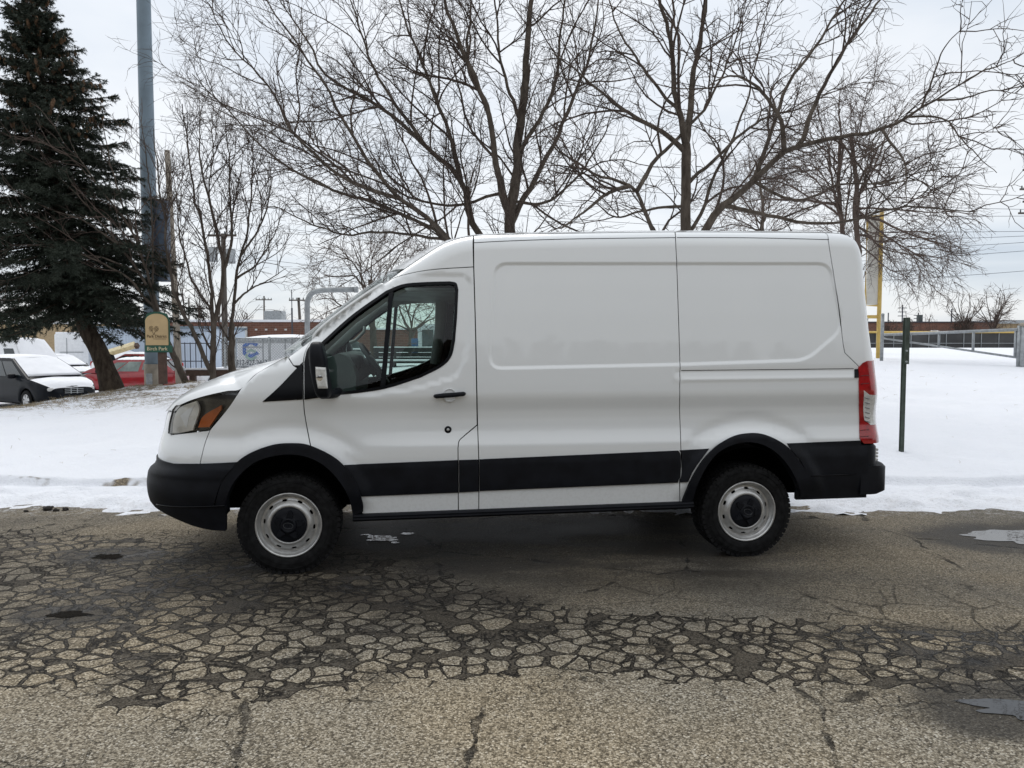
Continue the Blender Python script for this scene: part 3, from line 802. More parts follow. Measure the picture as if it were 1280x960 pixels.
# wheels -----------------------------------------------------------------------
def make_wheel():
    w = bpy.data.objects.new('wheel', None); COL.objects.link(w)
    Rt, W = .348, .235
    mb = MB()
    prof = [(.222, .012), (.226, .002), (.236, -.004), (.262, -.010), (.290, -.010), (.312, -.004), (.325, .002), (.336, .012), (.342, .028), (.3435, .06), (.3435, W-.06), (.342, W-.03), (.325, W-.002), (.29, W+.008), (.24, W), (.222, W-.012)]
    mb.lathe(prof, 72)
    # raised lugs on shoulder and sidewall, tread blocks
    def lug(a, w_, r0, r1, y0, y1, sk=0.0):
        P = []
        for r, y in ((r0, y0), (r1, y0), (r1, y1), (r0, y1)):
            for s in (-1, 1):
                t = a+s*w_/2+(sk if y == y1 else 0)
                P.append((r*math.cos(t), y, r*math.sin(t)))
        mb.add(P, [(0, 1, 3, 2), (2, 3, 5, 4), (4, 5, 7, 6), (0, 2, 4, 6), (1, 7, 5, 3), (0, 6, 7, 1)], False)
    k = 54
    for i in range(k):
        a = 2*PI*i/k
        d = .010 if i % 2 else 0
        lug(a, .090, .322-d, .3455, .002, .038)
        lug(a+.5*2*PI/k, .075, .330, .348, .044, .088, .05)
        lug(a, .078, .330, .348, .094, .140, -.05)
        lug(a+.5*2*PI/k, .075, .330, .348, .146, .190, .05)
        lug(a, .084, .320, .3465, .196, W-.001)
        if i % 3 == 0: lug(a, .010, .276, .318, -.0125, -.004)
    for r in (.268, .300): mb.lathe([(r-.002, -.0095), (r, -.0135), (r+.002, -.0095)], 72)
    mb.build('tyre', M['rubber'], w)
    # pressed steel rim with ten slots
    pr = np.array([(.224, .006), (.2245, -.003), (.220, -.006), (.214, -.004), (.208, .006), (.204, .020), (.197, .024), (.194, .030), (.190, .040), (.180, .044), (.170, .038), (.158, .028), (.146, .018), (.136, .012), (.128, .011), (.120, .016), (.112, .030), (.104, .044), (.02, .046)])
    mb = MB(); i0, i1 = 8, 12
    mb.lathe(pr[:i0+1], 72); mb.lathe(pr[i1:], 72)
    s = np.r_[0, np.cumsum(np.hypot(*np.diff(pr[i0:i1+1], axis=0).T))]
    rm = .168; outl = np.array([(-PI*rm, 0), (PI*rm, 0), (PI*rm, s[-1]), (-PI*rm, s[-1])])
    nn = 72; outl = np.vstack([np.stack([np.linspace(-PI*rm, PI*rm, nn+1), np.zeros(nn+1)], 1), np.stack([np.linspace(PI*rm, -PI*rm, nn+1), np.full(nn+1, s[-1])], 1)])
    tq = np.linspace(0, 2*PI, 15)[:-1]; se = lambda v: np.sign(v)*np.abs(v)**.75
    hs = [np.stack([-PI*rm+(i+.5)*2*PI*rm/10+.0175*se(np.cos(tq)), s[-1]*.47+.0098*se(np.sin(tq))], 1) for i in range(10)]
    P, T, _ = triangulate(outl, hs, .016)
    ang = P[:, 0]/rm; r = np.interp(P[:, 1], s, pr[i0:i1+1, 0]); y = np.interp(P[:, 1], s, pr[i0:i1+1, 1])
    mb.addnp(np.stack([r*np.cos(ang+PI/2), y, r*np.sin(ang+PI/2)], 1), T)
    V = []
    for h in hs:
        an = h[:, 0]/rm; rr = np.interp(h[:, 1], s, pr[i0:i1+1, 0]); yy = np.interp(h[:, 1], s, pr[i0:i1+1, 1])
        A = np.stack([rr*np.cos(an+PI/2), yy, rr*np.sin(an+PI/2)], 1); B = A+(0, .012, 0); n = len(h)
        mb.add(np.vstack([A, B]), [(i, (i+1) % n, n+(i+1) % n, n+i) for i in range(n)])
    mb.build('rim', M['steel'], w)
    mb = MB(); mb.lathe([(.20, .06), (.19, .10), (.02, .10)], 40); mb.build('brake_drum', M['void'], w)
    mb = MB()
    mb.lathe([(.121, .018), (.120, .008), (.112, .002), (.085, -.004), (.060, -.006), (.052, -.014), (.048, -.022), (.040, -.024), (.037, -.021), (.004, -.022)], 60)
    for i in range(5):
        a = PI/2+2*PI*i/5
        d, t = np.array([math.cos(a), 0, math.sin(a)]), np.array([-math.sin(a), 0, math.cos(a)])
        V = [d*.060+t*.026, d*.060-t*.026, d*.100-t*.014, d*.108, d*.100+t*.014]
        top = [v*np.array([.93, 1, .93])+np.array([0, -.016, 0]) for v in V]; V = [v+np.array([0, .004, 0]) for v in V]
        mb.add(V+top, [tuple(range(5, 10))]+[(j, (j+1) % 5, 5+(j+1) % 5, 5+j) for j in range(5)], False)
    hub = mb.build('hub_cap', M['plastic'], w)
    mb = MB(); mb.lathe([(.030, -.0215), (.031, -.025), (.034, -.025), (.035, -.0215)], 36)
    V = np.concatenate(mb.v); V[:, 2] *= .62; mb.v = [V]
    mb.build('emblem_ring', M['dash'], hub)
    return w
w0 = make_wheel(); w0.parent = van
pos = [(0, 0, 1), (3.3, 0, 1), (0, 2*HALF, -1), (3.3, 2*HALF, -1)]
for i, (x, y, sg) in enumerate(pos):
    w = w0 if i == 0 else copy_tree(w0, van)
    w.location = np.array([x, y, .341])-VO
    w.rotation_euler = (0, R((8, 21, 0, 0)[i]), 0 if sg > 0 else PI)
# wheel wells and underbody
for hx in (0, 3.3):
    for y0, y1 in ((-.02, .42), (2*HALF-.42, 2*HALF+.02)):
        mb = MB(); a = arc(hx, .462, 10, 170, 24); 
        mb.grid(np.array([[(p[0], y0, p[1]) for p in a], [(p[0], y1, p[1]) for p in a]])-VO)
        yi = y1 if y0 < .5 else y0
        mb.add([np.array((p[0], yi, p[1]))-VO for p in a], [tuple(range(len(a)))]); mb.build('wheel_well', M['void'], van)
mb = MB(); mb.box(np.array([1.65, HALF, .46])-VO, (2.3, 1.80, .12)); mb.box(np.array([1.65, HALF, .42])-VO, (4.6, 1.0, .10)); mb.box(np.array([-.72, HALF, .50])-VO, (.42, 1.3, .10)); mb.box(np.array([4.05, HALF, .52])-VO, (.5, 1.7, .08))
mb.tube(np.array([(3.3, .2, .35), (3.3, 1.77, .35)])-VO, .05, 10); mb.tube(np.array([(1.2, 1.3, .30), (4.0, 1.3, .34)])-VO, .04, 8)
mb.tube(np.array([(0, .2, .33), (0, 1.77, .33)])-VO, .04, 10)
mb.build('underbody', M['void'], van)
# cab interior -----------------------------------------------------------------
wp = lambda px, py, Y: np.array([*(lambda q: (q[0], Y, q[1]))(side_at(px, py, Y))])
mb = MB()
sec = [wp(*p, .35) for p in [(404, 447), (416, 446), (426, 441), (436, 444), (444, 456), (448, 470), (446, 500), (400, 520), (385, 500)]]
A = np.array([(p[0], .12, p[2]) for p in sec]); B = np.array([(p[0], 2*HALF-.12, p[2]) for p in sec]); n = len(sec)
mb.add(np.vstack([A, B])-VO, [tuple(range(n)), tuple(range(2*n-1, n-1, -1))]+[(i, n+i, n+(i+1) % n, (i+1) % n) for i in range(n)], False)
dashb = mb.build('dashboard', mat('dash_grey', (.13, .15, .15), .55), van)
V_, F_ = superbox(wp(438, 452, .55)-VO, (.10, .20, .055), .6)
mb = MB(); mb.add(V_, F_); mb.build('instrument_hood', M['dash'], dashb)
mb = MB(); sw_c = wp(468, 455, .50); a = np.linspace(0, 2*PI, 33)
tv = (wp(485, 478, .50)-wp(451, 430, .50)); rr = np.linalg.norm(tv)/2; tv /= np.linalg.norm(tv)
mb.tube([sw_c+tv*rr*math.cos(t)+np.array([0, 1, 0])*rr*math.sin(t)-VO for t in a], .016, 8, cap=False)
nrm = np.cross(tv, (0, 1, 0)); nrm = nrm if nrm[0] < 0 else -nrm
for t in (.2, PI-.2, -PI/2):
    mb.tube([sw_c-VO+nrm*.03, sw_c-VO+np.array([0, 1, 0])*rr*math.cos(t)-tv*rr*math.sin(t)], [.03, .016], 8)
mb.tube([sw_c-VO-nrm*.02, sw_c-VO+nrm*.06], .075, 16); mb.tube([sw_c-VO+nrm*.05, sw_c-VO+nrm*.35], .05, 10)
mb.build('steering_wheel', M['dash'], van)
for yc in (.50, 2*HALF-.50):
    mb = MB(); zb = 1.02
    V_, F_ = superbox(np.array([1.00, yc, .95])-VO, (.27, .25, .10), .5); mb.add(V_, F_)
    st = mb.build('seat', M['seat'], van)
    V_, F_ = superbox(np.array([1.30, yc, 1.30])-VO, (.09, .25, .36), .5, lean=.15); mb = MB(); mb.add(V_, F_); mb.build('backrest', M['seat'], st)
    V_, F_ = superbox(np.array([1.38, yc, 1.76])-VO, (.05, .13, .09), .6); mb = MB(); mb.add(V_, F_); mb.build('headrest', M['seat'], st)
mb = MB(); xb = wp(556, 400, 1.0)[0]; mb.box(np.array([1.55, HALF, 1.35])-VO, (.03, 1.74, 1.75)); mb.build('bulkhead', mat('bulkhead_board', (.03, .03, .032), .8), van)
mb = MB(); zc = wp(530, 378, 1.75)[2]
mb.grid(np.array([[(x, y, zc+.07*(1-((y-HALF)/.85)**2)) for y in np.linspace(.12, 2*HALF-.12, 8)] for x in np.linspace(.62, 1.54, 6)])-VO)
mb.build('headliner', M['trim'], van)
mb = MB()
for Y in (.16, 2*HALF-.16):
    mb = MB()
    q = [(399, 452), (440, 413), (475, 385), (500, 375), (540, 371)] if Y > 1 else [(398, 437), (440, 398), (484, 367), (505, 358)]
    pts = [wp(*p, Y) for p in q]; mb.tube(np.array(pts)-VO, .045, 10); mb.build('pillar_trim', M['trim'], van)
mb = MB(); mb.tube(np.array([wp(551, 372, 1.80), wp(550, 410, 1.82), wp(544, 455, 1.84)])-VO, .05, 10); mb.build('pillar_trim', M['trim'], van)
mb = MB(); mb.tube(np.array([wp(*p, 1.70) for p in [(437, 428), (444, 426), (455, 415), (456, 408)]])-VO, .014, 8); mb.build('grab_handle', M['trim'], van)
mb = MB(); mb.box(np.array([.86, HALF, 1.0])-VO, (1.5, 1.75, .04)); mb.build('cab_floor', M['void'], van)
for o in FAR: mirror_far(o)
for ch in list(front_door.children): pass
# ------------------------------------------------------------------ sky and light
SUN_EL, SUN_AZ = R(48), R(-20)      # sun behind thin cloud, high, beyond the van and to its left
w = bpy.data.worlds.new('World'); SC.world = w; w.use_nodes = True
nt = w.node_tree; nt.nodes.clear()
out = N(nt, 'ShaderNodeOutputWorld'); bg = N(nt, 'ShaderNodeBackground'); bg.inputs['Strength'].default_value = .108
sky = N(nt, 'ShaderNodeTexSky', sky_type='NISHITA'); sky.sun_disc = False; sky.sun_elevation = SUN_EL; sky.sun_rotation = SUN_AZ
tc = N(nt, 'ShaderNodeTexCoord'); nv = N(nt, 'ShaderNodeVectorMath', operation='NORMALIZE'); L(nt, tc.outputs['Generated'], nv.inputs[0])
sep = N(nt, 'ShaderNodeSeparateXYZ'); L(nt, nv.outputs[0], sep.inputs[0])
# cloud sheet: project the direction on a flat deck
zc = mth(nt, 'MAXIMUM', sep.outputs['Z'], .0)
den = mth(nt, 'ADD', zc, .16)
cmb = N(nt, 'ShaderNodeCombineXYZ'); L(nt, mth(nt, 'DIVIDE', sep.outputs['X'], den), cmb.inputs[0]); L(nt, mth(nt, 'DIVIDE', sep.outputs['Y'], den), cmb.inputs[1])
n1 = noise(nt, cmb.outputs[0], 1.1, 6, .52, .3)
n2 = noise(nt, cmb.outputs[0], .45, 3, .5)
cl = mth(nt, 'ADD', mth(nt, 'MULTIPLY', n1, .6), mth(nt, 'MULTIPLY', n2, .55))
cloud = ramp(nt, [(.35, (.52, .585, .67)), (.48, (.665, .715, .775)), (.59, (.785, .81, .84)), (.8, (.89, .90, .91))], cl)
up = mrange(nt, sep.outputs['Z'], .2, .95, 1.0, 1.25)
lowdark = mrange(nt, sep.outputs['Z'], -.02, .15, .93, 1.0)
vm = N(nt, 'ShaderNodeVectorMath', operation='SCALE'); L(nt, cloud, vm.inputs[0]); L(nt, mth(nt, 'MULTIPLY', mth(nt, 'MULTIPLY', up, lowdark), 8.9), vm.inputs['Scale'])
L(nt, mixc(nt, .90, sky.outputs[0], vm.outputs[0]), bg.inputs['Color']); L(nt, bg.outputs[0], out.inputs['Surface'])
ld = bpy.data.lights.new('sun', 'SUN'); lo = bpy.data.objects.new('sun', ld); COL.objects.link(lo)
ld.energy = 1.15; ld.angle = R(35); ld.color = (1, .97, .93)
d = Vector((math.sin(SUN_AZ)*math.cos(SUN_EL), math.cos(SUN_AZ)*math.cos(SUN_EL), math.sin(SUN_EL)))
lo.rotation_euler = d.to_track_quat('Z', 'Y').to_euler()
lo.location = d*50
SC.view_settings.view_transform = 'Standard'; SC.view_settings.look = 'None'; SC.view_settings.exposure = .29; SC.view_settings.gamma = 1
SC.view_settings.use_curve_mapping = False
SC.cycles.max_bounces = 6; SC.cycles.diffuse_bounces = 3; SC.cycles.glossy_bounces = 3; SC.cycles.transparent_max_bounces = 12; SC.cycles.caustics_reflective = False; SC.cycles.caustics_refractive = False

# ------------------------------------------------------------------ ground
def vnoise(x, y, seed=0):
    """smooth value noise"""
    r = np.random.default_rng(seed); T = r.random((256, 256))
    xi, yi = np.floor(x).astype(int), np.floor(y).astype(int); fx, fy = x-xi, y-yi
    fx, fy = fx*fx*(3-2*fx), fy*fy*(3-2*fy)
    g = lambda a, b: T[a % 256, b % 256]
    return (g(xi, yi)*(1-fx)+g(xi+1, yi)*fx)*(1-fy)+(g(xi, yi+1)*(1-fx)+g(xi+1, yi+1)*fx)*fy-.5
def fbm(x, y, seed, o=4):
    return sum(vnoise(x*2**k+13*k, y*2**k+7*k, seed+k)/2**k for k in range(o))
def gz(x, y, detail=False):
    x = np.asarray(x, float); y = np.asarray(y, float); y_ = y
    y = y+np.where((y > 7.5)*(y < 8.8), .09*(fbm(x*.8, x*0, 97, 3)+.4*fbm(x*5, x*0, 98, 2)), 0)*(1-np.abs(y-8.15)/.65).clip(0, 1)
    hb = np.interp(y, [7.0, 7.42, 7.75, 8.04, 8.11, 8.3, 9.2, 12, 16, 20, 28, 60, 300, 1500], [-.03, .055, .085, .070, .155, .175, .26, .50, .78, .93, 1.0, 1.04, 1.0, 1.0])
    hl = np.interp(x, [-30, -14, -11.3, -10.58, -10.26, -9.82, -9.37, -8.67, -7.78, -6, -4], [-.5, -.35, -.05, .04, .17, .33, .44, .53, .61, .79, .82])/.82
    k = sm(8.5, 15.5, y); h = hb*(1-k+k*hl)
    m = sm(17.6, 22.5, y)*(1-sm(-1.0, 1.5, x+.235*y))
    h = h*(1-m)+(-.65)*m
    y = y_
    if detail:
        near = 1-sm(12, 40, y)
        edge = np.exp(-((y-7.75)/.22)**2)
        h = h+near*(.06*fbm(x*.55, y*.55, 3)+.03*fbm(x*1.3, y*1.3, 4)+.030*fbm(x*3.2, y*3.2, 9)*sm(8, 9, y)+.016*fbm(x*8, y*8, 10, 2)*sm(8.2, 9, y)*(1-sm(13, 18, y)))
        h = h+edge*(.01+.09*fbm(x*1.8, y*2.2, 21)+.06*fbm(x*7, y*8, 31))
        h = h+(1-sm(7.3, 7.85, y))*(-.03+.05*fbm(x*5, y*5, 51)+.13*fbm(x*1.1, y*1.6, 61, 3)+.04*fbm(x*12, y*12, 81, 2))
        lump = sm(13, 15.5, y)*(1-sm(19, 22, y))*(1-sm(-5, -2, x))
        h = h+lump*.06*fbm(x*2.5, y*2.5, 71)
    return h
def axis(segs):
    o = [segs[0][0]]
    for a, b, s in segs:
        n = max(1, int(round((b-a)/s))); o += list(np.linspace(a, b, n+1)[1:])
    return np.array(o)
xs = axis([(-900, -200, 100), (-200, -60, 14), (-60, -16, 2), (-16, -8, .22), (-8, 9, .085), (9, 16, .3), (16, 60, 2), (60, 200, 14), (200, 900, 100)])
ys = axis([(7.0, 7.5, .035), (7.5, 8.5, .028), (8.5, 9.2, .06), (9.2, 14, .15), (14, 26, .22), (26, 60, 1.5), (60, 200, 10), (200, 1500, 130)])
XX, YY = np.meshgrid(xs, ys)
ZZ = gz(XX, YY, True)
mb = MB(); mb.grid(np.stack([XX, YY, ZZ], -1))
def snow_mat():
    m, nt, b = nodes('snow')
    p = coords(nt, True); sp = N(nt, 'ShaderNodeSeparateXYZ'); L(nt, p, sp.inputs[0])
    X, Y, Z = sp.outputs
    n1 = noise(nt, p, 1.3, 5, .6); n2 = noise(nt, p, 9, 5, .7); n3 = noise(nt, p, 60, 3, .6)
    # grass and soil showing through on the left mound
    zone = mth(nt, 'MULTIPLY', mrange(nt, Y, 11.2, 15.0), mrange(nt, X, -2.5, -5.5))
    zone = mth(nt, 'MULTIPLY', zone, mrange(nt, Y, 30, 20))
    v = mth(nt, 'ADD', mth(nt, 'MULTIPLY', n1, .38), mth(nt, 'ADD', mth(nt, 'MULTIPLY', n2, .42), mth(nt, 'MULTIPLY', n3, .25)))
    g = mth(nt, 'MULTIPLY', mrange(nt, v, .512, .56), zone)
    # bare soil where the kerb breaks the snow, and grit in the ploughed edge
    gn = N(nt, 'ShaderNodeNewGeometry'); gs_ = N(nt, 'ShaderNodeSeparateXYZ'); L(nt, gn.outputs['True Normal'], gs_.inputs[0])
    ke = mth(nt, 'MULTIPLY', mth(nt, 'MULTIPLY', mrange(nt, Y, 7.8, 7.95), mrange(nt, Y, 8.5, 8.3)), mrange(nt, gs_.outputs[2], .86, .74))
    ks = mth(nt, 'MULTIPLY', mth(nt, 'MULTIPLY', ke, mrange(nt, X, -1.5, -2.2)), mrange(nt, noise(nt, p, 1.5, 3, .6), .50, .56))
    ed = mth(nt, 'MULTIPLY', mrange(nt, Y, 7.75, 7.25), mrange(nt, n2, .45, .7))
    gr = mth(nt, 'MULTIPLY', mrange(nt, n3, .58, .7), mrange(nt, Y, 8.0, 7.4))
    brown = ramp(nt, [(.32, (.055, .042, .026)), (.5, (.15, .115, .07)), (.68, (.34, .27, .165))], n3)
    sn = mixc(nt, n1, (.755, .775, .82), (.82, .83, .86))
    c = mixc(nt, mth(nt, 'MULTIPLY', ed, .35), sn, (.42, .40, .38))
    c = mixc(nt, mth(nt, 'MULTIPLY', gr, .35), c, (.12, .11, .10))
    c = mixc(nt, mth(nt, 'MULTIPLY', mth(nt, 'MAXIMUM', g, ks), .95), c, brown)
    L(nt, c, b.inputs['Base Color']); b.inputs['Roughness'].default_value = .75; b.inputs['Specular IOR Level'].default_value = .25
    h = mth(nt, 'ADD', mth(nt, 'MULTIPLY', n2, 1.0), mth(nt, 'MULTIPLY', n3, .35))
    bump(nt, h, .5, .07, b)
    return m
M['snow'] = snow_mat()
tag(mb.build('snow_ground', M['snow'], fix=False), kind='structure')

def road_mat():
    m, nt, b = nodes('cracked_asphalt')
    p = coords(nt, True); sp = N(nt, 'ShaderNodeSeparateXYZ'); L(nt, p, sp.inputs[0]); X, Y, _ = sp.outputs
    nl = noise(nt, p, .55, 4, .55); nm = noise(nt, p, 2.3, 5, .6); nf = noise(nt, p, 70, 4, .7); nh = noise(nt, p, 8, 5, .65)
    warp = N(nt, 'ShaderNodeTexNoise', inp={'Scale': 2.6, 'Detail': 3.0}); L(nt, p, warp.inputs['Vector'])
    wv = N(nt, 'ShaderNodeVectorMath', operation='MULTIPLY_ADD'); L(nt, warp.outputs['Color'], wv.inputs[0]); wv.inputs[1].default_value = (.13, .13, 0); L(nt, p, wv.inputs[2])
    flatp = N(nt, 'ShaderNodeVectorMath', operation='MULTIPLY'); L(nt, wv.outputs[0], flatp.inputs[0]); flatp.inputs[1].default_value = (1, 1.12, 0)
    wp_ = flatp.outputs[0]
    def edge(scale, rnd_=1.0):
        v = N(nt, 'ShaderNodeTexVoronoi', feature='DISTANCE_TO_EDGE', inp={'Scale': scale, 'Randomness': rnd_}); L(nt, wp_, v.inputs['Vector']); return v.outputs['Distance']
    e1 = edge(7.6, 1.0); e2 = edge(10.5); e3 = edge(.62)
    # crazed bands: a wide one on the left, narrowing and coming nearer on the right
    yc = mth(nt, 'ADD', mrange(nt, X, -3.6, .6, 5.12, 4.02, False), mrange(nt, X, .6, 3.2, 0, -.28, False))
    hw = mrange(nt, X, -1.9, .6, 1.55, .52)
    dy = mth(nt, 'ABSOLUTE', mth(nt, 'SUBTRACT', Y, yc))
    wob = mth(nt, 'ADD', mth(nt, 'MULTIPLY', mth(nt, 'SUBTRACT', nm, .5), .8), mth(nt, 'MULTIPLY', mth(nt, 'SUBTRACT', nl, .5), .6))
    q = mth(nt, 'ADD', mth(nt, 'DIVIDE', dy, hw), wob)
    zone = mrange(nt, q, 1.12, .72)
    zs = mth(nt, 'MULTIPLY', zone, 1.0)
    nr = noise(nt, p, 33, 4, .7)
    def crack(e, w0, w1, amt):
        return mth(nt, 'MULTIPLY', mrange(nt, e, w0, w1, 1.0, 0.0), amt)
    # loose rounded pieces: inside the cell edge and within a radius that differs from piece to piece
    vf = N(nt, 'ShaderNodeTexVoronoi', feature='F1', inp={'Scale': 7.6, 'Randomness': 1.0}); L(nt, wp_, vf.inputs['Vector'])
    vc = N(nt, 'ShaderNodeSeparateColor'); L(nt, vf.outputs['Color'], vc.inputs[0])
    rad = mth(nt, 'ADD', .50, mth(nt, 'MULTIPLY', vc.outputs[0], .36))
    inner = mth(nt, 'MULTIPLY', mth(nt, 'SUBTRACT', rad, vf.outputs['Distance']), .75)
    val = mth(nt, 'MINIMUM', mth(nt, 'SUBTRACT', e1, .078), inner)
    val = mth(nt, 'ADD', val, mth(nt, 'ADD', mth(nt, 'MULTIPLY', mth(nt, 'SUBTRACT', nr, .5), .17), mth(nt, 'MULTIPLY', mth(nt, 'SUBTRACT', nh, .5), .15)))
    # where the zone fades the pieces close up again
    val = mth(nt, 'ADD', val, mth(nt, 'MULTIPLY', mth(nt, 'MULTIPLY_ADD', mth(nt, 'SUBTRACT', 1.0, zone), .42, .022), 1.0))
    gap = mrange(nt, val, -.005, .022, 1.0, 0.0)
    rim = mth(nt, 'MULTIPLY', mth(nt, 'MULTIPLY', mrange(nt, val, -.05, -.004), mrange(nt, val, .002, .022, 1.0, 0.0)), mrange(nt, nr, .30, .62, .35, 1.0))  # dark edge line: crevice shadow round each raised piece, painted as colour
    c1 = gap
    thin = mth(nt, 'ADD', e3, mth(nt, 'MULTIPLY', mth(nt, 'SUBTRACT', nh, .5), .055))
    c3 = crack(thin, .001, .009, mrange(nt, nm, .44, .60, .0, .9))
    e4 = edge(2.3)
    m4 = mth(nt, 'MULTIPLY', mth(nt, 'MULTIPLY', mrange(nt, q, 3.2, 1.2), mrange(nt, X, -.6, 1.2)), mrange(nt, nl, .40, .58))
    c4 = crack(mth(nt, 'ADD', e4, mth(nt, 'ADD', mth(nt, 'MULTIPLY', mth(nt, 'SUBTRACT', nh, .5), .07), mth(nt, 'MULTIPLY', mth(nt, 'SUBTRACT', nr, .5), .05))), .002, .026, mth(nt, 'MULTIPLY', m4, .62))
    c2 = crack(mth(nt, 'ADD', e2, mth(nt, 'MULTIPLY', mth(nt, 'SUBTRACT', nr, .5), .12)), .005, .05, mth(nt, 'MULTIPLY', mrange(nt, nm, .50, .60), mth(nt, 'MULTIPLY', mrange(nt, q, 1.6, .9), .8)))
    crk_shade = mth(nt, 'MAXIMUM', mth(nt, 'MAXIMUM', rim, c2), mth(nt, 'MAXIMUM', c3, c4))  # real cracks joined with the painted crevice shadow
    # stones
    v = N(nt, 'ShaderNodeTexVoronoi', inp={'Scale': 120.0}); L(nt, p, v.inputs['Vector'])
    vs = N(nt, 'ShaderNodeSeparateColor'); L(nt, v.outputs['Color'], vs.inputs[0])
    stone = ramp(nt, [(.14, (.062, .052, .038)), (.36, (.180, .155, .114)), (.60, (.292, .256, .195)), (.82, (.43, .39, .315)), (1.0, (.74, .72, .66))], mth(nt, 'ADD', mth(nt, 'MULTIPLY', vs.outputs[0], .72), mth(nt, 'MULTIPLY', nf, .3)))
    stone = mixc(nt, mrange(nt, v.outputs['Distance'], .42, .85, 0, .6), stone, (.035, .030, .023))
    stone = mixc(nt, mth(nt, 'MULTIPLY', mrange(nt, nl, .35, .65), .55), stone, mixc(nt, 1.0, stone, (1.48, 1.33, 1.10), 'MULTIPLY'))
    # damp, darker surface beyond the crazed band
    far = mrange(nt, mth(nt, 'ADD', Y, mth(nt, 'MULTIPLY', mth(nt, 'SUBTRACT', nm, .5), 1.6)), 3.5, 4.9)
    big = mth(nt, 'MULTIPLY', far, mrange(nt, nl, .2, .75, .95, .45))
    wetv = N(nt, 'ShaderNodeMapping'); wetv.inputs['Scale'].default_value = (.8, 2.2, 1); L(nt, p, wetv.inputs['Vector'])
    streak = noise(nt, wetv.outputs[0], .9, 5, .6)
    # soaked strip beneath and in front of the vehicle
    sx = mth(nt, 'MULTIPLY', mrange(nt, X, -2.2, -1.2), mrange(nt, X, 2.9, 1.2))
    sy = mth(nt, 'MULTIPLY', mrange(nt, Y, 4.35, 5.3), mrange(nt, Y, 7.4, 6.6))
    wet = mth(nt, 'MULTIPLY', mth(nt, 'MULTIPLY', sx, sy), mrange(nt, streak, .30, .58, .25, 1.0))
    wet2 = mth(nt, 'MULTIPLY', mth(nt, 'MULTIPLY', mrange(nt, X, 1.0, 2.3), mrange(nt, q, 1.2, .6)), mrange(nt, nm, .40, .58))
    wet3 = mth(nt, 'MULTIPLY', zone, mrange(nt, nm, .55, .66))
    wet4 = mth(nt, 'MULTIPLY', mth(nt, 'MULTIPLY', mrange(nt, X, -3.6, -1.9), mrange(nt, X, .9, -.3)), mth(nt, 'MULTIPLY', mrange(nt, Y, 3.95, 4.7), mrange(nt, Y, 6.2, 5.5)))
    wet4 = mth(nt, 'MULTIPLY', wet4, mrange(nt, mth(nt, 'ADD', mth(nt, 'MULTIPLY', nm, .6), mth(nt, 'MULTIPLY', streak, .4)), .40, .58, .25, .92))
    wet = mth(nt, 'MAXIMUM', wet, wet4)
    for (px_, py_, ax_, ay_) in ((4.25, 6.17, 1.15, .62), (2.35, 3.27, .85, .36), (-1.0, 6.2, .75, .5), (-3.0, 5.65, .5, .3), (-2.6, 4.42, .4, .25)):
        ex = mth(nt, 'DIVIDE', mth(nt, 'SUBTRACT', X, px_), ax_); ey = mth(nt, 'DIVIDE', mth(nt, 'SUBTRACT', Y, py_), ay_)
        rr_ = mth(nt, 'ADD', mth(nt, 'ADD', mth(nt, 'MULTIPLY', ex, ex), mth(nt, 'MULTIPLY', ey, ey)), mth(nt, 'MULTIPLY', mth(nt, 'SUBTRACT', nm, .5), 1.6))
        wet = mth(nt, 'MAXIMUM', wet, mrange(nt, rr_, 1.0, .35, 0, .95))
    wet = mth(nt, 'MAXIMUM', wet, mth(nt, 'MAXIMUM', mth(nt, 'MULTIPLY', wet2, .85), mth(nt, 'MULTIPLY', wet3, .6)))
    col = mixc(nt, mth(nt, 'MULTIPLY', big, .80), stone, mixc(nt, .5, stone, (.030, .028, .026), 'MULTIPLY'))
    dk = mixc(nt, .5, stone, (.022, .020, .019))
    col = mixc(nt, mth(nt, 'MULTIPLY', big, .72), stone, (.070, .064, .056))
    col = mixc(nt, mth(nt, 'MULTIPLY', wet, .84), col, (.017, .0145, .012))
    col = mixc(nt, mth(nt, 'MULTIPLY', mrange(nt, streak, .5, .75), mth(nt, 'MULTIPLY', far, .35)), col, (.085, .066, .048))
    col = mixc(nt, mth(nt, 'MULTIPLY', gap, .80), col, ramp(nt, [(.3, (.010, .0085, .007)), (.55, (.028, .023, .018)), (.74, (.095, .080, .062))], mth(nt, 'ADD', mth(nt, 'MULTIPLY', vs.outputs[1], .45), mth(nt, 'MULTIPLY', nf, .5))))
    col = mixc(nt, mth(nt, 'MULTIPLY', crk_shade, .92), col, mixc(nt, mrange(nt, nf, .45, .72), (.006, .0055, .005), (.035, .030, .026)))
    sl = mth(nt, 'MULTIPLY', mrange(nt, Y, 6.75, 7.35), mrange(nt, mth(nt, 'ADD', mth(nt, 'MULTIPLY', nh, .5), mth(nt, 'MULTIPLY', nr, .5)), .50, .60))
    col = mixc(nt, mth(nt, 'MULTIPLY', sl, .75), col, (.50, .50, .50))
    # pale salt and grit specks
    g2 = N(nt, 'ShaderNodeTexVoronoi', inp={'Scale': 46.0}); L(nt, p, g2.inputs['Vector'])
    gs = N(nt, 'ShaderNodeSeparateColor'); L(nt, g2.outputs['Color'], gs.inputs[0])
    speck = mth(nt, 'MULTIPLY', mth(nt, 'GREATER_THAN', gs.outputs[1], .90), mrange(nt, g2.outputs['Distance'], .20, .10))
    col = mixc(nt, mth(nt, 'MULTIPLY', speck, mrange(nt, nm, .42, .6, .15, .8)), col, (.50, .49, .46))
    L(nt, col, b.inputs['Base Color'])
    ro = mth(nt, 'SUBTRACT', .88, mth(nt, 'MULTIPLY', wet, .30), clamp=True)
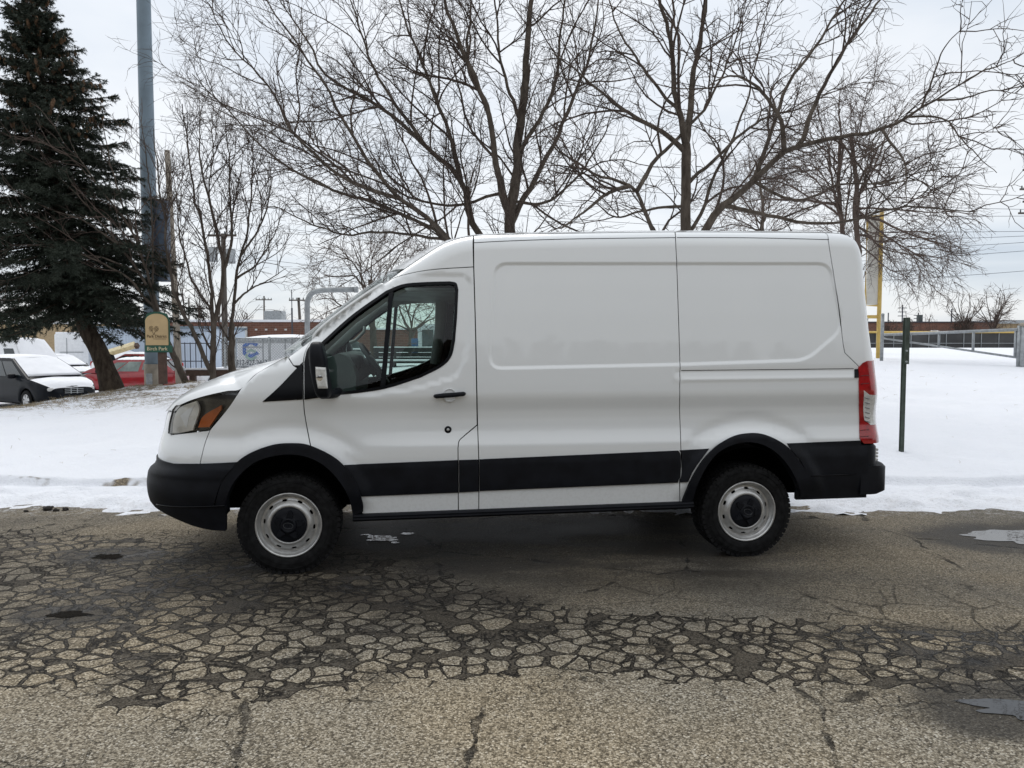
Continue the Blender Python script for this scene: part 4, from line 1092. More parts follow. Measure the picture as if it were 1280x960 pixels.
    ro = mth(nt, 'SUBTRACT', ro, mth(nt, 'MULTIPLY', mth(nt, 'MULTIPLY', c1, mrange(nt, nl, .45, .6)), .30), clamp=True)
    L(nt, ro, b.inputs['Roughness']); b.inputs['Specular IOR Level'].default_value = .16
    h1 = N(nt, 'ShaderNodeBump', inp={'Strength': .9, 'Distance': .045}); L(nt, mth(nt, 'SUBTRACT', mth(nt, 'SUBTRACT', 1.0, mth(nt, 'MULTIPLY', gap, .6)), mth(nt, 'MULTIPLY', crk_shade, .5)), h1.inputs['Height'])
    h2 = N(nt, 'ShaderNodeBump', inp={'Strength': .7, 'Distance': .008})
    L(nt, mth(nt, 'ADD', mth(nt, 'SUBTRACT', 1.0, v.outputs['Distance']), nf), h2.inputs['Height']); L(nt, h1.outputs['Normal'], h2.inputs['Normal'])
    L(nt, h2.outputs['Normal'], b.inputs['Normal'])
    return m
M['road'] = road_mat()
mb = MB()
rx = axis([(-300, -20, 40), (-20, 20, 2), (20, 300, 40)]); ry = axis([(-200, -10, 38), (-10, 7.9, 1.0)])
A_, B_ = np.meshgrid(rx, ry); mb.grid(np.stack([A_, B_, 0*A_], -1))
tag(mb.build('road', M['road'], fix=False), kind='structure')
# puddles: thin water sheets with ragged outlines
def water():
    m, nt, b = nodes('puddle_water'); b.inputs['Base Color'].default_value = (.02, .018, .016, 1); b.inputs['Roughness'].default_value = .02; b.inputs['Specular IOR Level'].default_value = .5
    bump(nt, noise(nt, coords(nt, True), 14, 2), .03, .01, b); return m
M['water'] = water()
def puddle(cx, cy, rx_, ry_, seed):
    a = np.linspace(0, 2*PI, 90)[:-1]
    r = 1+.9*fbm(np.cos(a)*1.1+seed, np.sin(a)*1.1+5, seed, 2)+.45*fbm(np.cos(a)*2.6+seed, np.sin(a)*2.6+9, seed+3, 2)+.10*fbm(np.cos(a)*6+seed, np.sin(a)*6, seed, 1)
    P = np.stack([cx+rx_*r*np.cos(a), cy+ry_*r*np.sin(a), np.full(len(a), .004)], 1)
    mb = MB(); mb.add(P, [tuple(range(len(a)))], False); tag(mb.build('puddle', M['water'], fix=False), kind='structure')
for args in [(-1.05, 6.16, .13, .085, 11), (-.88, 6.33, .05, .03, 5), (-1.22, 6.28, .035, .025, 8), (-.93, 6.03, .03, .02, 9), (4.2, 6.17, .62, .25, 2), (2.35, 3.27, .34, .10, 3), (-3.0, 5.65, .13, .07, 4), (-2.6, 4.42, .09, .05, 6)]: puddle(*args)

def blades(name, label, X_, Y_, hmin, hmax, rad, seed, material):
    rg_ = np.random.default_rng(seed); n = len(X_); z = gz(X_, Y_, True)
    b0 = np.stack([X_, Y_, z-.02], 1); d_ = rg_.normal(size=(n, 3))*[.6, .6, .15]+[0, 0, .75]; hh = rg_.uniform(hmin, hmax, n)[:, None]
    P = np.stack([b0, b0+d_*hh*.55, b0+d_*hh+rg_.normal(size=(n, 3))*hh*[.35, .35, .1]-[0, 0, .02]], 1)
    mb = MB(); tubes(mb, P, np.array([rad, rad*.8, rad*.4])[None].repeat(n, 0), 3)
    return tag(mb.build(name, material, fix=False), label, 'grass', kind='stuff')
# ------------------------------------------------------------------ materials of the surroundings
def bark(name, a, b, sc=9):
    m, nt, bs = nodes(name); co = coords(nt)
    mp = N(nt, 'ShaderNodeMapping'); mp.inputs['Scale'].default_value = (1, 1, .3); L(nt, co, mp.inputs['Vector'])
    f = noise(nt, mp.outputs[0], sc, 5, .65)
    L(nt, ramp(nt, [(.35, a), (.65, b)], f), bs.inputs['Base Color']); bs.inputs['Roughness'].default_value = .9; bs.inputs['Specular IOR Level'].default_value = .15
    bump(nt, noise(nt, mp.outputs[0], sc*3, 4), .6, .03, bs); return m
M['bark'] = bark('bark', (.055, .044, .035), (.13, .108, .088))
M['twig'] = bark('twig_bark', (.050, .038, .032), (.105, .080, .066), 3)
M['twig_red'] = bark('reddish_twigs', (.080, .060, .050), (.155, .118, .10), 3)
M['spruce_bark'] = bark('spruce_bark', (.030, .022, .016), (.085, .066, .050), 12)
M['galv'] = mat('galvanised_steel', (.34, .36, .37), .5, .5, var=.15, scale=12)
M['pole_blue'] = mat('blue_grey_paint', (.17, .225, .27), .55, var=.10, scale=2)
M['box_blue'] = mat('cabinet_paint', (.075, .105, .15), .5, var=.15)
M['concrete'] = mat('concrete', (.30, .265, .215), .9, var=.15, scale=5, bmp=.3)
M['wood_grey'] = bark('weathered_pole', (.19, .165, .135), (.33, .29, .24), 6)
M['wood_brown'] = mat('brown_post_paint', (.085, .050, .036), .75, var=.2, scale=12)
M['sign_tan'] = mat('sign_tan', (.50, .36, .19), .7, var=.05)
M['sign_green'] = mat('sign_green', (.018, .085, .055), .6, var=.1)
M['sign_ink'] = mat('sign_ink', (.12, .085, .04), .7)
M['sign_cream'] = mat('sign_cream', (.70, .60, .38), .7)
M['yellow'] = mat('yellow_paint', (.62, .43, .12), .55, var=.10, scale=8)
M['mesh_cream'] = mat('cream_mesh', (.70, .68, .62), .8, var=.05)
M['post_green'] = mat('green_steel', (.060, .078, .062), .55, .3, var=.25, scale=9)
M['screen'] = mat('dark_windscreen', (.055, .055, .055), .9, var=.2, scale=.6)
M['snowcap'] = mat('snow_cap', (.80, .81, .835), .8, var=.03, scale=3, bmp=.4, bscale=18)
M['white_veh'] = mat('white_vehicle_paint', (.72, .73, .74), .3, coat=.6, var=.05)
M['red_veh'] = mat('red_vehicle_paint', (.27, .006, .010), .3, coat=.9, var=.12)
M['dark_veh'] = mat('dark_blue_grey_paint', (.004, .006, .009), .4, coat=.06, var=.2, spec=.12)
M['carglass2'] = mat('pale_car_glass', (.17, .21, .19), .08, spec=.6, var=.35, scale=1.5)
M['headlamp'] = mat('car_headlamp', (.46, .46, .45), .25, coat=.5)
M['wheelcover'] = mat('wheel_cover', (.52, .52, .52), .35, .4)
M['white_panel'] = mat('white_panel', (.68, .70, .72), .6, var=.05, scale=1.5)
M['pale_blue'] = mat('pale_blue_cladding', (.50, .58, .68), .6, var=.06, scale=1)
M['tan_wall'] = mat('tan_wall', (.36, .27, .16), .85, var=.12)
M['logo_blue'] = mat('logo_blue', (.05, .14, .45), .6)
M['logo_green'] = mat('logo_green', (.32, .46, .40), .6)
M['letter_dark'] = mat('letter_dark', (.03, .035, .05), .6)
M['bin_grey'] = mat('bin_grey', (.07, .085, .085), .6)
M['bench_dark'] = mat('bench_dark', (.035, .035, .033), .7, var=.25)
M['blue_bin'] = mat('blue_plastic', (.03, .09, .20), .6)
M['dirt'] = mat('dirt_clod', (.035, .03, .026), .95, var=.3, scale=30)
def brick_mat():
    m, nt, b = nodes('brick'); co = coords(nt)
    sp = N(nt, 'ShaderNodeSeparateXYZ'); L(nt, co, sp.inputs[0]); cb_ = N(nt, 'ShaderNodeCombineXYZ'); L(nt, mth(nt, 'ADD', sp.outputs[0], sp.outputs[1]), cb_.inputs[0]); L(nt, sp.outputs[2], cb_.inputs[1])
    br = N(nt, 'ShaderNodeTexBrick', inp={'Scale': 1.0, 'Mortar Size': .012, 'Brick Width': .42, 'Row Height': .16}); L(nt, cb_.outputs[0], br.inputs['Vector'])
    br.inputs['Color1'].default_value = (.17, .072, .046, 1); br.inputs['Color2'].default_value = (.11, .048, .033, 1); br.inputs['Mortar'].default_value = (.20, .14, .11, 1)
    L(nt, mixc(nt, mth(nt, 'MULTIPLY', noise(nt, co, .7), .5), br.outputs['Color'], (.12, .055, .04)), b.inputs['Base Color']); b.inputs['Roughness'].default_value = .9
    return m
M['brick'] = brick_mat()
def needle_mat():
    m, nt, b = nodes('spruce_needles'); co = coords(nt)
    f = mth(nt, 'ADD', mth(nt, 'MULTIPLY', noise(nt, co, 1.6, 3), .6), mth(nt, 'MULTIPLY', noise(nt, co, 22, 2), .5))
    L(nt, ramp(nt, [(.38, (.013, .018, .012)), (.55, (.030, .040, .028)), (.72, (.066, .076, .058))], f), b.inputs['Base Color']); b.inputs['Roughness'].default_value = .7; b.inputs['Specular IOR Level'].default_value = .25
    return m
M['needles'] = needle_mat()
M['cone'] = mat('spruce_cones', (.17, .10, .055), .85, var=.25)

M['pole_far'] = bark('dark_weathered_pole', (.07, .062, .055), (.13, .115, .10), 6)
M['straw'] = mat('dry_grass', (.34, .27, .165), .9, var=.3, scale=8)
# ------------------------------------------------------------------ bare trees
def tubes(mb, P, Rd, n=4):
    """many branches at once: P (B,N,3), Rd (B,N)"""
    B, K = P.shape[:2]
    t = np.gradient(P, axis=1); t /= np.linalg.norm(t, axis=2)[..., None]+1e-9
    ref = np.where(np.abs(t[:, :1, 2:3]) < .8, np.array([0, 0, 1.]), np.array([1., 0, 0]))
    u = np.cross(t, np.broadcast_to(ref, t.shape)); u /= np.linalg.norm(u, axis=2)[..., None]+1e-9
    w_ = np.cross(t, u); a = np.arange(n)*2*PI/n
    V = P[:, :, None]+Rd[..., None, None]*(np.cos(a)[:, None]*u[:, :, None]+np.sin(a)[:, None]*w_[:, :, None])
    b = (np.arange(B)*K*n)[:, None, None]; i = (np.arange(K-1)*n)[None, :, None]; j = np.arange(n)[None, None]; j2 = (j+1) % n
    Q = np.stack([b+i+j, b+i+n+j, b+i+n+j2, b+i+j2], -1).reshape(-1, 4)
    mb.addnp(V.reshape(-1, 3), Q)
def resample_curve(P, n):
    c = catmull(P, 8); l = np.r_[0, np.cumsum(np.linalg.norm(np.diff(c, axis=0), axis=1))]
    s = np.linspace(0, l[-1], n); return np.stack([np.interp(s, l, c[:, k]) for k in range(3)], 1)
def sprout(P, Rd, per_m, t0, length, ang, up, rng, n=6, jit=.12, rk=.5, rmin=.004, fall=.55, drop=0.0):
    B, K = P.shape[:2]
    seg_ = np.linalg.norm(np.diff(P, axis=1), axis=2).sum(1)
    cnt = np.maximum(1, (seg_*(1-t0)*per_m+rng.random(B)).astype(int))
    idx = np.repeat(np.arange(B), cnt); m = len(idx)
    t = t0+(1-t0)*rng.random(m)**.9
    f = t*(K-1); i = np.minimum(f.astype(int), K-2); fr = (f-i)[:, None]
    o = P[idx, i]*(1-fr)+P[idx, i+1]*fr; d = P[idx, i+1]-P[idx, i]; d /= np.linalg.norm(d, axis=1)[:, None]+1e-9
    r0 = Rd[idx, i]*(1-fr[:, 0])+Rd[idx, i+1]*fr[:, 0]
    q = rng.normal(size=(m, 3)); q -= (q*d).sum(1)[:, None]*d; q /= np.linalg.norm(q, axis=1)[:, None]
    a = R(ang)*(.6+.8*rng.random(m))[:, None]
    dn = np.cos(a)*d+np.sin(a)*q; dn[:, 2] += up; dn /= np.linalg.norm(dn, axis=1)[:, None]
    ln = length*(1-fall*t)*(.45+1.0*rng.random(m)); st = ln/(n-1)
    C = np.empty((m, n, 3)); C[:, 0] = o
    for k in range(1, n):
        dn = dn+jit*rng.normal(size=(m, 3)); dn[:, 2] += .04*up-drop*k/n; dn /= np.linalg.norm(dn, axis=1)[:, None]
        C[:, k] = C[:, k-1]+dn*st[:, None]
    rb = np.maximum(np.minimum(r0*.72, .92*rk*(.004+.010*ln)), rmin*.88)
    return C, rb[:, None]*np.linspace(1, .35, n)[None]
def bare_tree(name, label, D, base_px, limbs, levels, seed, group=None, bark_m='bark', twig_m='twig', rscale=1.0, spread=2.0, lean_y=0.0):
    """limbs: (r0, r1, [(px,py)...]) traced through the photo, each wandering in depth"""
    rng = np.random.default_rng(seed)
    bp = at(base_px, 400, D); base = np.array([bp.x, D, float(gz(bp.x, D))-.03])
    root = thing(name, label, 'tree', base, 0, group)
    mt, mc = MB(), MB(); P0, R0 = [], []
    for lb in limbs:
        r0, r1, pts = lb[:3]; grounded = len(lb) > 3 and lb[3]
        dyk = lb[4] if len(lb) > 4 else rng.uniform(-1, 1)*spread
        k = len(pts); ps = []
        d0_, j0 = 0.0, None
        if P0 and not grounded:          # grow out of the nearest limb already there
            Q = np.concatenate(P0); dd = (Q[:, 1]*CP-(Q[:, 2]-HCAM)*SP); uu = 640+FPX*Q[:, 0]/dd; vv_ = 480-FPX*(Q[:, 1]*SP+(Q[:, 2]-HCAM)*CP)/dd
            jn = int(np.argmin((uu-pts[0][0])**2+(vv_-pts[0][1])**2)); j0 = Q[jn]; d0_ = j0[1]-D
        for i, (x, y) in enumerate(pts):
            ps.append(at(x, y, D+d0_+dyk*(i/(k-1))**1.2))
        ps = [np.array(p) for p in ps]
        if j0 is not None: ps[0] = j0
        if grounded: ps = [base+(np.array([ps[0][0]-base[0], 0, 0])*.6)]+ps
        c = resample_curve(ps, 26)
        ln = np.linalg.norm(np.diff(c, axis=0), axis=1).sum()
        wig = np.cumsum(rng.normal(size=(26, 3)), 0); wig -= np.linspace(0, 1, 26)[:, None]*wig[-1]
        c = c+wig*ln*.0035
        rr = (r0+(r1-r0)*np.linspace(0, 1, 26)**.8)*rscale
        if grounded: rr[:3] *= np.array([1.35, 1.12, 1.04])
        c[0] = c[0] if not len(P0) or grounded else j0; P0.append(c); R0.append(rr)
    P = np.array(P0)-base; Rr = np.array(R0)
    tubes(mt, P, Rr, 10)
    cur = [(P, Rr)]
    for lv in levels:
        C, cr_ = sprout(cur[-1][0], cur[-1][1], rng=rng, **lv)
        tubes(mc, C, cr_, 4 if len(C) < 1500 else 3); cur.append((C, cr_))
    mt.build('trunk', M[bark_m], root, fix=False)
    mc.build('crown', M[twig_m], root, fix=False)
    return root
LV1 = [dict(per_m=3.4, t0=.12, length=2.4, ang=38, up=.12, n=9, jit=.15, rk=.95, rmin=.009),
       dict(per_m=5.4, t0=.10, length=1.1, ang=42, up=.08, n=7, jit=.20, rk=.9, rmin=.0062),
       dict(per_m=8.0, t0=.10, length=.5, ang=45, up=.05, n=5, jit=.25, rk=.9, rmin=.0047)]
bare_tree('honey_locust_tree', 'wide bare tree of many dark spreading limbs rising behind the van cab', 15.5, 628, [
    (.20, .10, [(634, 330), (636, 268), (648, 200), (655, 110)], True, .2),
    (.105, .014, [(654, 130), (660, 60), (668, -20), (690, -170)], False, .6),
    (.10, .012, [(634, 262), (622, 218), (600, 135), (568, 62), (545, -10), (520, -150)], False, -1.4),
    (.10, .012, [(633, 350), (594, 287), (572, 225), (522, 182), (468, 140), (415, 110), (385, 60), (345, -10)], False, 1.5),
    (.085, .011, [(633, 372), (556, 296), (500, 246), (456, 192), (430, 150), (402, 95), (362, 40), (318, -20)], False, -2.2),
    (.07, .010, [(632, 385), (540, 292), (482, 264), (420, 243), (345, 196), (290, 140), (240, 92)], False, -.5),
    (.085, .011, [(638, 285), (660, 238), (690, 190), (716, 130), (742, 55), (760, -60)], False, 1.6),
    (.06, .010, [(566, 222), (555, 150), (528, 80), (498, 0), (480, -90)], False, 2.0),
    (.06, .010, [(648, 190), (690, 120), (700, 50), (706, -80)], False, -1.8),
    (.05, .009, [(655, 150), (628, 80), (618, 0), (610, -90)], False, 1.0),
    (.05, .008, [(500, 250), (440, 225), (380, 180), (330, 105), (280, 45), (262, 5)], False, -2.6),
    (.04, .008, [(560, 300), (490, 290), (420, 290), (350, 262), (300, 250)], False, 1.8),
    (.04, .008, [(620, 250), (560, 262), (480, 236), (400, 205), (330, 168), (262, 150)], False, 2.4),
    (.055, .009, [(520, 182), (478, 110), (450, 40), (430, -40)], False, -1.0),
    (.055, .009, [(606, 150), (585, 70), (590, 0), (585, -90)], False, 2.5),
    (.045, .008, [(640, 250), (680, 255), (715, 230), (750, 180), (775, 120)], False, -2.0)], LV1, 3, 'big bare trees behind the van', twig_m='twig', rscale=.80)
LV2 = [dict(per_m=2.5, t0=.12, length=2.1, ang=44, up=.05, n=9, jit=.17, rk=1.0, rmin=.011),
       dict(per_m=4.0, t0=.12, length=.95, ang=46, up=.03, n=7, jit=.22, rk=1.0, rmin=.008),
       dict(per_m=5.0, t0=.12, length=.44, ang=48, up=.0, n=5, jit=.26, rk=1.0, rmin=.006)]
bare_tree('locust_tree', 'bare tree with one long limb reaching far right above the van rear', 14.0, 868, [
    (.135, .10, [(866, 380), (860, 285), (858, 225), (857, 180)], True, .1),
    (.085, .012, [(857, 182), (868, 130), (876, 70), (884, 0), (890, -130)], False, .9),
    (.075, .012, [(857, 180), (848, 120), (845, 60), (832, 0), (815, -120)], False, -1.2),
    (.065, .010, [(852, 188), (830, 165), (800, 150), (765, 128), (722, 88), (690, 66)], False, -.9),
    (.105, .014, [(872, 345), (890, 278), (938, 234), (985, 190), (1058, 170), (1116, 154), (1160, 126), (1205, 103)], False, -1.3),
    (.022, .006, [(1160, 126), (1205, 122), (1240, 112), (1278, 118)], False, -1.0),
    (.022, .006, [(1200, 104), (1225, 92), (1248, 82), (1268, 74)], False, -1.2),
    (.024, .006, [(1140, 138), (1182, 150), (1205, 176), (1246, 216)], False, -1.0),
    (.024, .006, [(1150, 134), (1165, 95), (1180, 60), (1208, 30)], False, -1.0),
    (.032, .007, [(1110, 157), (1128, 205), (1133, 250)], False, -1.6),
    (.055, .009, [(982, 192), (976, 152), (948, 116), (915, 98), (885, 108)], False, -1.5),
    (.055, .010, [(1004, 184), (1030, 112), (1068, 50), (1110, -10), (1160, -70)], False, .6),
    (.050, .010, [(950, 225), (982, 122), (1020, 60), (1058, -4), (1090, -80)], False, 1.6),
    (.05, .009, [(905, 262), (960, 273), (1022, 283), (1062, 280), (1120, 262), (1172, 264), (1222, 265)], False, -1.8),
    (.075, .012, [(858, 395), (812, 288), (790, 236), (742, 216), (702, 190), (686, 176)], False, -1.5),
    (.05, .012, [(792, 234), (764, 240), (730, 264), (703, 284)], False, -1.0),
    (.05, .010, [(795, 245), (820, 200), (850, 170), (890, 120), (915, 60), (935, -10)], False, 1.8),
    (.045, .009, [(866, 300), (900, 220), (930, 150), (945, 80), (960, 0)], False, 2.2),
    (.045, .009, [(860, 230), (905, 190), (960, 150), (1010, 132), (1060, 96)], False, 1.2),
    (.040, .009, [(850, 130), (800, 80), (770, 30), (750, -40)], False, 1.4),
    (.040, .009, [(938, 234), (1000, 250), (1050, 228), (1100, 230), (1146, 225)], False, -2.0),
    (.035, .008, [(840, 250), (800, 262), (770, 270), (740, 250), (715, 250)], False, 1.4)], LV2, 5, 'big bare trees behind the van', twig_m='twig', rscale=.84)
LV3 = [dict(per_m=3.1, t0=.15, length=2.3, ang=38, up=.10, n=8, jit=.13, rk=.7, rmin=.011, drop=.16),
       dict(per_m=4.6, t0=.1, length=1.2, ang=40, up=.03, n=6, jit=.16, rk=.7, rmin=.0085, drop=.12),
       dict(per_m=4.6, t0=.1, length=.55, ang=42, up=.0, n=4, jit=.2, rk=.7, rmin=.0068, drop=.05)]
def fan(bx, by, tips, r0=.05, bend=.35):
    o = []
    for (x, y) in tips:
        k = rnd.uniform(-.5, 1.0); y0 = by+k*(y-by)*.45; x0 = bx+rnd.uniform(-2, 2)
        mx, my = x0+(x-x0)*rnd.uniform(.35, .55), y0+(y-y0)*(.45+bend*.3)+rnd.uniform(-9, 9)
        o.append((r0*rnd.uniform(.45, 1.0), .010, [(x0, y0), (x0+(mx-x0)*.45+rnd.uniform(-4, 4), y0+(my-y0)*.5), (mx, my), ((mx+x)/2+rnd.uniform(-8, 8), (my+y)/2+rnd.uniform(-8, 8)), (x, y)]))
    return o
bare_tree('elm_tree', 'bare tree with reddish trunk and drooping fine twigs beyond the van rear', 25, 1068, [
    (.115, .06, [(1070, 380), (1071, 300), (1068, 235), (1064, 170)], True, .3), (.10, .05, [(1066, 380), (1052, 290), (1048, 230), (1050, 170)], False, .6)]
    + fan(1069, 260, [(1120, 150), (1150, 180), (1180, 215), (1200, 265), (1195, 310), (1180, 345), (1110, 200), (1165, 240), (1135, 130)], .055)
    + fan(1050, 260, [(960, 180), (985, 140), (1020, 120), (935, 215), (920, 255), (1050, 108), (1085, 105), (1000, 200), (1030, 170)], .055)
    + fan(1071, 285, [(1130, 300), (1160, 320), (1190, 290), (1140, 345)], .045), LV3, 8, None, bark_m='twig_red', twig_m='twig_red', spread=2.2)
bare_tree('elm_tree', 'small pale twiggy bare tree far behind, seen between the two big tree trunks', 42, 955, [
    (.16, .06, [(956, 380), (952, 280), (950, 210)], True, .3)] + fan(952, 290, [(900, 210), (925, 190), (985, 200), (1005, 235), (880, 250), (960, 185), (1015, 262), (868, 278)], .06),
    [dict(LV3[0], length=2.6), dict(LV3[1], rmin=.013), dict(LV3[2], rmin=.010)], 18, None, twig_m='twig_red')
bare_tree('ash_tree', 'bare twiggy tree showing above the windscreen and beside the bent pole', 26, 468, [
    (.125, .08, [(467, 440), (466, 400), (463, 350)], True, .2)]
    + fan(465, 380, [(405, 345), (420, 320), (440, 305), (470, 300), (500, 310), (520, 330), (395, 375), (415, 395), (530, 350)], .05), LV3, 12, None, twig_m='twig_red', spread=1.5)
bare_tree('ash_tree', 'small bare tree seen through the cab windows of the van', 40, 515, [
    (.17, .12, [(514, 428), (514, 415)], True, .1)]
    + fan(514, 420, [(480, 375), (495, 360), (512, 352), (530, 360), (548, 378), (472, 395), (556, 395)], .09), [dict(LV3[0], length=2.0), dict(LV3[1], rmin=.012), dict(LV3[2], rmin=.010)], 14, None, spread=1.2)
# young trees and the leaning shrub on the left
LV4 = [dict(per_m=4.6, t0=.2, length=1.5, ang=30, up=.22, n=8, jit=.12, rk=.8, rmin=.009),
       dict(per_m=5.2, t0=.1, length=.8, ang=36, up=.14, n=6, jit=.16, rk=.8, rmin=.0068),
       dict(per_m=5.0, t0=.1, length=.38, ang=40, up=.08, n=4, jit=.2, rk=.8, rmin=.0055)]
bare_tree('young_tree', 'young bare tree of several thin upright stems right of the park sign', 17.0, 266, [
    (.085, .06, [(266, 470), (266, 430), (268, 400)], True, .1),
    (.065, .008, [(266, 470), (250, 440), (240, 415), (223, 380), (211, 325), (206, 270), (196, 200), (192, 160)], False, -.6),
    (.06, .010, [(264, 440), (262, 400), (259, 350), (248, 290), (236, 240), (232, 180), (228, 130)], False, .5),
    (.065, .010, [(268, 405), (279, 370), (282, 335), (272, 290), (262, 250), (255, 200), (250, 140)], False, .2),
    (.045, .008, [(281, 340), (290, 300), (288, 250), (285, 190), (280, 140)], False, .8),
    (.035, .008, [(262, 390), (240, 350), (226, 310), (222, 260), (214, 210)], False, -1.0),
    (.03, .007, [(272, 290), (262, 240), (268, 190), (262, 150)], False, .6)], LV4, 21, 'young bare trees left of the van', rscale=.85)
bare_tree('young_tree', 'young bare tree with one dark trunk in front of the white trailer', 17.6, 290, [
    (.105, .075, [(290, 462), (289, 430), (290, 405)], True, .1),
    (.05, .009, [(290, 408), (292, 375), (296, 345), (303, 310), (312, 260), (316, 210), (316, 165)], False, .4),
    (.035, .008, [(289, 430), (275, 405), (268, 370), (262, 340)], False, .6),
    (.035, .008, [(297, 350), (320, 330), (340, 300), (352, 270)], False, -.6),
    (.035, .007, [(292, 380), (312, 362), (335, 350), (358, 335)], False, -.3),
    (.035, .007, [(302, 315), (325, 280), (335, 240), (340, 200)], False, .8)], LV4, 22, 'young bare trees left of the van', rscale=.85)
LVB = [dict(per_m=2.4, t0=.15, length=1.7, ang=30, up=.05, n=8, jit=.12, rk=.8, rmin=.009),
       dict(per_m=3.0, t0=.1, length=.8, ang=34, up=.06, n=6, jit=.16, rk=.8, rmin=.007),
       dict(per_m=2.6, t0=.1, length=.35, ang=40, up=.03, n=4, jit=.2, rk=.8, rmin=.0055)]
bare_tree('leaning_tree', 'bare shrubby tree whose leaning trunk crosses behind the park sign post', 17.4, 237, [
    (.105, .06, [(237, 488), (222, 455), (208, 425), (198, 395)], True, -.2),
    (.05, .008, [(200, 402), (186, 360), (174, 335), (140, 288), (95, 240), (50, 196)], False, -.6),
    (.045, .008, [(198, 395), (188, 350), (166, 290), (150, 235), (136, 180), (128, 150)], False, -.5),
    (.04, .008, [(192, 380), (150, 340), (96, 315), (40, 300)], False, -.9),
    (.035, .008, [(196, 390), (190, 330), (188, 270), (182, 200), (176, 150)], False, .3),
    (.03, .007, [(176, 338), (120, 320), (70, 330), (30, 345)], False, -.8),
    (.03, .007, [(150, 300), (105, 275), (60, 260), (22, 240)], False, -.9),
    (.03, .007, [(165, 290), (120, 230), (95, 190), (85, 165)], False, -1.0)], LVB, 23, None, twig_m='twig_red', rscale=.85)
# far trees on the right skyline
def small_tree(name, label, px, D, top_py, w_px, seed, grp=None, dens=1.0, tw='twig_red'):
    bp = at(px, 420, D); base = np.array([bp.x, D, float(gz(bp.x, D))]); k = D/FPX
    h = at(px, top_py, D).z-base[2]; rng = np.random.default_rng(seed)
    root = thing(name, label, 'tree', base, 0, grp); mt, mc = MB(), MB()
    P = []; 
    for i in range(13):
        a = rng.uniform(0, 2*PI); s = rng.uniform(.2, 1)*w_px*k*.5
        tip = np.array([math.cos(a)*s, math.sin(a)*s, h*(.98-.35*(s/(w_px*k*.5))**2)])
        P.append(resample_curve([np.array([0, 0, 0]), np.array([tip[0]*.03, tip[1]*.03, h*.22]), np.array([tip[0]*.35, tip[1]*.35, h*rng.uniform(.38, .5)]), np.array([tip[0]*.8+rng.normal()*.04*h, tip[1]*.8+rng.normal()*.04*h, tip[2]*.78]), tip], 14))
    P = np.array(P); Rr = np.linspace(.010*h, .002*h+.008, 14)[None].repeat(13, 0)
    tubes(mt, P, Rr, 6)
    C, c_ = sprout(P, Rr, 2.0*dens, .15, h*.34, 46, .05, rng, n=6, rk=1.2, rmin=.030); tubes(mc, C, c_, 3)
    C2, c2_ = sprout(C, c_, 3.4*dens, .1, h*.15, 46, .02, rng, n=5, rk=1.2, rmin=.022); tubes(mc, C2, c2_, 3)
    mt.build('trunk', M['twig'], root, fix=False); mc.build('crown', M[tw], root, fix=False)
    return root
FT = 'bare trees on the far skyline'
small_tree('bare_tree', 'rounded brown bare tree on the far skyline, right of the bushy one', 1241, 88, 356, 52, 1, FT, .75)
small_tree('bare_tree', 'loose low bare tree left of the rounded one on the far skyline', 1205, 92, 362, 62, 2, FT, .45)
small_tree('bush', 'dense dark bush under the bare skyline trees', 1203, 84, 392, 20, 4, None, 2.0, 'twig')
small_tree('bush', 'dark bush at the near end of the far brick wall beside the yellow pole', 1110, 84, 400, 26, 6, None, 2.2, 'twig')
small_tree('bush', 'brown bush behind the green steel post on the far skyline', 1138, 86, 398, 24, 7, None, 2.0)
small_tree('bare_tree', 'pale thin bare tree between far poles on the skyline', 1159, 120, 390, 26, 9, None, .3)
small_tree('bare_tree', 'hazy round bare tree above the brick building roof', 306, 95, 388, 24, 10, None, .6)
small_tree('bare_tree', 'hazy bare tree on the skyline left of the bent pole', 352, 100, 385, 26, 11, None, .4)
small_tree('bare_tree', 'brown twiggy bare tree under the bent pole above the windscreen', 425, 60, 372, 70, 13, None, .6)
small_tree('bush', 'brown bush seen through the cab window beside the small tree', 527, 44, 418, 12, 15, None, 1.5)

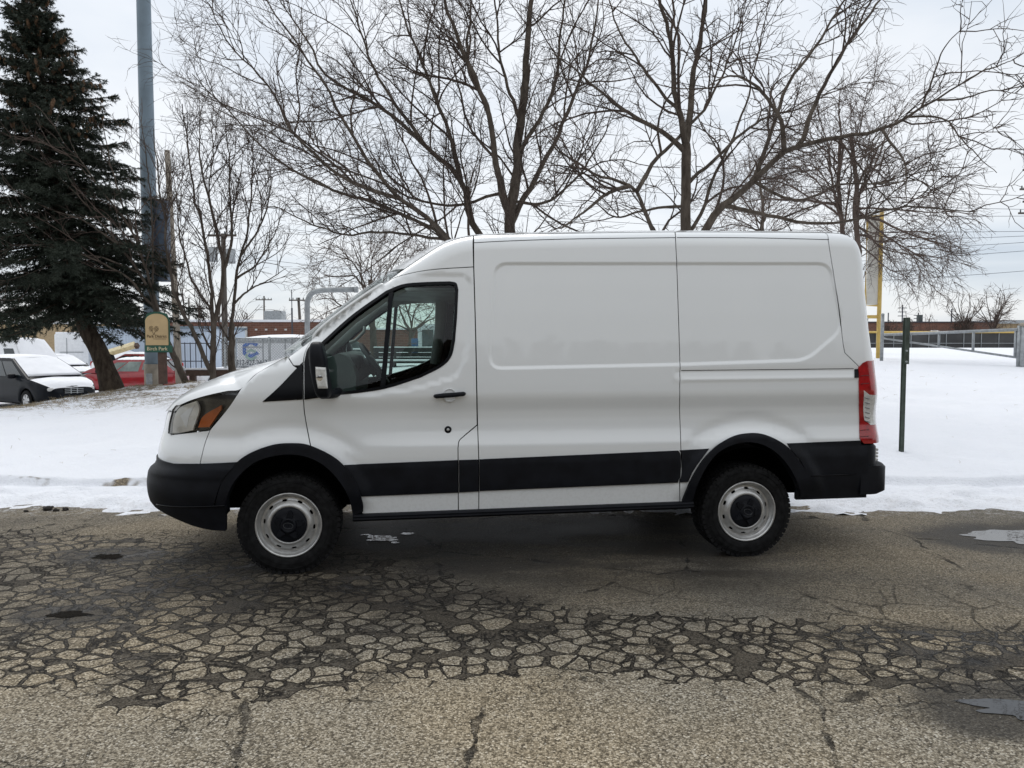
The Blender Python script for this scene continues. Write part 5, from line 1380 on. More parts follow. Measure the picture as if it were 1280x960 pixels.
# ------------------------------------------------------------------ spruce
def spruce():
    D = 17.6; rng = np.random.default_rng(33)
    b = at(141, 487, D); base = np.array([b.x, D, float(gz(b.x, D))-.05])
    root = thing('spruce_tree', 'tall dark green spruce with a leaning bare lower trunk', 'tree', base)
    axis_px = [(141, 487), (124, 440), (106, 405), (88, 340), (70, 240), (55, 120), (45, 30), (42, -10)]
    T = resample_curve([np.array(at(x, y, D+.0)) for x, y in axis_px], 60)-base
    T[0] = 0
    H = T[-1, 2]
    mb = MB(); rr = np.interp(T[:, 2]/H, [0, .06, .2, .6, 1], [.28, .205, .175, .10, .012]); mb.tube(T, rr, 14)
    mb.build('trunk', M['spruce_bark'], root, fix=False)
    mb = MB(); nd = []; wood = []; cones = []
    z = 1.92
    while z < H-.05:
        f = (z-1.2)/(H-1.2)
        Rm = np.interp(f, [0, .12, .35, .6, .85, 1], [2.1, 2.5, 2.25, 1.50, .66, .13])
        nb = int(np.interp(f, [0, .5, 1], [13, 11, 7])); a0 = rng.uniform(0, 6.28)
        c = np.array([np.interp(z, T[:, 2], T[:, k]) for k in range(3)])
        for i in range(nb):
            a = a0+2*PI*(i+rng.uniform(-.35, .35))/nb; r = Rm*(rng.uniform(.45, 1.15) if rng.random() < .8 else rng.uniform(.9, 1.25))
            o = np.array([math.cos(a), math.sin(a), 0])
            t = np.linspace(0, 1, 10)
            droop = np.interp(f, [0, .4, 1], [-.42, -.22, .35])*r
            P = c+np.array([0, 0, rng.uniform(-.2, .2)])+o*(r*t)[:, None]+np.array([0, 0, 1])*(droop*t**1.3+.26*r*np.maximum(t-.55, 0)**1.5)[:, None]
            P += np.array([-o[1], o[0], 0])*(.12*r*rng.uniform(-1, 1)*t**2)[:, None]
            wood.append(P)
            # side twigs, hanging a little
            m = int(9+19*r)
            for q in range(m):
                s = rng.uniform(.12, 1); p = np.array([np.interp(s, t, P[:, k]) for k in range(3)])
                sd = (1 if q % 2 else -1); dirn = o*.75+np.array([-o[1], o[0], 0])*sd*rng.uniform(.5, 1.1)+np.array([0, 0, rng.uniform(-.75, .25)])
                dirn /= np.linalg.norm(dirn); ln = np.interp(s, [0, .5, 1], [.34, .52, .22])*rng.uniform(.6, 1.25)*min(1, .45+r/1.8)
                nd.append((p, dirn, ln))
            nd.append((P[-2], o*.9+np.array([0, 0, .25]), .22)); nd.append((P[-4], o, .25))
            if f > .60 and rng.random() < .95:
                for _ in range(rng.integers(4, 9)):
                    s = rng.uniform(.35, 1); cones.append(np.array([np.interp(s, t, P[:, k]) for k in range(3)]))
        z += np.interp(f, [0, .5, 1], [.20, .215, .19])
    tubes(mb, np.array(wood), np.linspace(.024, .006, 10)[None].repeat(len(wood), 0), 4)
    # needles: narrow blades all round each twig
    p = np.array([n[0] for n in nd]); d = np.array([n[1] for n in nd]); d /= np.linalg.norm(d, axis=1)[:, None]; ln = np.array([n[2] for n in nd])
    K = 40; m = len(p)
    s = rng.random((m, K)); base_ = p[:, None]+d[:, None]*(s*ln[:, None])[..., None]
    q = rng.normal(size=(m, K, 3)); q -= (q*d[:, None]).sum(2)[..., None]*d[:, None]; q /= np.linalg.norm(q, axis=2)[..., None]
    nn = d[:, None]*.75+q*.8; nn /= np.linalg.norm(nn, axis=2)[..., None]; nl = rng.uniform(.045, .085, (m, K))[..., None]
    wv = np.cross(nn, rng.normal(size=(m, K, 3))); wv /= np.linalg.norm(wv, axis=2)[..., None]; wv *= .0085
    tip = base_+nn*nl; tip[..., 2] -= .012
    V = np.stack([base_-wv, base_+wv, tip], 2).reshape(-1, 3)
    mb2 = MB(); F = np.arange(len(V)).reshape(-1, 3); mb2.addnp(V, F, False)
    mb.build('branch', M['spruce_bark'], root, fix=False)
    tag(mb2.build('crown', M['needles'], root, fix=False))
    mb3 = MB(); Cn = np.array(cones); 
    P = np.stack([Cn+np.array([0, 0, .01]), Cn-np.array([0, 0, .05]), Cn-np.array([0, 0, .12])], 1); tubes(mb3, P, np.array([.020, .042, .014])[None].repeat(len(P), 0), 6)
    tag(mb3.build('cones', M['cone'], root, fix=False), kind='stuff')
spruce()

rg0 = np.random.default_rng(77); gx0 = rg0.uniform(-13, -4.5, 26000); gy0 = rg0.uniform(12.8, 18.5, 26000)
kk = (fbm(gx0*.9, gy0*.9, 5)+.5*fbm(gx0*4, gy0*4, 6) > .16)*(rg0.random(26000) < sm(12.5, 15.5, gy0)+.1)
blades('dry_grass', 'dry tan grass poking through the snow of the left mound', gx0[kk], gy0[kk], .03, .11, .0035, 3, M['straw'])
gx0 = rg0.uniform(-14, 16, 420); gy0 = rg0.uniform(8.3, 19, 420)
blades('grass_stalk', 'thin dry stalks scattered over the snow field', gx0, gy0, .03, .12, .0022, 4, M['straw'])
# ------------------------------------------------------------------ text helper
def text_mesh(s, size, depth=.004, align='CENTER'):
    cu = bpy.data.curves.new('lettering', 'FONT'); cu.body = s; cu.size = size; cu.extrude = depth; cu.align_x = align; cu.align_y = 'CENTER'
    o = bpy.data.objects.new('lettering', cu); COL.objects.link(o)
    dg = bpy.context.evaluated_depsgraph_get(); dg.update()
    me = bpy.data.meshes.new_from_object(o.evaluated_get(dg)); bpy.data.objects.remove(o); bpy.data.curves.remove(cu)
    return me
def lettering(name, s, size, material, parent, loc, bold=0.0, sx=1.0):
    me = text_mesh(s, size); n = len(me.vertices); co = np.empty(n*3); me.vertices.foreach_get('co', co); co = co.reshape(-1, 3)
    co = np.stack([co[:, 0]*sx, -co[:, 2], co[:, 1]], 1); me.vertices.foreach_set('co', co.ravel()); me.materials.clear(); me.update()
    o = mkobj(name, me, material, parent); o.location = loc; return o
def gpt(px, D, dz=0.0): p = at(px, 426, D); return np.array([p.x, D, float(gz(p.x, D))+dz])
def hpx(n, D): return n*D/FPX
# ------------------------------------------------------------------ park sign
D = 16.2; s = D/FPX
b = gpt(202, D, -.03); top = at(200, 391, D).z-b[2]
sg = thing('park_sign', 'tan and green park sign with an arched top on a brown post', 'sign', b)
mb = MB(); mb.box((0, .02, (top-.7*top)/2+.25*top-.1), (.165, .09, top*.55), bev=.01); mb.build('post', M['wood_brown'], sg)
zz = lambda py: at(200, py, D).z-b[2]; xx = lambda px: at(px, 420, D).x-b[0]
xl, xr = xx(183.5), xx(211.5); zb, zm, zt = zz(431.5), zz(402), zz(391.5); xc_ = (xl+xr)/2
def arch(x0, x1, z0, z1, z2, n=18):
    a = np.linspace(PI, 0, n); return [(x1, z0)]+[(x1, z1)][:0]+[((x0+x1)/2+(x1-x0)/2*math.cos(t), z1+(z2-z1)*math.sin(t)) for t in a][::-1]+[(x0, z0)]
mb = MB(); mb.prism([(xl-.02, zb-.01), (xl-.02, zm+.03), (xl+.03, zt-.01), (xc_-.06, zt+.03), (xc_+.06, zt+.03), (xr-.03, zt-.01), (xr+.02, zm+.03), (xr+.02, zb-.01)], lambda a, c, d: (a, d, c), -.035, .0); mb.build('backboard', M['sign_green'], sg)
mb = MB(); mb.prism(arch(xl, xr, zb, zm, zt-.012), lambda a, c, d: (a, d, c), -.058, -.034); mb.build('panel', M['sign_tan'], sg)
mb = MB(); nx0, nx1 = xx(182.3), xx(215.5); mb.box(((nx0+nx1)/2, -.03, (zz(431.8)+zz(440.5))/2), (nx1-nx0, .06, zz(431.8)-zz(440.5)), bev=.006); nbd = mb.build('name_board', M['sign_green'], sg)
lettering('lettering', 'Park District', .088, M['sign_ink'], sg, (xc_, -.060, zz(420.5)), sx=.92)
mb = MB(); mb.box((xc_+.06, -.060, zz(423.7)), (.27, .004, .009)); mb.build('underline', M['sign_ink'], sg)
lettering('lettering', 'Birch Park', .108, M['sign_cream'], nbd, ((nx0+nx1)/2-.02, -.063, zz(436)), sx=.95)
mb = MB()
for cx_, sg_ in ((-.05, -1), (.05, 1)):      # two round leafy crowns on a forked stem
    cx0, cz0 = xx(194)+cx_*1.1, zz(411)
    for k in range(9):
        a = 2*PI*k/9+.2; r = .040
        q = np.array([cx0+r*math.cos(a), -.061, cz0+r*1.2*math.sin(a)])
        mb.tube([q+(-.010, 0, -.008), q+(.010, 0, .008)], .0055, 5)
        q2 = np.array([cx0+.018*math.cos(a), -.061, cz0+.022*math.sin(a)]); mb.tube([q2+(-.006, 0, .005), q2+(.006, 0, -.005)], .004, 5)
    mb.tube([(cx0, -.061, cz0-.02), (cx0-cx_*.7, -.061, cz0-.08), (xx(194), -.061, cz0-.13)], .004, 5)
mb.build('tree_emblem', M['sign_ink'], sg)
# ------------------------------------------------------------------ light pole
D = 21.0; b = gpt(190.5, D, 0); bz = float(gz(b[0], D)); b[2] = bz
lp_ = thing('floodlight_pole', 'thick tapering blue-grey steel pole on a concrete base behind the sign', 'light pole', b)
z1 = at(190, 455, D).z-bz
mb = MB(); mb.lathe([(.001, -.3), (.225, -.3), (.225, z1-.02), (.21, z1), (.001, z1)], 28, 'z'); mb.build('concrete_base', M['concrete'], lp_)
mb = MB(); Hh = 22.0; mb.tube([(0, 0, z1), (-.0, 0, 6), (0, 0, 12), (0, 0, Hh)], [.205, .195, .175, .14], 24); mb.build('pole', M['pole_blue'], lp_)
mb = MB(); mb.box((.0, -.24, z1-.42), (.16, .04, .34), bev=.01); mb.build('handhole_cover', M['galv'], lp_)
mb = MB(); z_a, z_b = at(200, 352, D).z-bz, at(200, 250, D).z-bz; mb.box((at(202.5, 300, D).x-b[0]+.03, .0, (z_a+z_b)/2), (.30, .28, z_b-z_a), bev=.015)
cbx = mb.build('control_cabinet', M['box_blue'], lp_)
mb = MB(); mb.box((at(197, 300, D).x-b[0]+.01, -.15, (z_a+z_b)/2), (.05, .04, z_b-z_a+.05)); mb.build('conduit', M['letter_dark'], cbx)
# ------------------------------------------------------------------ poles
def wood_pole(name, label, px_b, px_t, py_t, D, r, group=None, arms=(), gear=None, wm='pole_far'):
    b = gpt(px_b, D); t = at(px_t, py_t, D); root = thing(name, label, 'utility pole', b, 0, group)
    T = np.array(t)-b
    mb = MB(); mb.tube([(0, 0, -.3), T*.5, T], [r*1.15, r, r*.8], 12); mb.build('pole', M[wm], root)
    for f, w_ in arms:
        mb = MB(); mb.box(T*f+np.array([0, -r, 0]), (w_, .10, .12)); cr_ = mb.build('crossarm', M[wm], root)
        for k in np.linspace(-.46, .46, 6):
            mb = MB(); mb.lathe([(.001, .20), (.03, .18), (.05, .12), (.03, .09), (.05, .06), (.02, .0)], 10, 'z', c=T*f+np.array([k*w_, -r, .05])); mb.build('insulator', M['bin_grey'], cr_)
    if gear:
        for dx, dz in gear:
            mb = MB(); mb.cyl(T*1.0+np.array([dx, -r-.1, dz]), .25, .8, 14); mb.build('transformer', M['galv'], root)
    return root
wood_pole('utility_pole', 'plain pale wooden pole rising between the blue pole and the young trees', 224, 209, 188, 26, .105, wm='wood_grey')
wood_pole('utility_pole', 'dark utility pole carrying two transformer drums, behind the young trees', 281, 279, 292, 44, .16, gear=((-.5, -1.2), (.5, -1.3)), arms=((.985, 1.6),))
wood_pole('utility_pole', 'thin far utility pole above the brick roof', 330.5, 330, 370, 95, .11, arms=((.94, 2.0),))
wood_pole('utility_pole', 'far utility pole with one transformer just left of the bent pole', 378, 373, 372, 72, .15, arms=((.96, 1.7),), gear=((.45, -3.0),))
wood_pole('utility_pole', 'thin far utility pole left of the young dark trunk', 236, 236, 372, 90, .10)
b = gpt(365.5, 32); mast = thing('antenna_mast', 'thin dark upright rod in front of the white trailer', 'mast', b)
mb = MB(); mb.tube([(0, 0, 0), (0, 0, at(365, 385, 32).z-b[2])], .035, 8); mb.build('rod', M['letter_dark'], mast)
mb = MB(); mb.tube([(0, 0, at(365, 385, 32).z-b[2]), (0, 0, at(365, 362, 32).z-b[2])], .018, 6); mb.build('whip', M['letter_dark'], mast)
FP_ = 'thin far masts on the right skyline'
for px, pyt, D, lab in ((1127, 381, 130, 'tallest far mast on the right skyline, with short crossbars'), (1109.5, 391, 140, 'far mast at the left end of the right skyline'), (1147, 391, 130, 'short far mast right of the one with crossbars'), (1188.5, 386, 120, 'far bare pole left of the skyline trees')):
    b = gpt(px, D); t = at(px, pyt, D); root = thing('utility_pole', lab, 'utility pole', b, 0, FP_); hz = t.z-b[2]
    mb = MB(); mb.tube([(0, 0, 0), (0, 0, hz)], .10, 6); mb.build('pole', M['letter_dark'], root)
    if 'crossbars' in lab:
        for k in (.72, .82, .92): mb = MB(); mb.box((0, 0, hz*k), (1.5, .1, .12)); mb.build('crossarm', M['letter_dark'], root)
# near right utility pole with wires
D = 52; pr_ = wood_pole('utility_pole', 'tall utility pole at the right edge with stacked crossarms and wires', 1301, 1301, 200, D, .17, arms=((.945, 2.6), (.845, 3.0), (.78, 2.6), (.72, 3.2)))
WG = 'power lines strung across the sky'
wires = [(1300, 245, 900, 205), (1300, 262, 900, 225), (1290, 270, 900, 252), (1290, 289, 900, 272), (1280, 295, 900, 300), (1280, 303, 900, 325), (1300, 312, 900, 345), (1300, 337, 900, 366)]
for i, (xa, ya, xb, yb) in enumerate(wires):
    A, B = np.array(at(xa, ya, 52)), np.array(at(xb-700, yb-60, 60)); t = np.linspace(0, 1, 40)[:, None]
    P = A*(1-t)+B*t; P[:, 2] -= (4*t*(1-t)*(1.1+.12*i))[:, 0]
    mb = MB(); mb.tube(P-A, .014, 4); o = mb.build('power_line', M['letter_dark']); o.location = A
    tag(o, 'dark power line, %s of the wires leaving the right-edge utility pole' % ('topmost', 'second from the top', 'third from the top', 'fourth from the top', 'fourth from the bottom', 'third from the bottom', 'second from the bottom', 'lowest')[i], 'power line', WG)
# ------------------------------------------------------------------ bent pole
D = 14.0; b = gpt(383.5, D, -.1); e = at(444, 362, D); q = at(384, 385, D); c2 = at(402, 363, D)
bp_ = thing('bent_pole', 'grey steel pole bent over at the top, left of the windscreen', 'pole', b)
P = catmull([np.array(q)-b, np.array(at(384.6, 376, D))-b, np.array(at(390, 366.5, D))-b, np.array(c2)-b, np.array(at(420, 362.3, D))-b], 8)
mb = MB(); mb.tube(np.vstack([[(0, 0, 0)], P, [np.array(e)-b]]), .048, 14); mb.build('pipe', M['galv'], bp_)
mb = MB(); mb.tube([np.array(e)-b-(.02, 0, 0), np.array(e)-b+(.05, 0, 0)], .056, 14); mb.build('end_cap', M['galv'], bp_)
# ------------------------------------------------------------------ right side: post, gate, foul pole, outfield fence
D = 9.25; b = gpt(1131.5, D, -.1); t = np.array(at(1135, 397, D))-b
gp = thing('sign_post', 'bare dark green steel U-channel post standing in the snow', 'post', b)
mb = MB(); prof = [(-.034, .016), (-.022, .016), (-.017, -.014), (.017, -.014), (.022, .016), (.034, .016), (.034, .020), (.019, .020), (.014, -.009), (-.014, -.009), (-.019, .020), (-.034, .020)]
h_ = t[2]; n = len(prof)
def uch(z0, z1, off, k=1.0, xo=0.0):
    V = [(x*k+xo+t[0]*z/h_*0, y*k+off, z) for z in (z0, z1) for x, y in prof]
    return V, [tuple(range(n-1, -1, -1)), tuple(range(n, 2*n))]+[(i, (i+1) % n, n+(i+1) % n, n+i) for i in range(n)]
mb.add(*uch(0, h_*.80, 0, .95), False); mb.build('lower_channel', M['post_green'], gp)
mb = MB(); zc0 = at(1135, 455, D).z-b[2]; mb.add(*uch(zc0, h_, -.020, 1.25, .012), False); mb.build('upper_channel', M['post_green'], gp)
for k in (zc0+.03, zc0+.16):
    mb = MB(); mb.cyl((0, -.045, k), .011, .02, 8, 'y'); mb.build('bolt', M['galv'], gp)
D0, D1 = 24.5, 20.0
b0, b1 = gpt(1104, D0), gpt(1273.5, D1)
gate = thing('pipe_gate', 'galvanised pipe gate across the snowy opening', 'gate', b0)
zt0, zt1 = np.array(at(1105, 418.5, D0)), np.array(at(1273, 412, D1)); zl0, zl1 = np.array(at(1105, 423, D0)), np.array(at(1272, 447, D1))
mb = MB(); mb.tube([zt0-b0, zt1-b0], .045, 10); mb.build('top_rail', M['galv'], gate)
mb = MB(); mb.tube([zl0-b0, zl1-b0], .030, 10); mb.build('lower_rail', M['galv'], gate)
for f in (.22, .46, .71, .985):
    p, q = zt0*(1-f)+zt1*f-b0, zl0*(1-f)+zl1*f-b0; q = q*1; q[0] = p[0]
    mb = MB(); mb.tube([p, q], .036, 8); mb.build('stile', M['galv'], gate)
mb = MB(); hb_ = b1-b0; mb.tube([hb_+(0, 0, -.1), hb_+(0, 0, at(1273, 407, D1).z-b1[2])], .045, 10); mb.build('hinge_post', M['galv'], gate)
for zz_ in (.28, .95): mb = MB(); mb.box(hb_+np.array([.06, 0, zz_]), (.16, .08, .07), bev=.01); mb.build('hinge', M['galv'], gate)
b = gpt(1281, D1); bo_ = thing('bollard', 'thick grey concrete-filled gate post at the right edge', 'post', b)
zt = at(1281, 407, D1).z-b[2]; mb = MB(); mb.lathe([(.15, -.1), (.15, zt), (.001, zt)], 24, 'z'); mb.build('post', M['galv'], bo_)
mb = MB(); mb.lathe([(.155, zt-.02), (.15, zt+.03), (.10, zt+.07), (.001, zt+.08)], 24, 'z'); mb.build('domed_cap', M['concrete'], bo_)
b = gpt(1102.5, 24.3); t_ = at(1102.5, 393, 24.3).z-b[2]; ps = thing('gate_latch_post', 'short grey pipe post beside the yellow foul pole', 'post', b)
mb = MB(); mb.tube([(0, 0, -.1), (0, 0, t_)], .052, 12); mb.build('post', M['galv'], ps)
mb = MB(); mb.lathe([(.056, t_-.02), (.05, t_+.02), (.001, t_+.04)], 12, 'z'); mb.build('cap', M['galv'], ps)
D = 27.0; b = gpt(1098, D); fp = thing('foul_pole', 'yellow baseball foul pole with a cream mesh wing', 'foul pole', b)
ztop = at(1098, 262, D).z-b[2]; mb = MB(); mb.tube([(0, 0, -.1), (0, 0, ztop)], .072, 14); mb.build('pole', M['yellow'], fp)
xw_ = at(1081.5, 380, D).x-b[0]; z0_, z1_ = at(1098, 382, D).z-b[2], at(1098, 270, D).z-b[2]
mb = MB(); mb.tube([(0, 0, z0_), (xw_, 0, z0_), (xw_, 0, z1_), (0, 0, z1_)], .040, 10, smooth=False); mb.build('wing_frame', M['yellow'], fp)
mb = MB(); mb.box((xw_/2, 0, (z0_+z1_)/2), (abs(xw_)-.08, .02, z1_-z0_-.06)); mb.build('wing_mesh', M['mesh_cream'], fp)
zh = at(1098, 396, D).z-b[2]; mb = MB(); mb.tube([(0, 0, zh), (-.75, 0, zh)], .062, 10); mb.build('padded_rail', M['yellow'], fp)
mb = MB(); mb.tube([(-.42, 0, -.1), (-.42, 0, at(1090, 398, D).z-b[2])], .04, 10); mb.build('brace_post', M['galv'], fp)
# outfield fence
D = 66; x0, x1 = at(1000, 426, D).x, at(1420, 426, D).x; zb = 1.0; zt = at(1180, 415.5, D).z
of = thing('outfield_fence', 'long dark baseball outfield fence with a yellow top cap', 'fence', ((x0+x1)/2, D, zb))
mb = MB(); mb.box((0, 0, (zt-zb)/2), (x1-x0, .03, zt-zb)); mb.build('windscreen_cloth', M['screen'], of)
mb = MB(); mb.tube([(-(x1-x0)/2, -.03, zt-zb+.02), ((x1-x0)/2, -.03, zt-zb+.02)], .095, 10); mb.build('yellow_cap', M['yellow'], of)
mb = MB(); mb.tube([(-(x1-x0)/2, -.05, .42), ((x1-x0)/2, -.05, .42)], .032, 6); mb.build('mid_rail', M['galv'], of)
for x in np.arange(-(x1-x0)/2+.5, (x1-x0)/2, 1.5*1.0):
    mb = MB(); mb.tube([(x, -.06, -.1), (x, -.06, zt-zb)], .034, 6); mb.build('fence_post', M['galv'], of, fix=False)
# far brick wall on the right
D = 92; x0, x1 = at(1040, 426, D).x, at(1245, 426, D).x; zt = at(1180, 403.2, D).z
bb = thing('brick_building', 'long low brown brick building beyond the outfield fence', 'building', ((x0+x1)/2, D+5, .9))
mb = MB(); mb.box((0, 0, (zt-.9)/2), (x1-x0, 10, zt-.9)); mb.build('wall', M['brick'], bb)
mb = MB(); mb.box((0, 0, zt-.9+.06), (x1-x0+.3, 10.3, .12)); mb.build('roof', M['letter_dark'], bb)
mb = MB(); mb.box((at(1155, 400, D).x-(x0+x1)/2, -4, zt-.9+.5), (.5, .5, .9)); mb.build('roof_vent', M['bin_grey'], bb)
D = 100; x0, x1 = at(1235, 426, D).x, at(1420, 426, D).x; zt = at(1260, 404.5, D).z
gb = thing('grey_building', 'long low grey-roofed building at the far right beyond the fence', 'building', ((x0+x1)/2, D+5, .9))
mb = MB(); mb.box((0, 0, (zt-.9)/2), (x1-x0, 10, zt-.9)); mb.build('wall', M['tan_wall'], gb)
mb = MB(); mb.box((0, -.2, zt-.9+.22), (x1-x0, 10.6, .45)); mb.build('roof', M['galv'], gb)
for px, D, lab in ((1168, 86, 'small white snow heap in front of the far brick wall'),):
    b = gpt(px, D, .0); V_, F_ = superbox((0, 0, .9), (1.0, .6, .9), .9); mb = MB(); mb.add(V_, F_); o = mb.build('snow_heap', M['snowcap']); o.location = b; tag(o, lab, 'snow heap')
# brush along the base of the far wall
rngb = np.random.default_rng(5); n = 2600; xb = rngb.uniform(at(1150, 426, 80).x, at(1275, 426, 80).x, n); yb = rngb.uniform(76, 82, n)
P0_ = np.stack([xb, yb, np.full(n, .95)], 1); d_ = rngb.normal(size=(n, 3))*[.35, .35, .2]+[0, 0, 1]; hh = rngb.uniform(.6, 2.1, n)[:, None]*(.6+.4*np.sin(xb*.7)[:, None]**2)
P = np.stack([P0_, P0_+d_*hh*.5, P0_+d_*hh+rngb.normal(size=(n, 3))*.1], 1); mb = MB(); tubes(mb, P, np.array([.03, .022, .012])[None].repeat(n, 0), 3)
tag(mb.build('brush', M['twig'], fix=False), 'dark low brush along the foot of the far brick wall', 'brush', kind='stuff')
# ------------------------------------------------------------------ lot: buildings
D = 58; x0, x1 = at(150, 426, D).x, at(403, 426, D).x; zb = -.65; zt = at(300, 402.5, D).z
br = thing('brick_building', 'flat-roofed red brick building behind the white trailer', 'building', ((x0+x1)/2, D+6, zb)); xm = (x0+x1)/2
mb = MB(); mb.box((0, 0, (zt-zb)/2), (x1-x0, 12, zt-zb)); mb.build('wall', M['brick'], br)
mb = MB(); mb.box((0, 0, zt-zb+.09), (x1-x0+.16, 12.16, .18)); mb.build('roof', M['snowcap'], br)
for px in (320.5, 333, 345, 357.5): mb = MB(); mb.box((at(px, 420, D).x-xm, -6.03, at(px, 412, D).z-zb), (.17, .06, .12)); mb.build('wall_light', M['clear_plastic'], br)
mb = MB(); mb.box((at(344, 400, D+2).x-xm, -4, zt-zb+.5), (1.35, 1.2, .8), bev=.03); mb.build('rooftop_unit', M['galv'], br)
mb = MB(); mb.box((at(301, 400, D).x-xm, -6.12, at(300, 415, D).z-zb), (1.0, .2, .8), bev=.02); mb.build('air_conditioner', M['clear_plastic'], br)
D = 47; x0, x1 = at(112, 426, D).x, at(264, 426, D).x; zt = at(180, 411, D).z
bl = thing('metal_shed', 'long pale blue-white metal building behind the park sign', 'building', ((x0+x1)/2, D+3, zb))
mb = MB(); k = 90; xsn = np.linspace(x0, x1, k)-(x0+x1)/2; prof = [(x, -3+(.04 if i % 2 else 0)) for i, x in enumerate(xsn)]+[(xsn[-1], 3), (xsn[0], 3)]
mb.prism(prof, lambda a, c, d: (a, c, d), 0, zt-zb); mb.build('wall', M['pale_blue'], bl)
mb = MB(); mb.box((0, 0, zt-zb+.08), (x1-x0+.2, 6.3, .16)); mb.build('roof', M['pole_blue'], bl)
D = 75; x0, x1 = at(-120, 426, D).x, at(135, 426, D).x; zt = at(60, 405, D).z
tb_ = thing('tan_building', 'long low tan brick building behind the snowy parked vehicles', 'building', ((x0+x1)/2, D+4, zb))
mb = MB(); mb.box((0, 0, (zt-zb)/2), (x1-x0, 8, zt-zb)); mb.build('wall', M['tan_wall'], tb_)
mb = MB(); mb.box((0, 0, zt-zb+.1), (x1-x0+.3, 8.3, .2)); mb.build('roof', M['snowcap'], tb_)
# ------------------------------------------------------------------ trailer with logo
D = 30.0; xa, xb = at(296, 426, D).x, at(409, 426, D).x; W_ = xb-xa; xm = (xa+xb)/2; zt = at(330, 424, D).z
tr = thing('box_trailer', 'white box trailer with blue C logo and phone number behind the chain-link fence', 'trailer', (xm, D+1.1, zb))
z_ = lambda py: at(330, py, D).z-zb; x_ = lambda px: at(px, 440, D).x-xm
mb = MB(); mb.box((0, 0, (.45+zt-zb)/2), (W_, 2.2, zt-zb-.45), bev=.03); mb.build('box_body', M['white_panel'], tr)
mb = MB(); mb.grid(np.array([[(x, y, zt-zb+.015+.17*math.sin(PI*min(1, max(0, (x/W_+.5))))**.5*(1-.6*(y/1.1)**2)+.03*fbm(np.array([x]), np.array([y]), 4)[0]) for y in np.linspace(-1.12, 1.12, 8)] for x in np.linspace(-W_/2, W_/2, 22)])); mb.build('snow_cover', M['snowcap'], tr)
mb = MB(); mb.box((0, -1.105, z_(426.3)), (W_, .02, .06)); mb.build('top_trim', M['galv'], tr)
lx = np.linspace(x_(323), x_(296), 2)
def stroke(mb, P, wd, y=-1.112):
    """flat band along a polyline in the x-z plane with mitred joints"""
    P = np.array(P); t = np.gradient(P, axis=0); A, B = [], []
    for i in range(len(P)):
        d0_ = P[i]-P[max(i-1, 0)]; d1_ = P[min(i+1, len(P)-1)]-P[i]
        if i == 0: d0_ = d1_
        if i == len(P)-1: d1_ = d0_
        n0 = np.array([-d0_[1], d0_[0]])/np.linalg.norm(d0_); n1 = np.array([-d1_[1], d1_[0]])/np.linalg.norm(d1_); m_ = n0+n1; m_ /= m_@n0
        A.append(P[i]+m_*wd/2); B.append(P[i]-m_*wd/2)
    k = len(P)
    for i in range(k-1):
        mb.prism([tuple(A[i]), tuple(A[i+1]), tuple(B[i+1]), tuple(B[i])], lambda a, c, d: (a, d, c), y, y+.010)
pt = lambda zx, zy: (x_(280+zx/12.8), z_(410+zy/12.8))
mb = MB(); stroke(mb, [pt(540, 275), pt(430, 228), pt(328, 285), pt(328, 405), pt(352, 420)], .13); stroke(mb, [pt(392, 428), pt(432, 450), pt(545, 395)], .125); mb.build('logo', M['logo_blue'], tr)
mb = MB(); stroke(mb, [pt(372, 385), pt(432, 350), pt(512, 385)], .085, -1.118); stroke(mb, [pt(360, 415), pt(362, 470), pt(435, 505), pt(520, 462)], .085, -1.118); mb.build('logo', M['logo_green'], tr)
lettering('lettering', '312-927-2447', .30, M['letter_dark'], tr, ((x_(294.5)+x_(336))/2-.02, -1.118, z_(453.6)), sx=.72)
lettering('lettering', 'COMMERCIAL / RESIDENTIAL', .13, M['letter_dark'], tr, ((x_(295.5)+x_(333))/2+.02, -1.118, z_(459.2)), sx=.62)
lettering('lettering', 'GENERAL CONTRACTING', .09, M['letter_dark'], tr, ((x_(296)+x_(336))/2, -1.118, z_(434.2)), sx=.7).data.materials[0] = M['galv']
for px in (315, 362):
    mb = MB(); mb.lathe([(.15, -.1), (.33, -.1), (.36, -.05), (.36, .05), (.33, .1), (.15, .1)], 24, 'y', c=(x_(px), -.95, .36)); mb.build('wheel', M['rubber'], tr)
# ------------------------------------------------------------------ chain-link fence
D = 26.5; xa, xb = at(276, 426, D).x, at(412, 426, D).x; W_ = xb-xa; zt = at(330, 423.2, D).z-zb
cf = thing('chain_link_fence', 'grey chain-link fence with pipe posts in front of the white trailer', 'fence', ((xa+xb)/2, D, zb))
mb = MB(); mb.tube([(-W_/2, 0, zt), (W_/2, 0, zt)], .030, 8); mb.build('top_rail', M['galv'], cf)
mb = MB(); mb.tube([(-W_/2, 0, zt-.14), (W_/2, 0, zt-.14)], .018, 8); mb.build('mid_rail', M['galv'], cf)
for px, r in ((281, .04), (294, .035), (328.5, .025), (336.5, .045), (356.5, .028), (365, .03), (399, .035)):
    x = at(px, 426, D).x-(xa+xb)/2; mb = MB(); mb.tube([(x, .0, -.05), (x, 0, zt+(.06 if r > .03 else 0))], r, 8); mb.build('fence_post', M['galv'], cf)
st_ = .095; dg_ = []
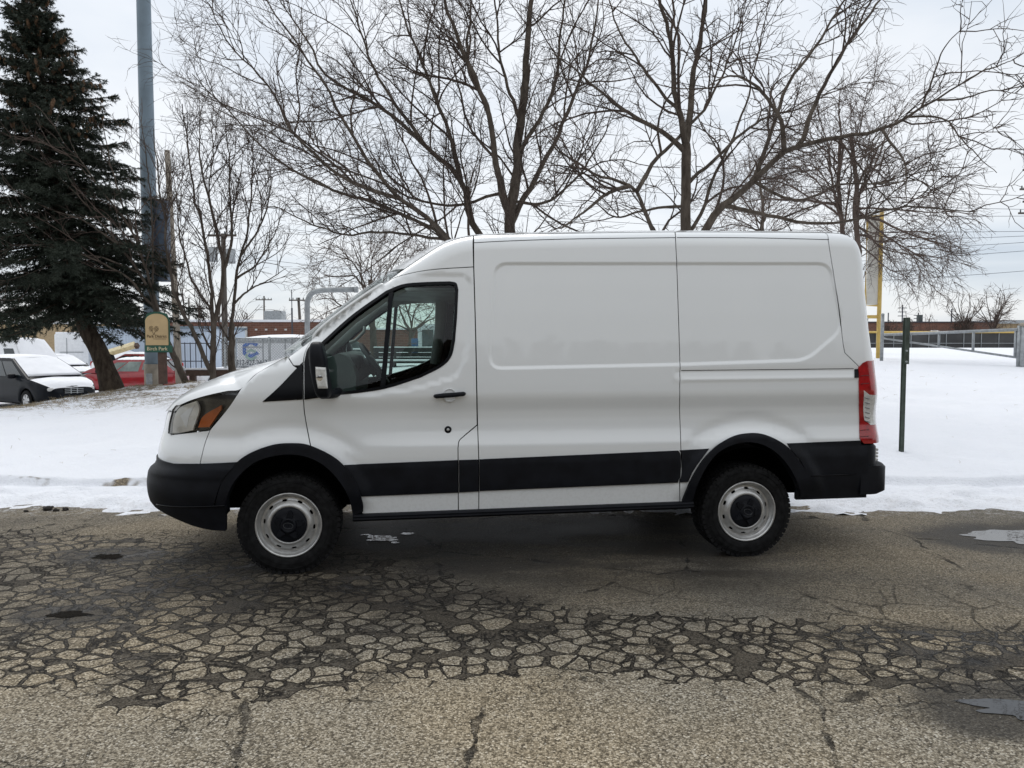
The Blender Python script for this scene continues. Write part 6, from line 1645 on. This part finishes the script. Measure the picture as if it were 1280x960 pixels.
for x in np.arange(-W_/2-zt, W_/2, st_):
    for sg_ in (1, -1):
        z0_, z1_ = 0.05, zt; xs0, xs1 = x, x+(z1_-z0_)
        if sg_ < 0: xs0, xs1 = xs1, xs0
        # clip to the bay
        A = np.array([xs0, z0_]); B = np.array([xs1, z1_]); lo_, hi_ = -W_/2, W_/2
        ts = sorted([(lo_-A[0])/(B[0]-A[0]), (hi_-A[0])/(B[0]-A[0])]); t0_, t1_ = max(0, ts[0]), min(1, ts[1])
        if t1_-t0_ < .02: continue
        P_ = A+(B-A)*t0_; Q_ = A+(B-A)*t1_; dg_.append([(P_[0], .004*sg_, P_[1]), (Q_[0], .004*sg_, Q_[1])])
mb = MB(); dg_ = np.array(dg_); tubes(mb, dg_, np.full(dg_.shape[:2], .007), 3); mb.build('wire_mesh', M['galv'], cf, fix=False)
a_, b_ = gpt(232, 19.5), gpt(312, 19.5)
z0_ = at(270, 468.5, 19.5).z; o_ = thing('timber_rail', 'low snow-topped wooden rail between the young trees', 'rail', ((a_[0]+b_[0])/2, 19.5, z0_))
mb = MB(); mb.box((0, 0, .05), (b_[0]-a_[0], .14, .15), bev=.01); mb.build('beam', M['wood_brown'], o_)
mb = MB(); mb.box((0, 0, .145), (b_[0]-a_[0], .13, .05), bev=.02); mb.build('snow_cover', M['snowcap'], o_)
for f in (-.42, 0, .42): mb = MB(); mb.box((f*(b_[0]-a_[0]), .08, -.3), (.14, .12, .6)); mb.build('post', M['wood_brown'], o_)
D = 36; xa, xb = at(236, 426, D).x, at(262, 426, D).x; zt = at(240, 428, D).z-zb
mf = thing('metal_fence', 'dark open metal fence panel behind the sign and white pickup', 'fence', ((xa+xb)/2-.3, D, zb)); W_ = xb-xa+.8
for k in np.linspace(0, 1, 8): mb = MB(); mb.tube([(-W_/2+W_*k, 0, 0), (-W_/2+W_*k, 0, zt)], .022, 6); mb.build('picket', M['letter_dark'], mf, fix=False)
for k in (.35, .6, .98): mb = MB(); mb.tube([(-W_/2, 0, zt*k), (W_/2, 0, zt*k)], .025, 6); mb.build('rail', M['letter_dark'], mf)
# ------------------------------------------------------------------ seen through the cab
D = 20.5; b = gpt(506, D); bn = thing('park_bench', 'dark park bench with snow on its seat, seen through the cab windows', 'bench', b, R(4))
zs_, zk = at(506, 452.5, D).z-b[2], at(506, 434.5, D).z-b[2]; W_ = hpx(78, D)
mb = MB(); mb.box((0, -.18, zs_), (W_, .42, .05)); mb.build('seat', M['bench_dark'], bn)
mb = MB(); mb.box((0, -.18, zs_+.05), (W_, .40, .05), bev=.02); mb.build('snow_cover', M['snowcap'], bn)
for k in range(3): mb = MB(); z = zk-.065-.125*k; mb.box((0, .06, z), (W_, .035, .115), bev=.006); mb.build('back_slat', M['bench_dark'], bn)
mb = MB(); mb.box((0, .06, zk+.012), (W_, .05, .03), bev=.01); mb.build('snow_cover', M['snowcap'], bn)
for f in (-.44, -.16, .44):
    mb = MB(); mb.box((f*W_, .09, zk/2), (.06, .05, zk)); mb.box((f*W_, -.32, zs_/2), (.055, .05, zs_)); mb.build('leg', M['bench_dark'], bn)
D = 21.5; b = gpt(441, D); tbn = thing('litter_bin', 'square grey litter bin with a domed lid, seen through the cab window', 'bin', b)
zt = at(441, 437, D).z-b[2]; w_ = hpx(23, D); mb = MB(); mb.box((0, 0, zt/2), (w_, w_, zt), bev=.02); mb.build('bin_body', M['bin_grey'], tbn)
V_, F_ = superbox((0, 0, zt+.05), (w_*.38, w_*.38, .20), .7); mb = MB(); mb.add(V_, F_); mb.build('lid', M['bin_grey'], tbn)
mb = MB(); mb.box((0, 0, zt+.02), (w_*1.06, w_*1.06, .045), bev=.015); mb.build('snow_rim', M['snowcap'], tbn)
D = 38; b = gpt(518.5, D); o_ = thing('blue_barrel', 'small blue barrel behind the bench, seen through the cab', 'barrel', b); zt = at(518, 423, D).z-b[2]
mb = MB(); mb.lathe([(.001, 0), (.16, 0), (.175, .2*zt), (.165, .5*zt), (.175, .8*zt), (.16, zt), (.001, zt)], 20, 'z'); mb.build('drum', M['blue_bin'], o_)
D = 43; b = gpt(541, D); o_ = thing('small_shed', 'small grey shed with a dark door, seen through the cab window', 'shed', b); zt = at(541, 408, D).z-b[2]
mb = MB(); mb.box((0, 0, zt/2), (1.5, 1.4, zt)); mb.build('wall', M['white_panel'], o_)
mb = MB(); mb.box((-.2, -.72, zt*.45), (.62, .05, zt*.82)); mb.build('door', M['bin_grey'], o_)
mb = MB(); mb.box((0, 0, zt+.06), (1.7, 1.6, .12)); mb.build('roof', M['snowcap'], o_)
D = 50; x0, x1 = at(415, 426, D).x, at(585, 426, D).x; o_ = thing('brick_building', 'low brick building seen through the cab windows', 'building', ((x0+x1)/2, D+3, .9)); zt = at(500, 412, D).z-.9
mb = MB(); mb.box((0, 0, zt/2), (x1-x0, 6, zt)); mb.build('wall', M['brick'], o_)
mb = MB(); mb.box((0, 0, zt+.05), (x1-x0+.2, 6.2, .1)); mb.build('roof', M['snowcap'], o_)
# ------------------------------------------------------------------ parked vehicles
def lathe_wheel(parent, x, y, r, sgn, spokes=6):
    wq = bpy.data.objects.new('wheel', None); COL.objects.link(wq); wq.parent = parent; wq.location = (x, y, r)
    mb = MB(); mb.lathe([(r*.62, -.10), (r*.92, -.105), (r, -.07), (r, .07), (r*.92, .105), (r*.62, .10)], 32); mb.build('tyre', M['rubber'], wq)
    mb = MB(); yo = -.095*sgn
    mb.lathe([(r*.63, yo), (r*.60, yo*1.06), (r*.56, yo*.9)], 32); mb.lathe([(r*.001, yo*1.0), (r*.16, yo*1.0), (r*.20, yo*.8)], 20)
    for k in range(spokes):
        a = 2*PI*k/spokes+.3; d_ = np.array([math.cos(a), 0, math.sin(a)]); t_ = np.array([-math.sin(a), 0, math.cos(a)])
        V = [d_*r*.12-t_*r*.11, d_*r*.12+t_*r*.11, d_*r*.60+t_*r*.17, d_*r*.60-t_*r*.17]; V = [v+np.array([0, yo, 0]) for v in V]+[v+np.array([0, yo*.75, 0]) for v in V]
        mb.add(V, [(0, 1, 2, 3), (4, 7, 6, 5), (0, 4, 5, 1), (1, 5, 6, 2), (2, 6, 7, 3), (3, 7, 4, 0)], False)
    mb.build('rim', M['wheelcover'], wq)
    mb = MB(); mb.lathe([(.001, yo*.55), (r*.62, yo*.55)], 24); mb.build('brake_disc', M['void'], wq)
def vehicle(name, label, cat, loc, rz, paint, low, cab, W, wheels, r, wins, snow=(), group=None, lamps=True, grille=None, spokes=6, gl='carglass'):
    """low: (x, z_bottom, z_top, half width) stations; cab: belt and roof outlines (x_front_base, x_front_top, x_rear_top, x_rear_base, z_belt, z_roof)"""
    root = thing(name, label, cat, loc, rz, group)
    S = np.array(low, float); xs_ = np.linspace(S[0, 0], S[-1, 0], 60)
    wb = [x for x in wheels]
    rows = []
    for x in xs_:
        zb_, zt_, hw = [float(np.interp(x, S[:, 0], S[:, k])) for k in (1, 2, 3)]
        for wx in wb:
            q = (r*1.13)**2-(x-wx)**2
            if q > 0: zb_ = max(zb_, r+math.sqrt(q))
        zt2 = max(zt_, zb_+.06); h = zt2-zb_
        half = [(hw*.90, zb_), (hw*.985, zb_+.10*h), (hw, zb_+.35*h), (hw*.995, zb_+.62*h), (hw*.965, zb_+.90*h), (hw*.90, zt2-.012), (hw*.5, zt2+.02), (0, zt2+.03)]
        rows.append([(x, -y, z) for y, z in half]+[(x, y, z) for y, z in half[-2::-1]])
    rows = np.array(rows); mb = MB(); mb.grid(rows)
    n = rows.shape[1]
    for k, rev in ((0, False), (-1, True)):
        f = list(range(n)); mb.add(rows[k], [tuple(f[::-1] if rev else f)], False)
    mb.build('body', paint, root)
    mb = MB()
    for wx in wb:
        for sy in (-1, 1):
            a = arc(wx, r*1.14, -5, 185, 20, r); y0, y1 = sy*W*.97, sy*(W-.28)
            mb.grid(np.array([[(p[0], y0, p[1]) for p in a], [(p[0], y1, p[1]) for p in a]])); mb.add([(p[0], y1, p[1]) for p in a], [tuple(range(len(a)))])
    mb.box((sum(wb)/2, 0, r*.75), (wb[0]-wb[-1], W*1.6, .12)); mb.build('underbody', M['void'], root)
    xa, xb_, xc2, xd, zbl, zrf = cab; wr = W*.74; wbt = W*.955
    def side_p(t, f, sgn, out=0.0):
        bx_ = xa+(xd-xa)*t; rx_ = xb_+(xc2-xb_)*t
        g_ = f**.92
        return (bx_+(rx_-bx_)*f, sgn*(wbt+(wr-wbt)*f**1.25+out), zbl+(zrf-zbl)*g_)
    tt_, ff = np.linspace(0, 1, 26), np.linspace(0, 1, 9)
    mb = MB()
    ringp = []
    for f in ff:
        row = [side_p(t, f, -1) for t in tt_]
        e_ = [side_p(1, f, -1), side_p(1, f, 1)]; row += [(e_[0][0]+.10*(1-abs(s)**2)*(xd-xa > 0 and -1 or 1), e_[0][1]*-s if False else e_[0][1]+(e_[1][1]-e_[0][1])*(s+1)/2, e_[0][2]) for s in np.linspace(-.85, .85, 9)]
        row += [side_p(t, f, 1) for t in tt_[::-1]]
        e_ = [side_p(0, f, 1), side_p(0, f, -1)]; row += [(e_[0][0]+.12*(1-abs(s)**2), e_[0][1]+(e_[1][1]-e_[0][1])*(s+1)/2, e_[0][2]) for s in np.linspace(-.85, .85, 9)]
        row.append(row[0]); ringp.append(row)
    mb.grid(np.array(ringp))
    # roof crown
    rp = [[(lambda p, q: (p[0]+(q[0]-p[0])*v, p[1]+(q[1]-p[1])*v, p[2]+.06*(1-(2*v-1)**2)*math.sin(PI*min(max(t, .02), .98))**.4))(side_p(t, 1, -1), side_p(t, 1, 1)) for v in np.linspace(0, 1, 9)] for t in tt_]
    mb.grid(np.array(rp)); mb.build('cabin', paint, root)
    for sgn in (-1, 1):
        for t0_, t1_, f0, f1 in wins:
            mb = MB(); mb.grid(np.array([[side_p(t0_+(t1_-t0_)*u, f0+(f1-f0)*v, sgn, .007) for u in np.linspace(0, 1, 8)] for v in np.linspace(0, 1, 5)])); mb.build('window', M[gl], root)
    mb = MB(); f0, f1 = .06, .93
    def screen(f, s, k, out):
        A, B = side_p(k, f, -1), side_p(k, f, 1); bul = .12 if k == 0 else -.10
        return (A[0]+bul*(1-s*s)+(out if k == 0 else -out), A[1]+(B[1]-A[1])*(s+1)/2, A[2]+out*.4)
    for k, nm_ in ((0, 'windscreen'), (1, 'rear_window')):
        mb = MB(); mb.grid(np.array([[screen(f, s_, k, .012) for s_ in np.linspace(-.9, .9, 9)] for f in np.linspace(.08, .92, 6)])); mb.build(nm_, M['carglass'], root)
    for wx in wb:
        for sy in (-1, 1): lathe_wheel(root, wx, sy*(W-.13), r, -sy, spokes)
    xf_, xr_ = S[-1, 0], S[0, 0]
    if lamps:
        zf = float(np.interp(xf_-.25, S[:, 0], S[:, 2])); wf = float(np.interp(xf_-.12, S[:, 0], S[:, 3]))
        for sy in (-1, 1):
            V_, F_ = superbox((xf_-.27, sy*(wf-.13), zf-.15), (.20, .165, .075), .6); mb = MB(); mb.add(V_, F_); hl_ = mb.build('headlight', M['headlamp'], root)
            V_, F_ = superbox((xf_-.42, sy*(wf+.015), zf-.13), (.10, .06, .06), .6); mb = MB(); mb.add(V_, F_); mb.build('indicator', M['amber'], hl_)
            zr = float(np.interp(xr_+.1, S[:, 0], S[:, 2])); wr_ = float(np.interp(xr_+.08, S[:, 0], S[:, 3]))
            V_, F_ = superbox((xr_+.06, sy*(wr_-.08), zr-.10), (.10, .13, .16), .6); mb = MB(); mb.add(V_, F_); mb.build('tail_light', M['red_lens'], root)
    for sy in (-1, 1):
        p = side_p(.16, .12, sy, .13); V_, F_ = superbox(p, (.09, .12, .08), .6); mb = MB(); mb.add(V_, F_); mb.build('wing_mirror', M['plastic'], root)
    if grille:
        z0_, z1_ = grille; wf = S[-1, 3]
        mb = MB(); mb.box((xf_-.015, 0, (z0_+z1_)/2), (.05, wf*1.25, z1_-z0_), bev=.015); gr_ = mb.build('grille', M['void'], root)
        for k in range(3): mb = MB(); mb.box((xf_+.012, 0, z0_+(z1_-z0_)*(k+.5)/3), (.02, wf*1.2, .020)); mb.build('grille_bar', M['galv'], gr_)
        for k in (-.2, .2): mb = MB(); mb.box((xf_+.014, k*wf, (z0_+z1_)/2), (.02, .03, z1_-z0_)); mb.build('grille_bar', M['galv'], gr_)
    # settled snow
    for kind in snow:
        mb = MB(); jit_ = lambda u, v: .012*math.sin(17*u+5*v)+.012*math.sin(31*v+3*u)
        eg = lambda i, n_: min(1.0, min(i, n_-1-i)/2.2)**.6
        if kind == 'roof': mb.grid(np.array([[(p[0], p[1], p[2]-.015+(.075+jit_(i, j)*.6)*min(eg(i, len(rp)), eg(j, 9)+.35)) for j, p in enumerate(rr_)] for i, rr_ in enumerate(rp)]))
        elif kind == 'windscreen': mb.grid(np.array([[screen(f, s_, 0, .014+(.034+jit_(f*3, s_*2)*.5)*(1-abs(s_)**4)) for s_ in np.linspace(-.93, .93, 11)] for f in np.linspace(-.02, 1.0, 9)]))
        elif kind == 'bonnet':
            rws = []
            for x in np.linspace(xa+.05, xf_-.06, 14):
                zt_, hw = float(np.interp(x, S[:, 0], S[:, 2])), float(np.interp(x, S[:, 0], S[:, 3]))
                rws.append([(x, s_*hw*.93, zt_-.012+(.07+jit_(x*2, s_))*(1-abs(s_)**4)*(1-max(0, (x-xf_+.45)/.45)**2*.8)) for s_ in np.linspace(-1, 1, 11)])
            mb.grid(np.array(rws))
        mb.build('snow_cover', M['snowcap'], root)
    return root
def ang_at(px, D, wheel_dx, rz):
    p = at(px, 426, D); return (p.x-wheel_dx*math.cos(rz), D-wheel_dx*math.sin(rz), -.65)
CW = [(.06, .30, .12, .84), (.32, .60, .10, .86), (.63, .88, .14, .84)]
rz = R(-32); c_ = at(60, 426, 24.6)
vehicle('minivan', 'dark minivan with snow on its bonnet and windscreen, nose to the right', 'minivan', (c_.x-1.62, 26.3, -.65), rz, M['dark_veh'],
        [(-2.5, .40, 1.0, .86), (-2.3, .28, 1.08, .95), (0, .24, 1.12, .99), (1.15, .24, 1.10, .99), (1.75, .24, 1.02, .97), (2.15, .25, .93, .92), (2.42, .28, .84, .82), (2.56, .33, .74, .66), (2.62, .40, .62, .50)],
        (1.68, .28, -2.05, -2.42, 1.02, 1.68), .99, (1.55, -1.5), .335, CW, ('roof', 'windscreen', 'bonnet'), grille=(.56, .74))
c_ = at(146, 426, 32)
vehicle('hatchback', 'red long-roofed hatchback with a snowy roof behind the spruce trunk', 'car', (c_.x, 33, -.65), R(184), M['red_veh'],
        [(-2.3, .42, .85, .72), (-2.15, .30, 1.0, .84), (-1.2, .24, 1.02, .89), (0, .22, .96, .89), (1.2, .24, .92, .89), (1.9, .24, .80, .83), (2.3, .32, .62, .62)],
        (1.60, .30, -1.55, -2.2, .92, 1.46), .89, (1.42, -1.36), .32, [(.16, .34, .12, .80), (.36, .60, .10, .86), (.64, .86, .22, .82)], ('roof',), gl='carglass2')
c_ = at(30, 426, 38)
VANP = [(-2.7, .45, 1.25, .95), (-2.5, .40, 1.3, .98), (0, .36, 1.3, .99), (1.6, .36, 1.25, .99), (2.3, .38, 1.12, .95), (2.75, .42, .95, .80)]
vehicle('delivery_van', 'white van with snow on its windscreen parked behind the dark minivan', 'van', (c_.x+.75, 36, -.65), R(-24), M['white_veh'], VANP, (2.0, 1.15, -2.5, -2.65, 1.2, 2.32), .99, (1.8, -1.6), .36, [(.05, .22, .12, .62)], ('roof', 'windscreen', 'bonnet'), lamps=True)
c_ = at(85, 426, 41)
SED = [(-2.3, .42, .95, .75), (-2.1, .30, 1.0, .86), (0, .24, .98, .90), (1.2, .24, .95, .89), (1.9, .26, .82, .82), (2.3, .34, .65, .62)]
PG = 'snow-covered cars parked at the back of the lot'
vehicle('parked_car', 'dark car under snow between the white van and the red hatchback', 'car', (c_.x, 40, -.65), R(-30), M['dark_veh'], SED, (1.4, .35, -1.2, -1.9, .95, 1.48), .9, (1.4, -1.35), .32, CW[:2], ('roof', 'windscreen', 'bonnet'), PG)
c_ = at(150, 426, 46)
vehicle('parked_car', 'white snow-topped car showing above the red roof beside the spruce trunk', 'car', (c_.x, 46, -.65), R(-40), M['white_veh'], SED, (1.4, .35, -1.2, -1.9, .95, 1.62), .9, (1.4, -1.35), .32, CW[:2], ('roof', 'windscreen', 'bonnet'), PG)
c_ = at(172, 426, 44)
vehicle('parked_car', 'dark-windowed snow-topped car just left of the blue pole', 'car', (c_.x, 44, -.65), R(170), M['red_veh'], SED, (1.4, .35, -1.2, -1.9, .95, 1.52), .9, (1.4, -1.35), .32, CW[:2], ('roof', 'windscreen'), PG)
c_ = at(98, 426, 50); o_ = thing('box_truck', 'white box truck with a snowy top at the back of the lot', 'truck', (c_.x, 50, -.65))
mb = MB(); mb.box((.2, 0, 1.70), (2.2, 2.3, 2.0), bev=.05); mb.build('box_body', M['white_veh'], o_)
mb = MB(); mb.box((.2, 0, 2.76), (2.1, 2.2, .14), bev=.06); mb.build('snow_cover', M['snowcap'], o_)
mb = MB(); mb.box((.2, -1.16, 1.55), (1.5, .02, .06)); mb.box((-.1, -1.16, 1.7), (.04, .02, 1.5)); mb.build('side_trim', M['galv'], o_)
V_, F_ = superbox((2.1, 0, 1.25), (.8, 1.0, .85), .4); mb = MB(); mb.add(V_, F_); mb.build('cab', M['white_veh'], o_)
mb = MB(); mb.box((2.5, 0, 1.65), (.75, 1.7, .5), bev=.1); mb.build('windscreen', M['carglass'], o_)
for x in (-1.2, 1.9): 
    for y in (-1, 1): lathe_wheel(o_, x, y*.95, .38, -y)
c_ = at(155, 426, 43); o_ = thing('boom_lift', 'folded cream boom lift in front of the pale blue building', 'boom lift', (c_.x, 43.0, -.65))
mb = MB(); mb.box((0, 0, .75), (1.9, 1.4, .5), bev=.05); mb.build('chassis', M['sign_cream'], o_)
mb = MB(); mb.tube([(-1.0, 0, 1.55), (.62, 0, 2.05)], .20, 4, smooth=False); mb.build('boom', M['sign_cream'], o_)
mb = MB(); mb.tube([(.62, 0, 1.98), (.80, 0, 2.0)], .17, 4, smooth=False); mb.build('boom_head', M['wood_brown'], o_)
mb = MB(); mb.tube([(-.5, 0, .9), (-.8, 0, 1.6)], .14, 4, smooth=False); mb.build('turret', M['plastic'], o_)
for x in (-.7, .7):
    for y in (-1, 1): lathe_wheel(o_, x, y*.65, .35, -y)
c_ = at(268, 426, 31)
PK = [(-2.6, .55, 1.1, .92), (-2.5, .5, 1.12, .95), (0, .42, 1.15, .97), (1.3, .42, 1.12, .97), (2.2, .46, 1.0, .92), (2.6, .5, .85, .80)]
vehicle('pickup_truck', 'white pickup truck nosing left behind the leaning tree', 'truck', (c_.x+1.35-.35, 33.9, -.65), R(181), M['white_veh'], PK, (1.35, .55, -.9, -1.15, 1.08, 1.78), .96, (1.65, -1.7), .40, [(.08, .48, .12, .84), (.54, .92, .12, .84)], ('roof', 'bonnet', 'windscreen'))
# dark grit along the edge of the road
rg = np.random.default_rng(9)
for px, py, r in ((60, 638, .030), (70, 639, .020), (82, 638, .022), (33, 640, .014)):
    a, d_, e_ = ray(px, py); t = HCAM/-e_; c = np.array([a*t, d_*t, r*.5])
    V_, F_ = superbox((0, 0, 0), (r*1.3, r, r*.7), .9, 14, 9); V_ = np.array(V_); V_ *= 1+.28*rg.normal(size=(len(V_), 1)); mb = MB(); mb.add(V_, F_); o = mb.build('dirt_clod', M['dirt']); o.location = c
    tag(o, {60: 'largest black dirt clod on the snow edge at far left', 70: 'second black dirt clod, touching the largest at far left', 82: 'third black dirt clod, right of the other two', 33: 'smallest dark dirt clod, nearest the left frame edge'}[px], 'dirt clod', 'dirt clods by the road edge')
# unseen wood added behind the camera, shaped to be mirrored in the van's paint
rng_ = np.random.default_rng(40); n = 2600
P0_ = np.stack([rng_.uniform(-70, 70, n), rng_.uniform(-46, -38, n), np.zeros(n)], 1); hh = rng_.uniform(6, 12.5, n)
P = np.stack([P0_, P0_+np.stack([rng_.normal(size=n)*.4, rng_.normal(size=n)*.4, hh*.5], 1), P0_+np.stack([rng_.normal(size=n)*1.2, rng_.normal(size=n)*1.2, hh], 1)], 1)
mb = MB(); tubes(mb, P, np.array([.45, .5, .3])[None].repeat(n, 0), 4); tag(mb.build('woodland', M['twig'], fix=False), 'unseen bare woodland across the road, added for its reflection in the van', 'woodland', kind='stuff')
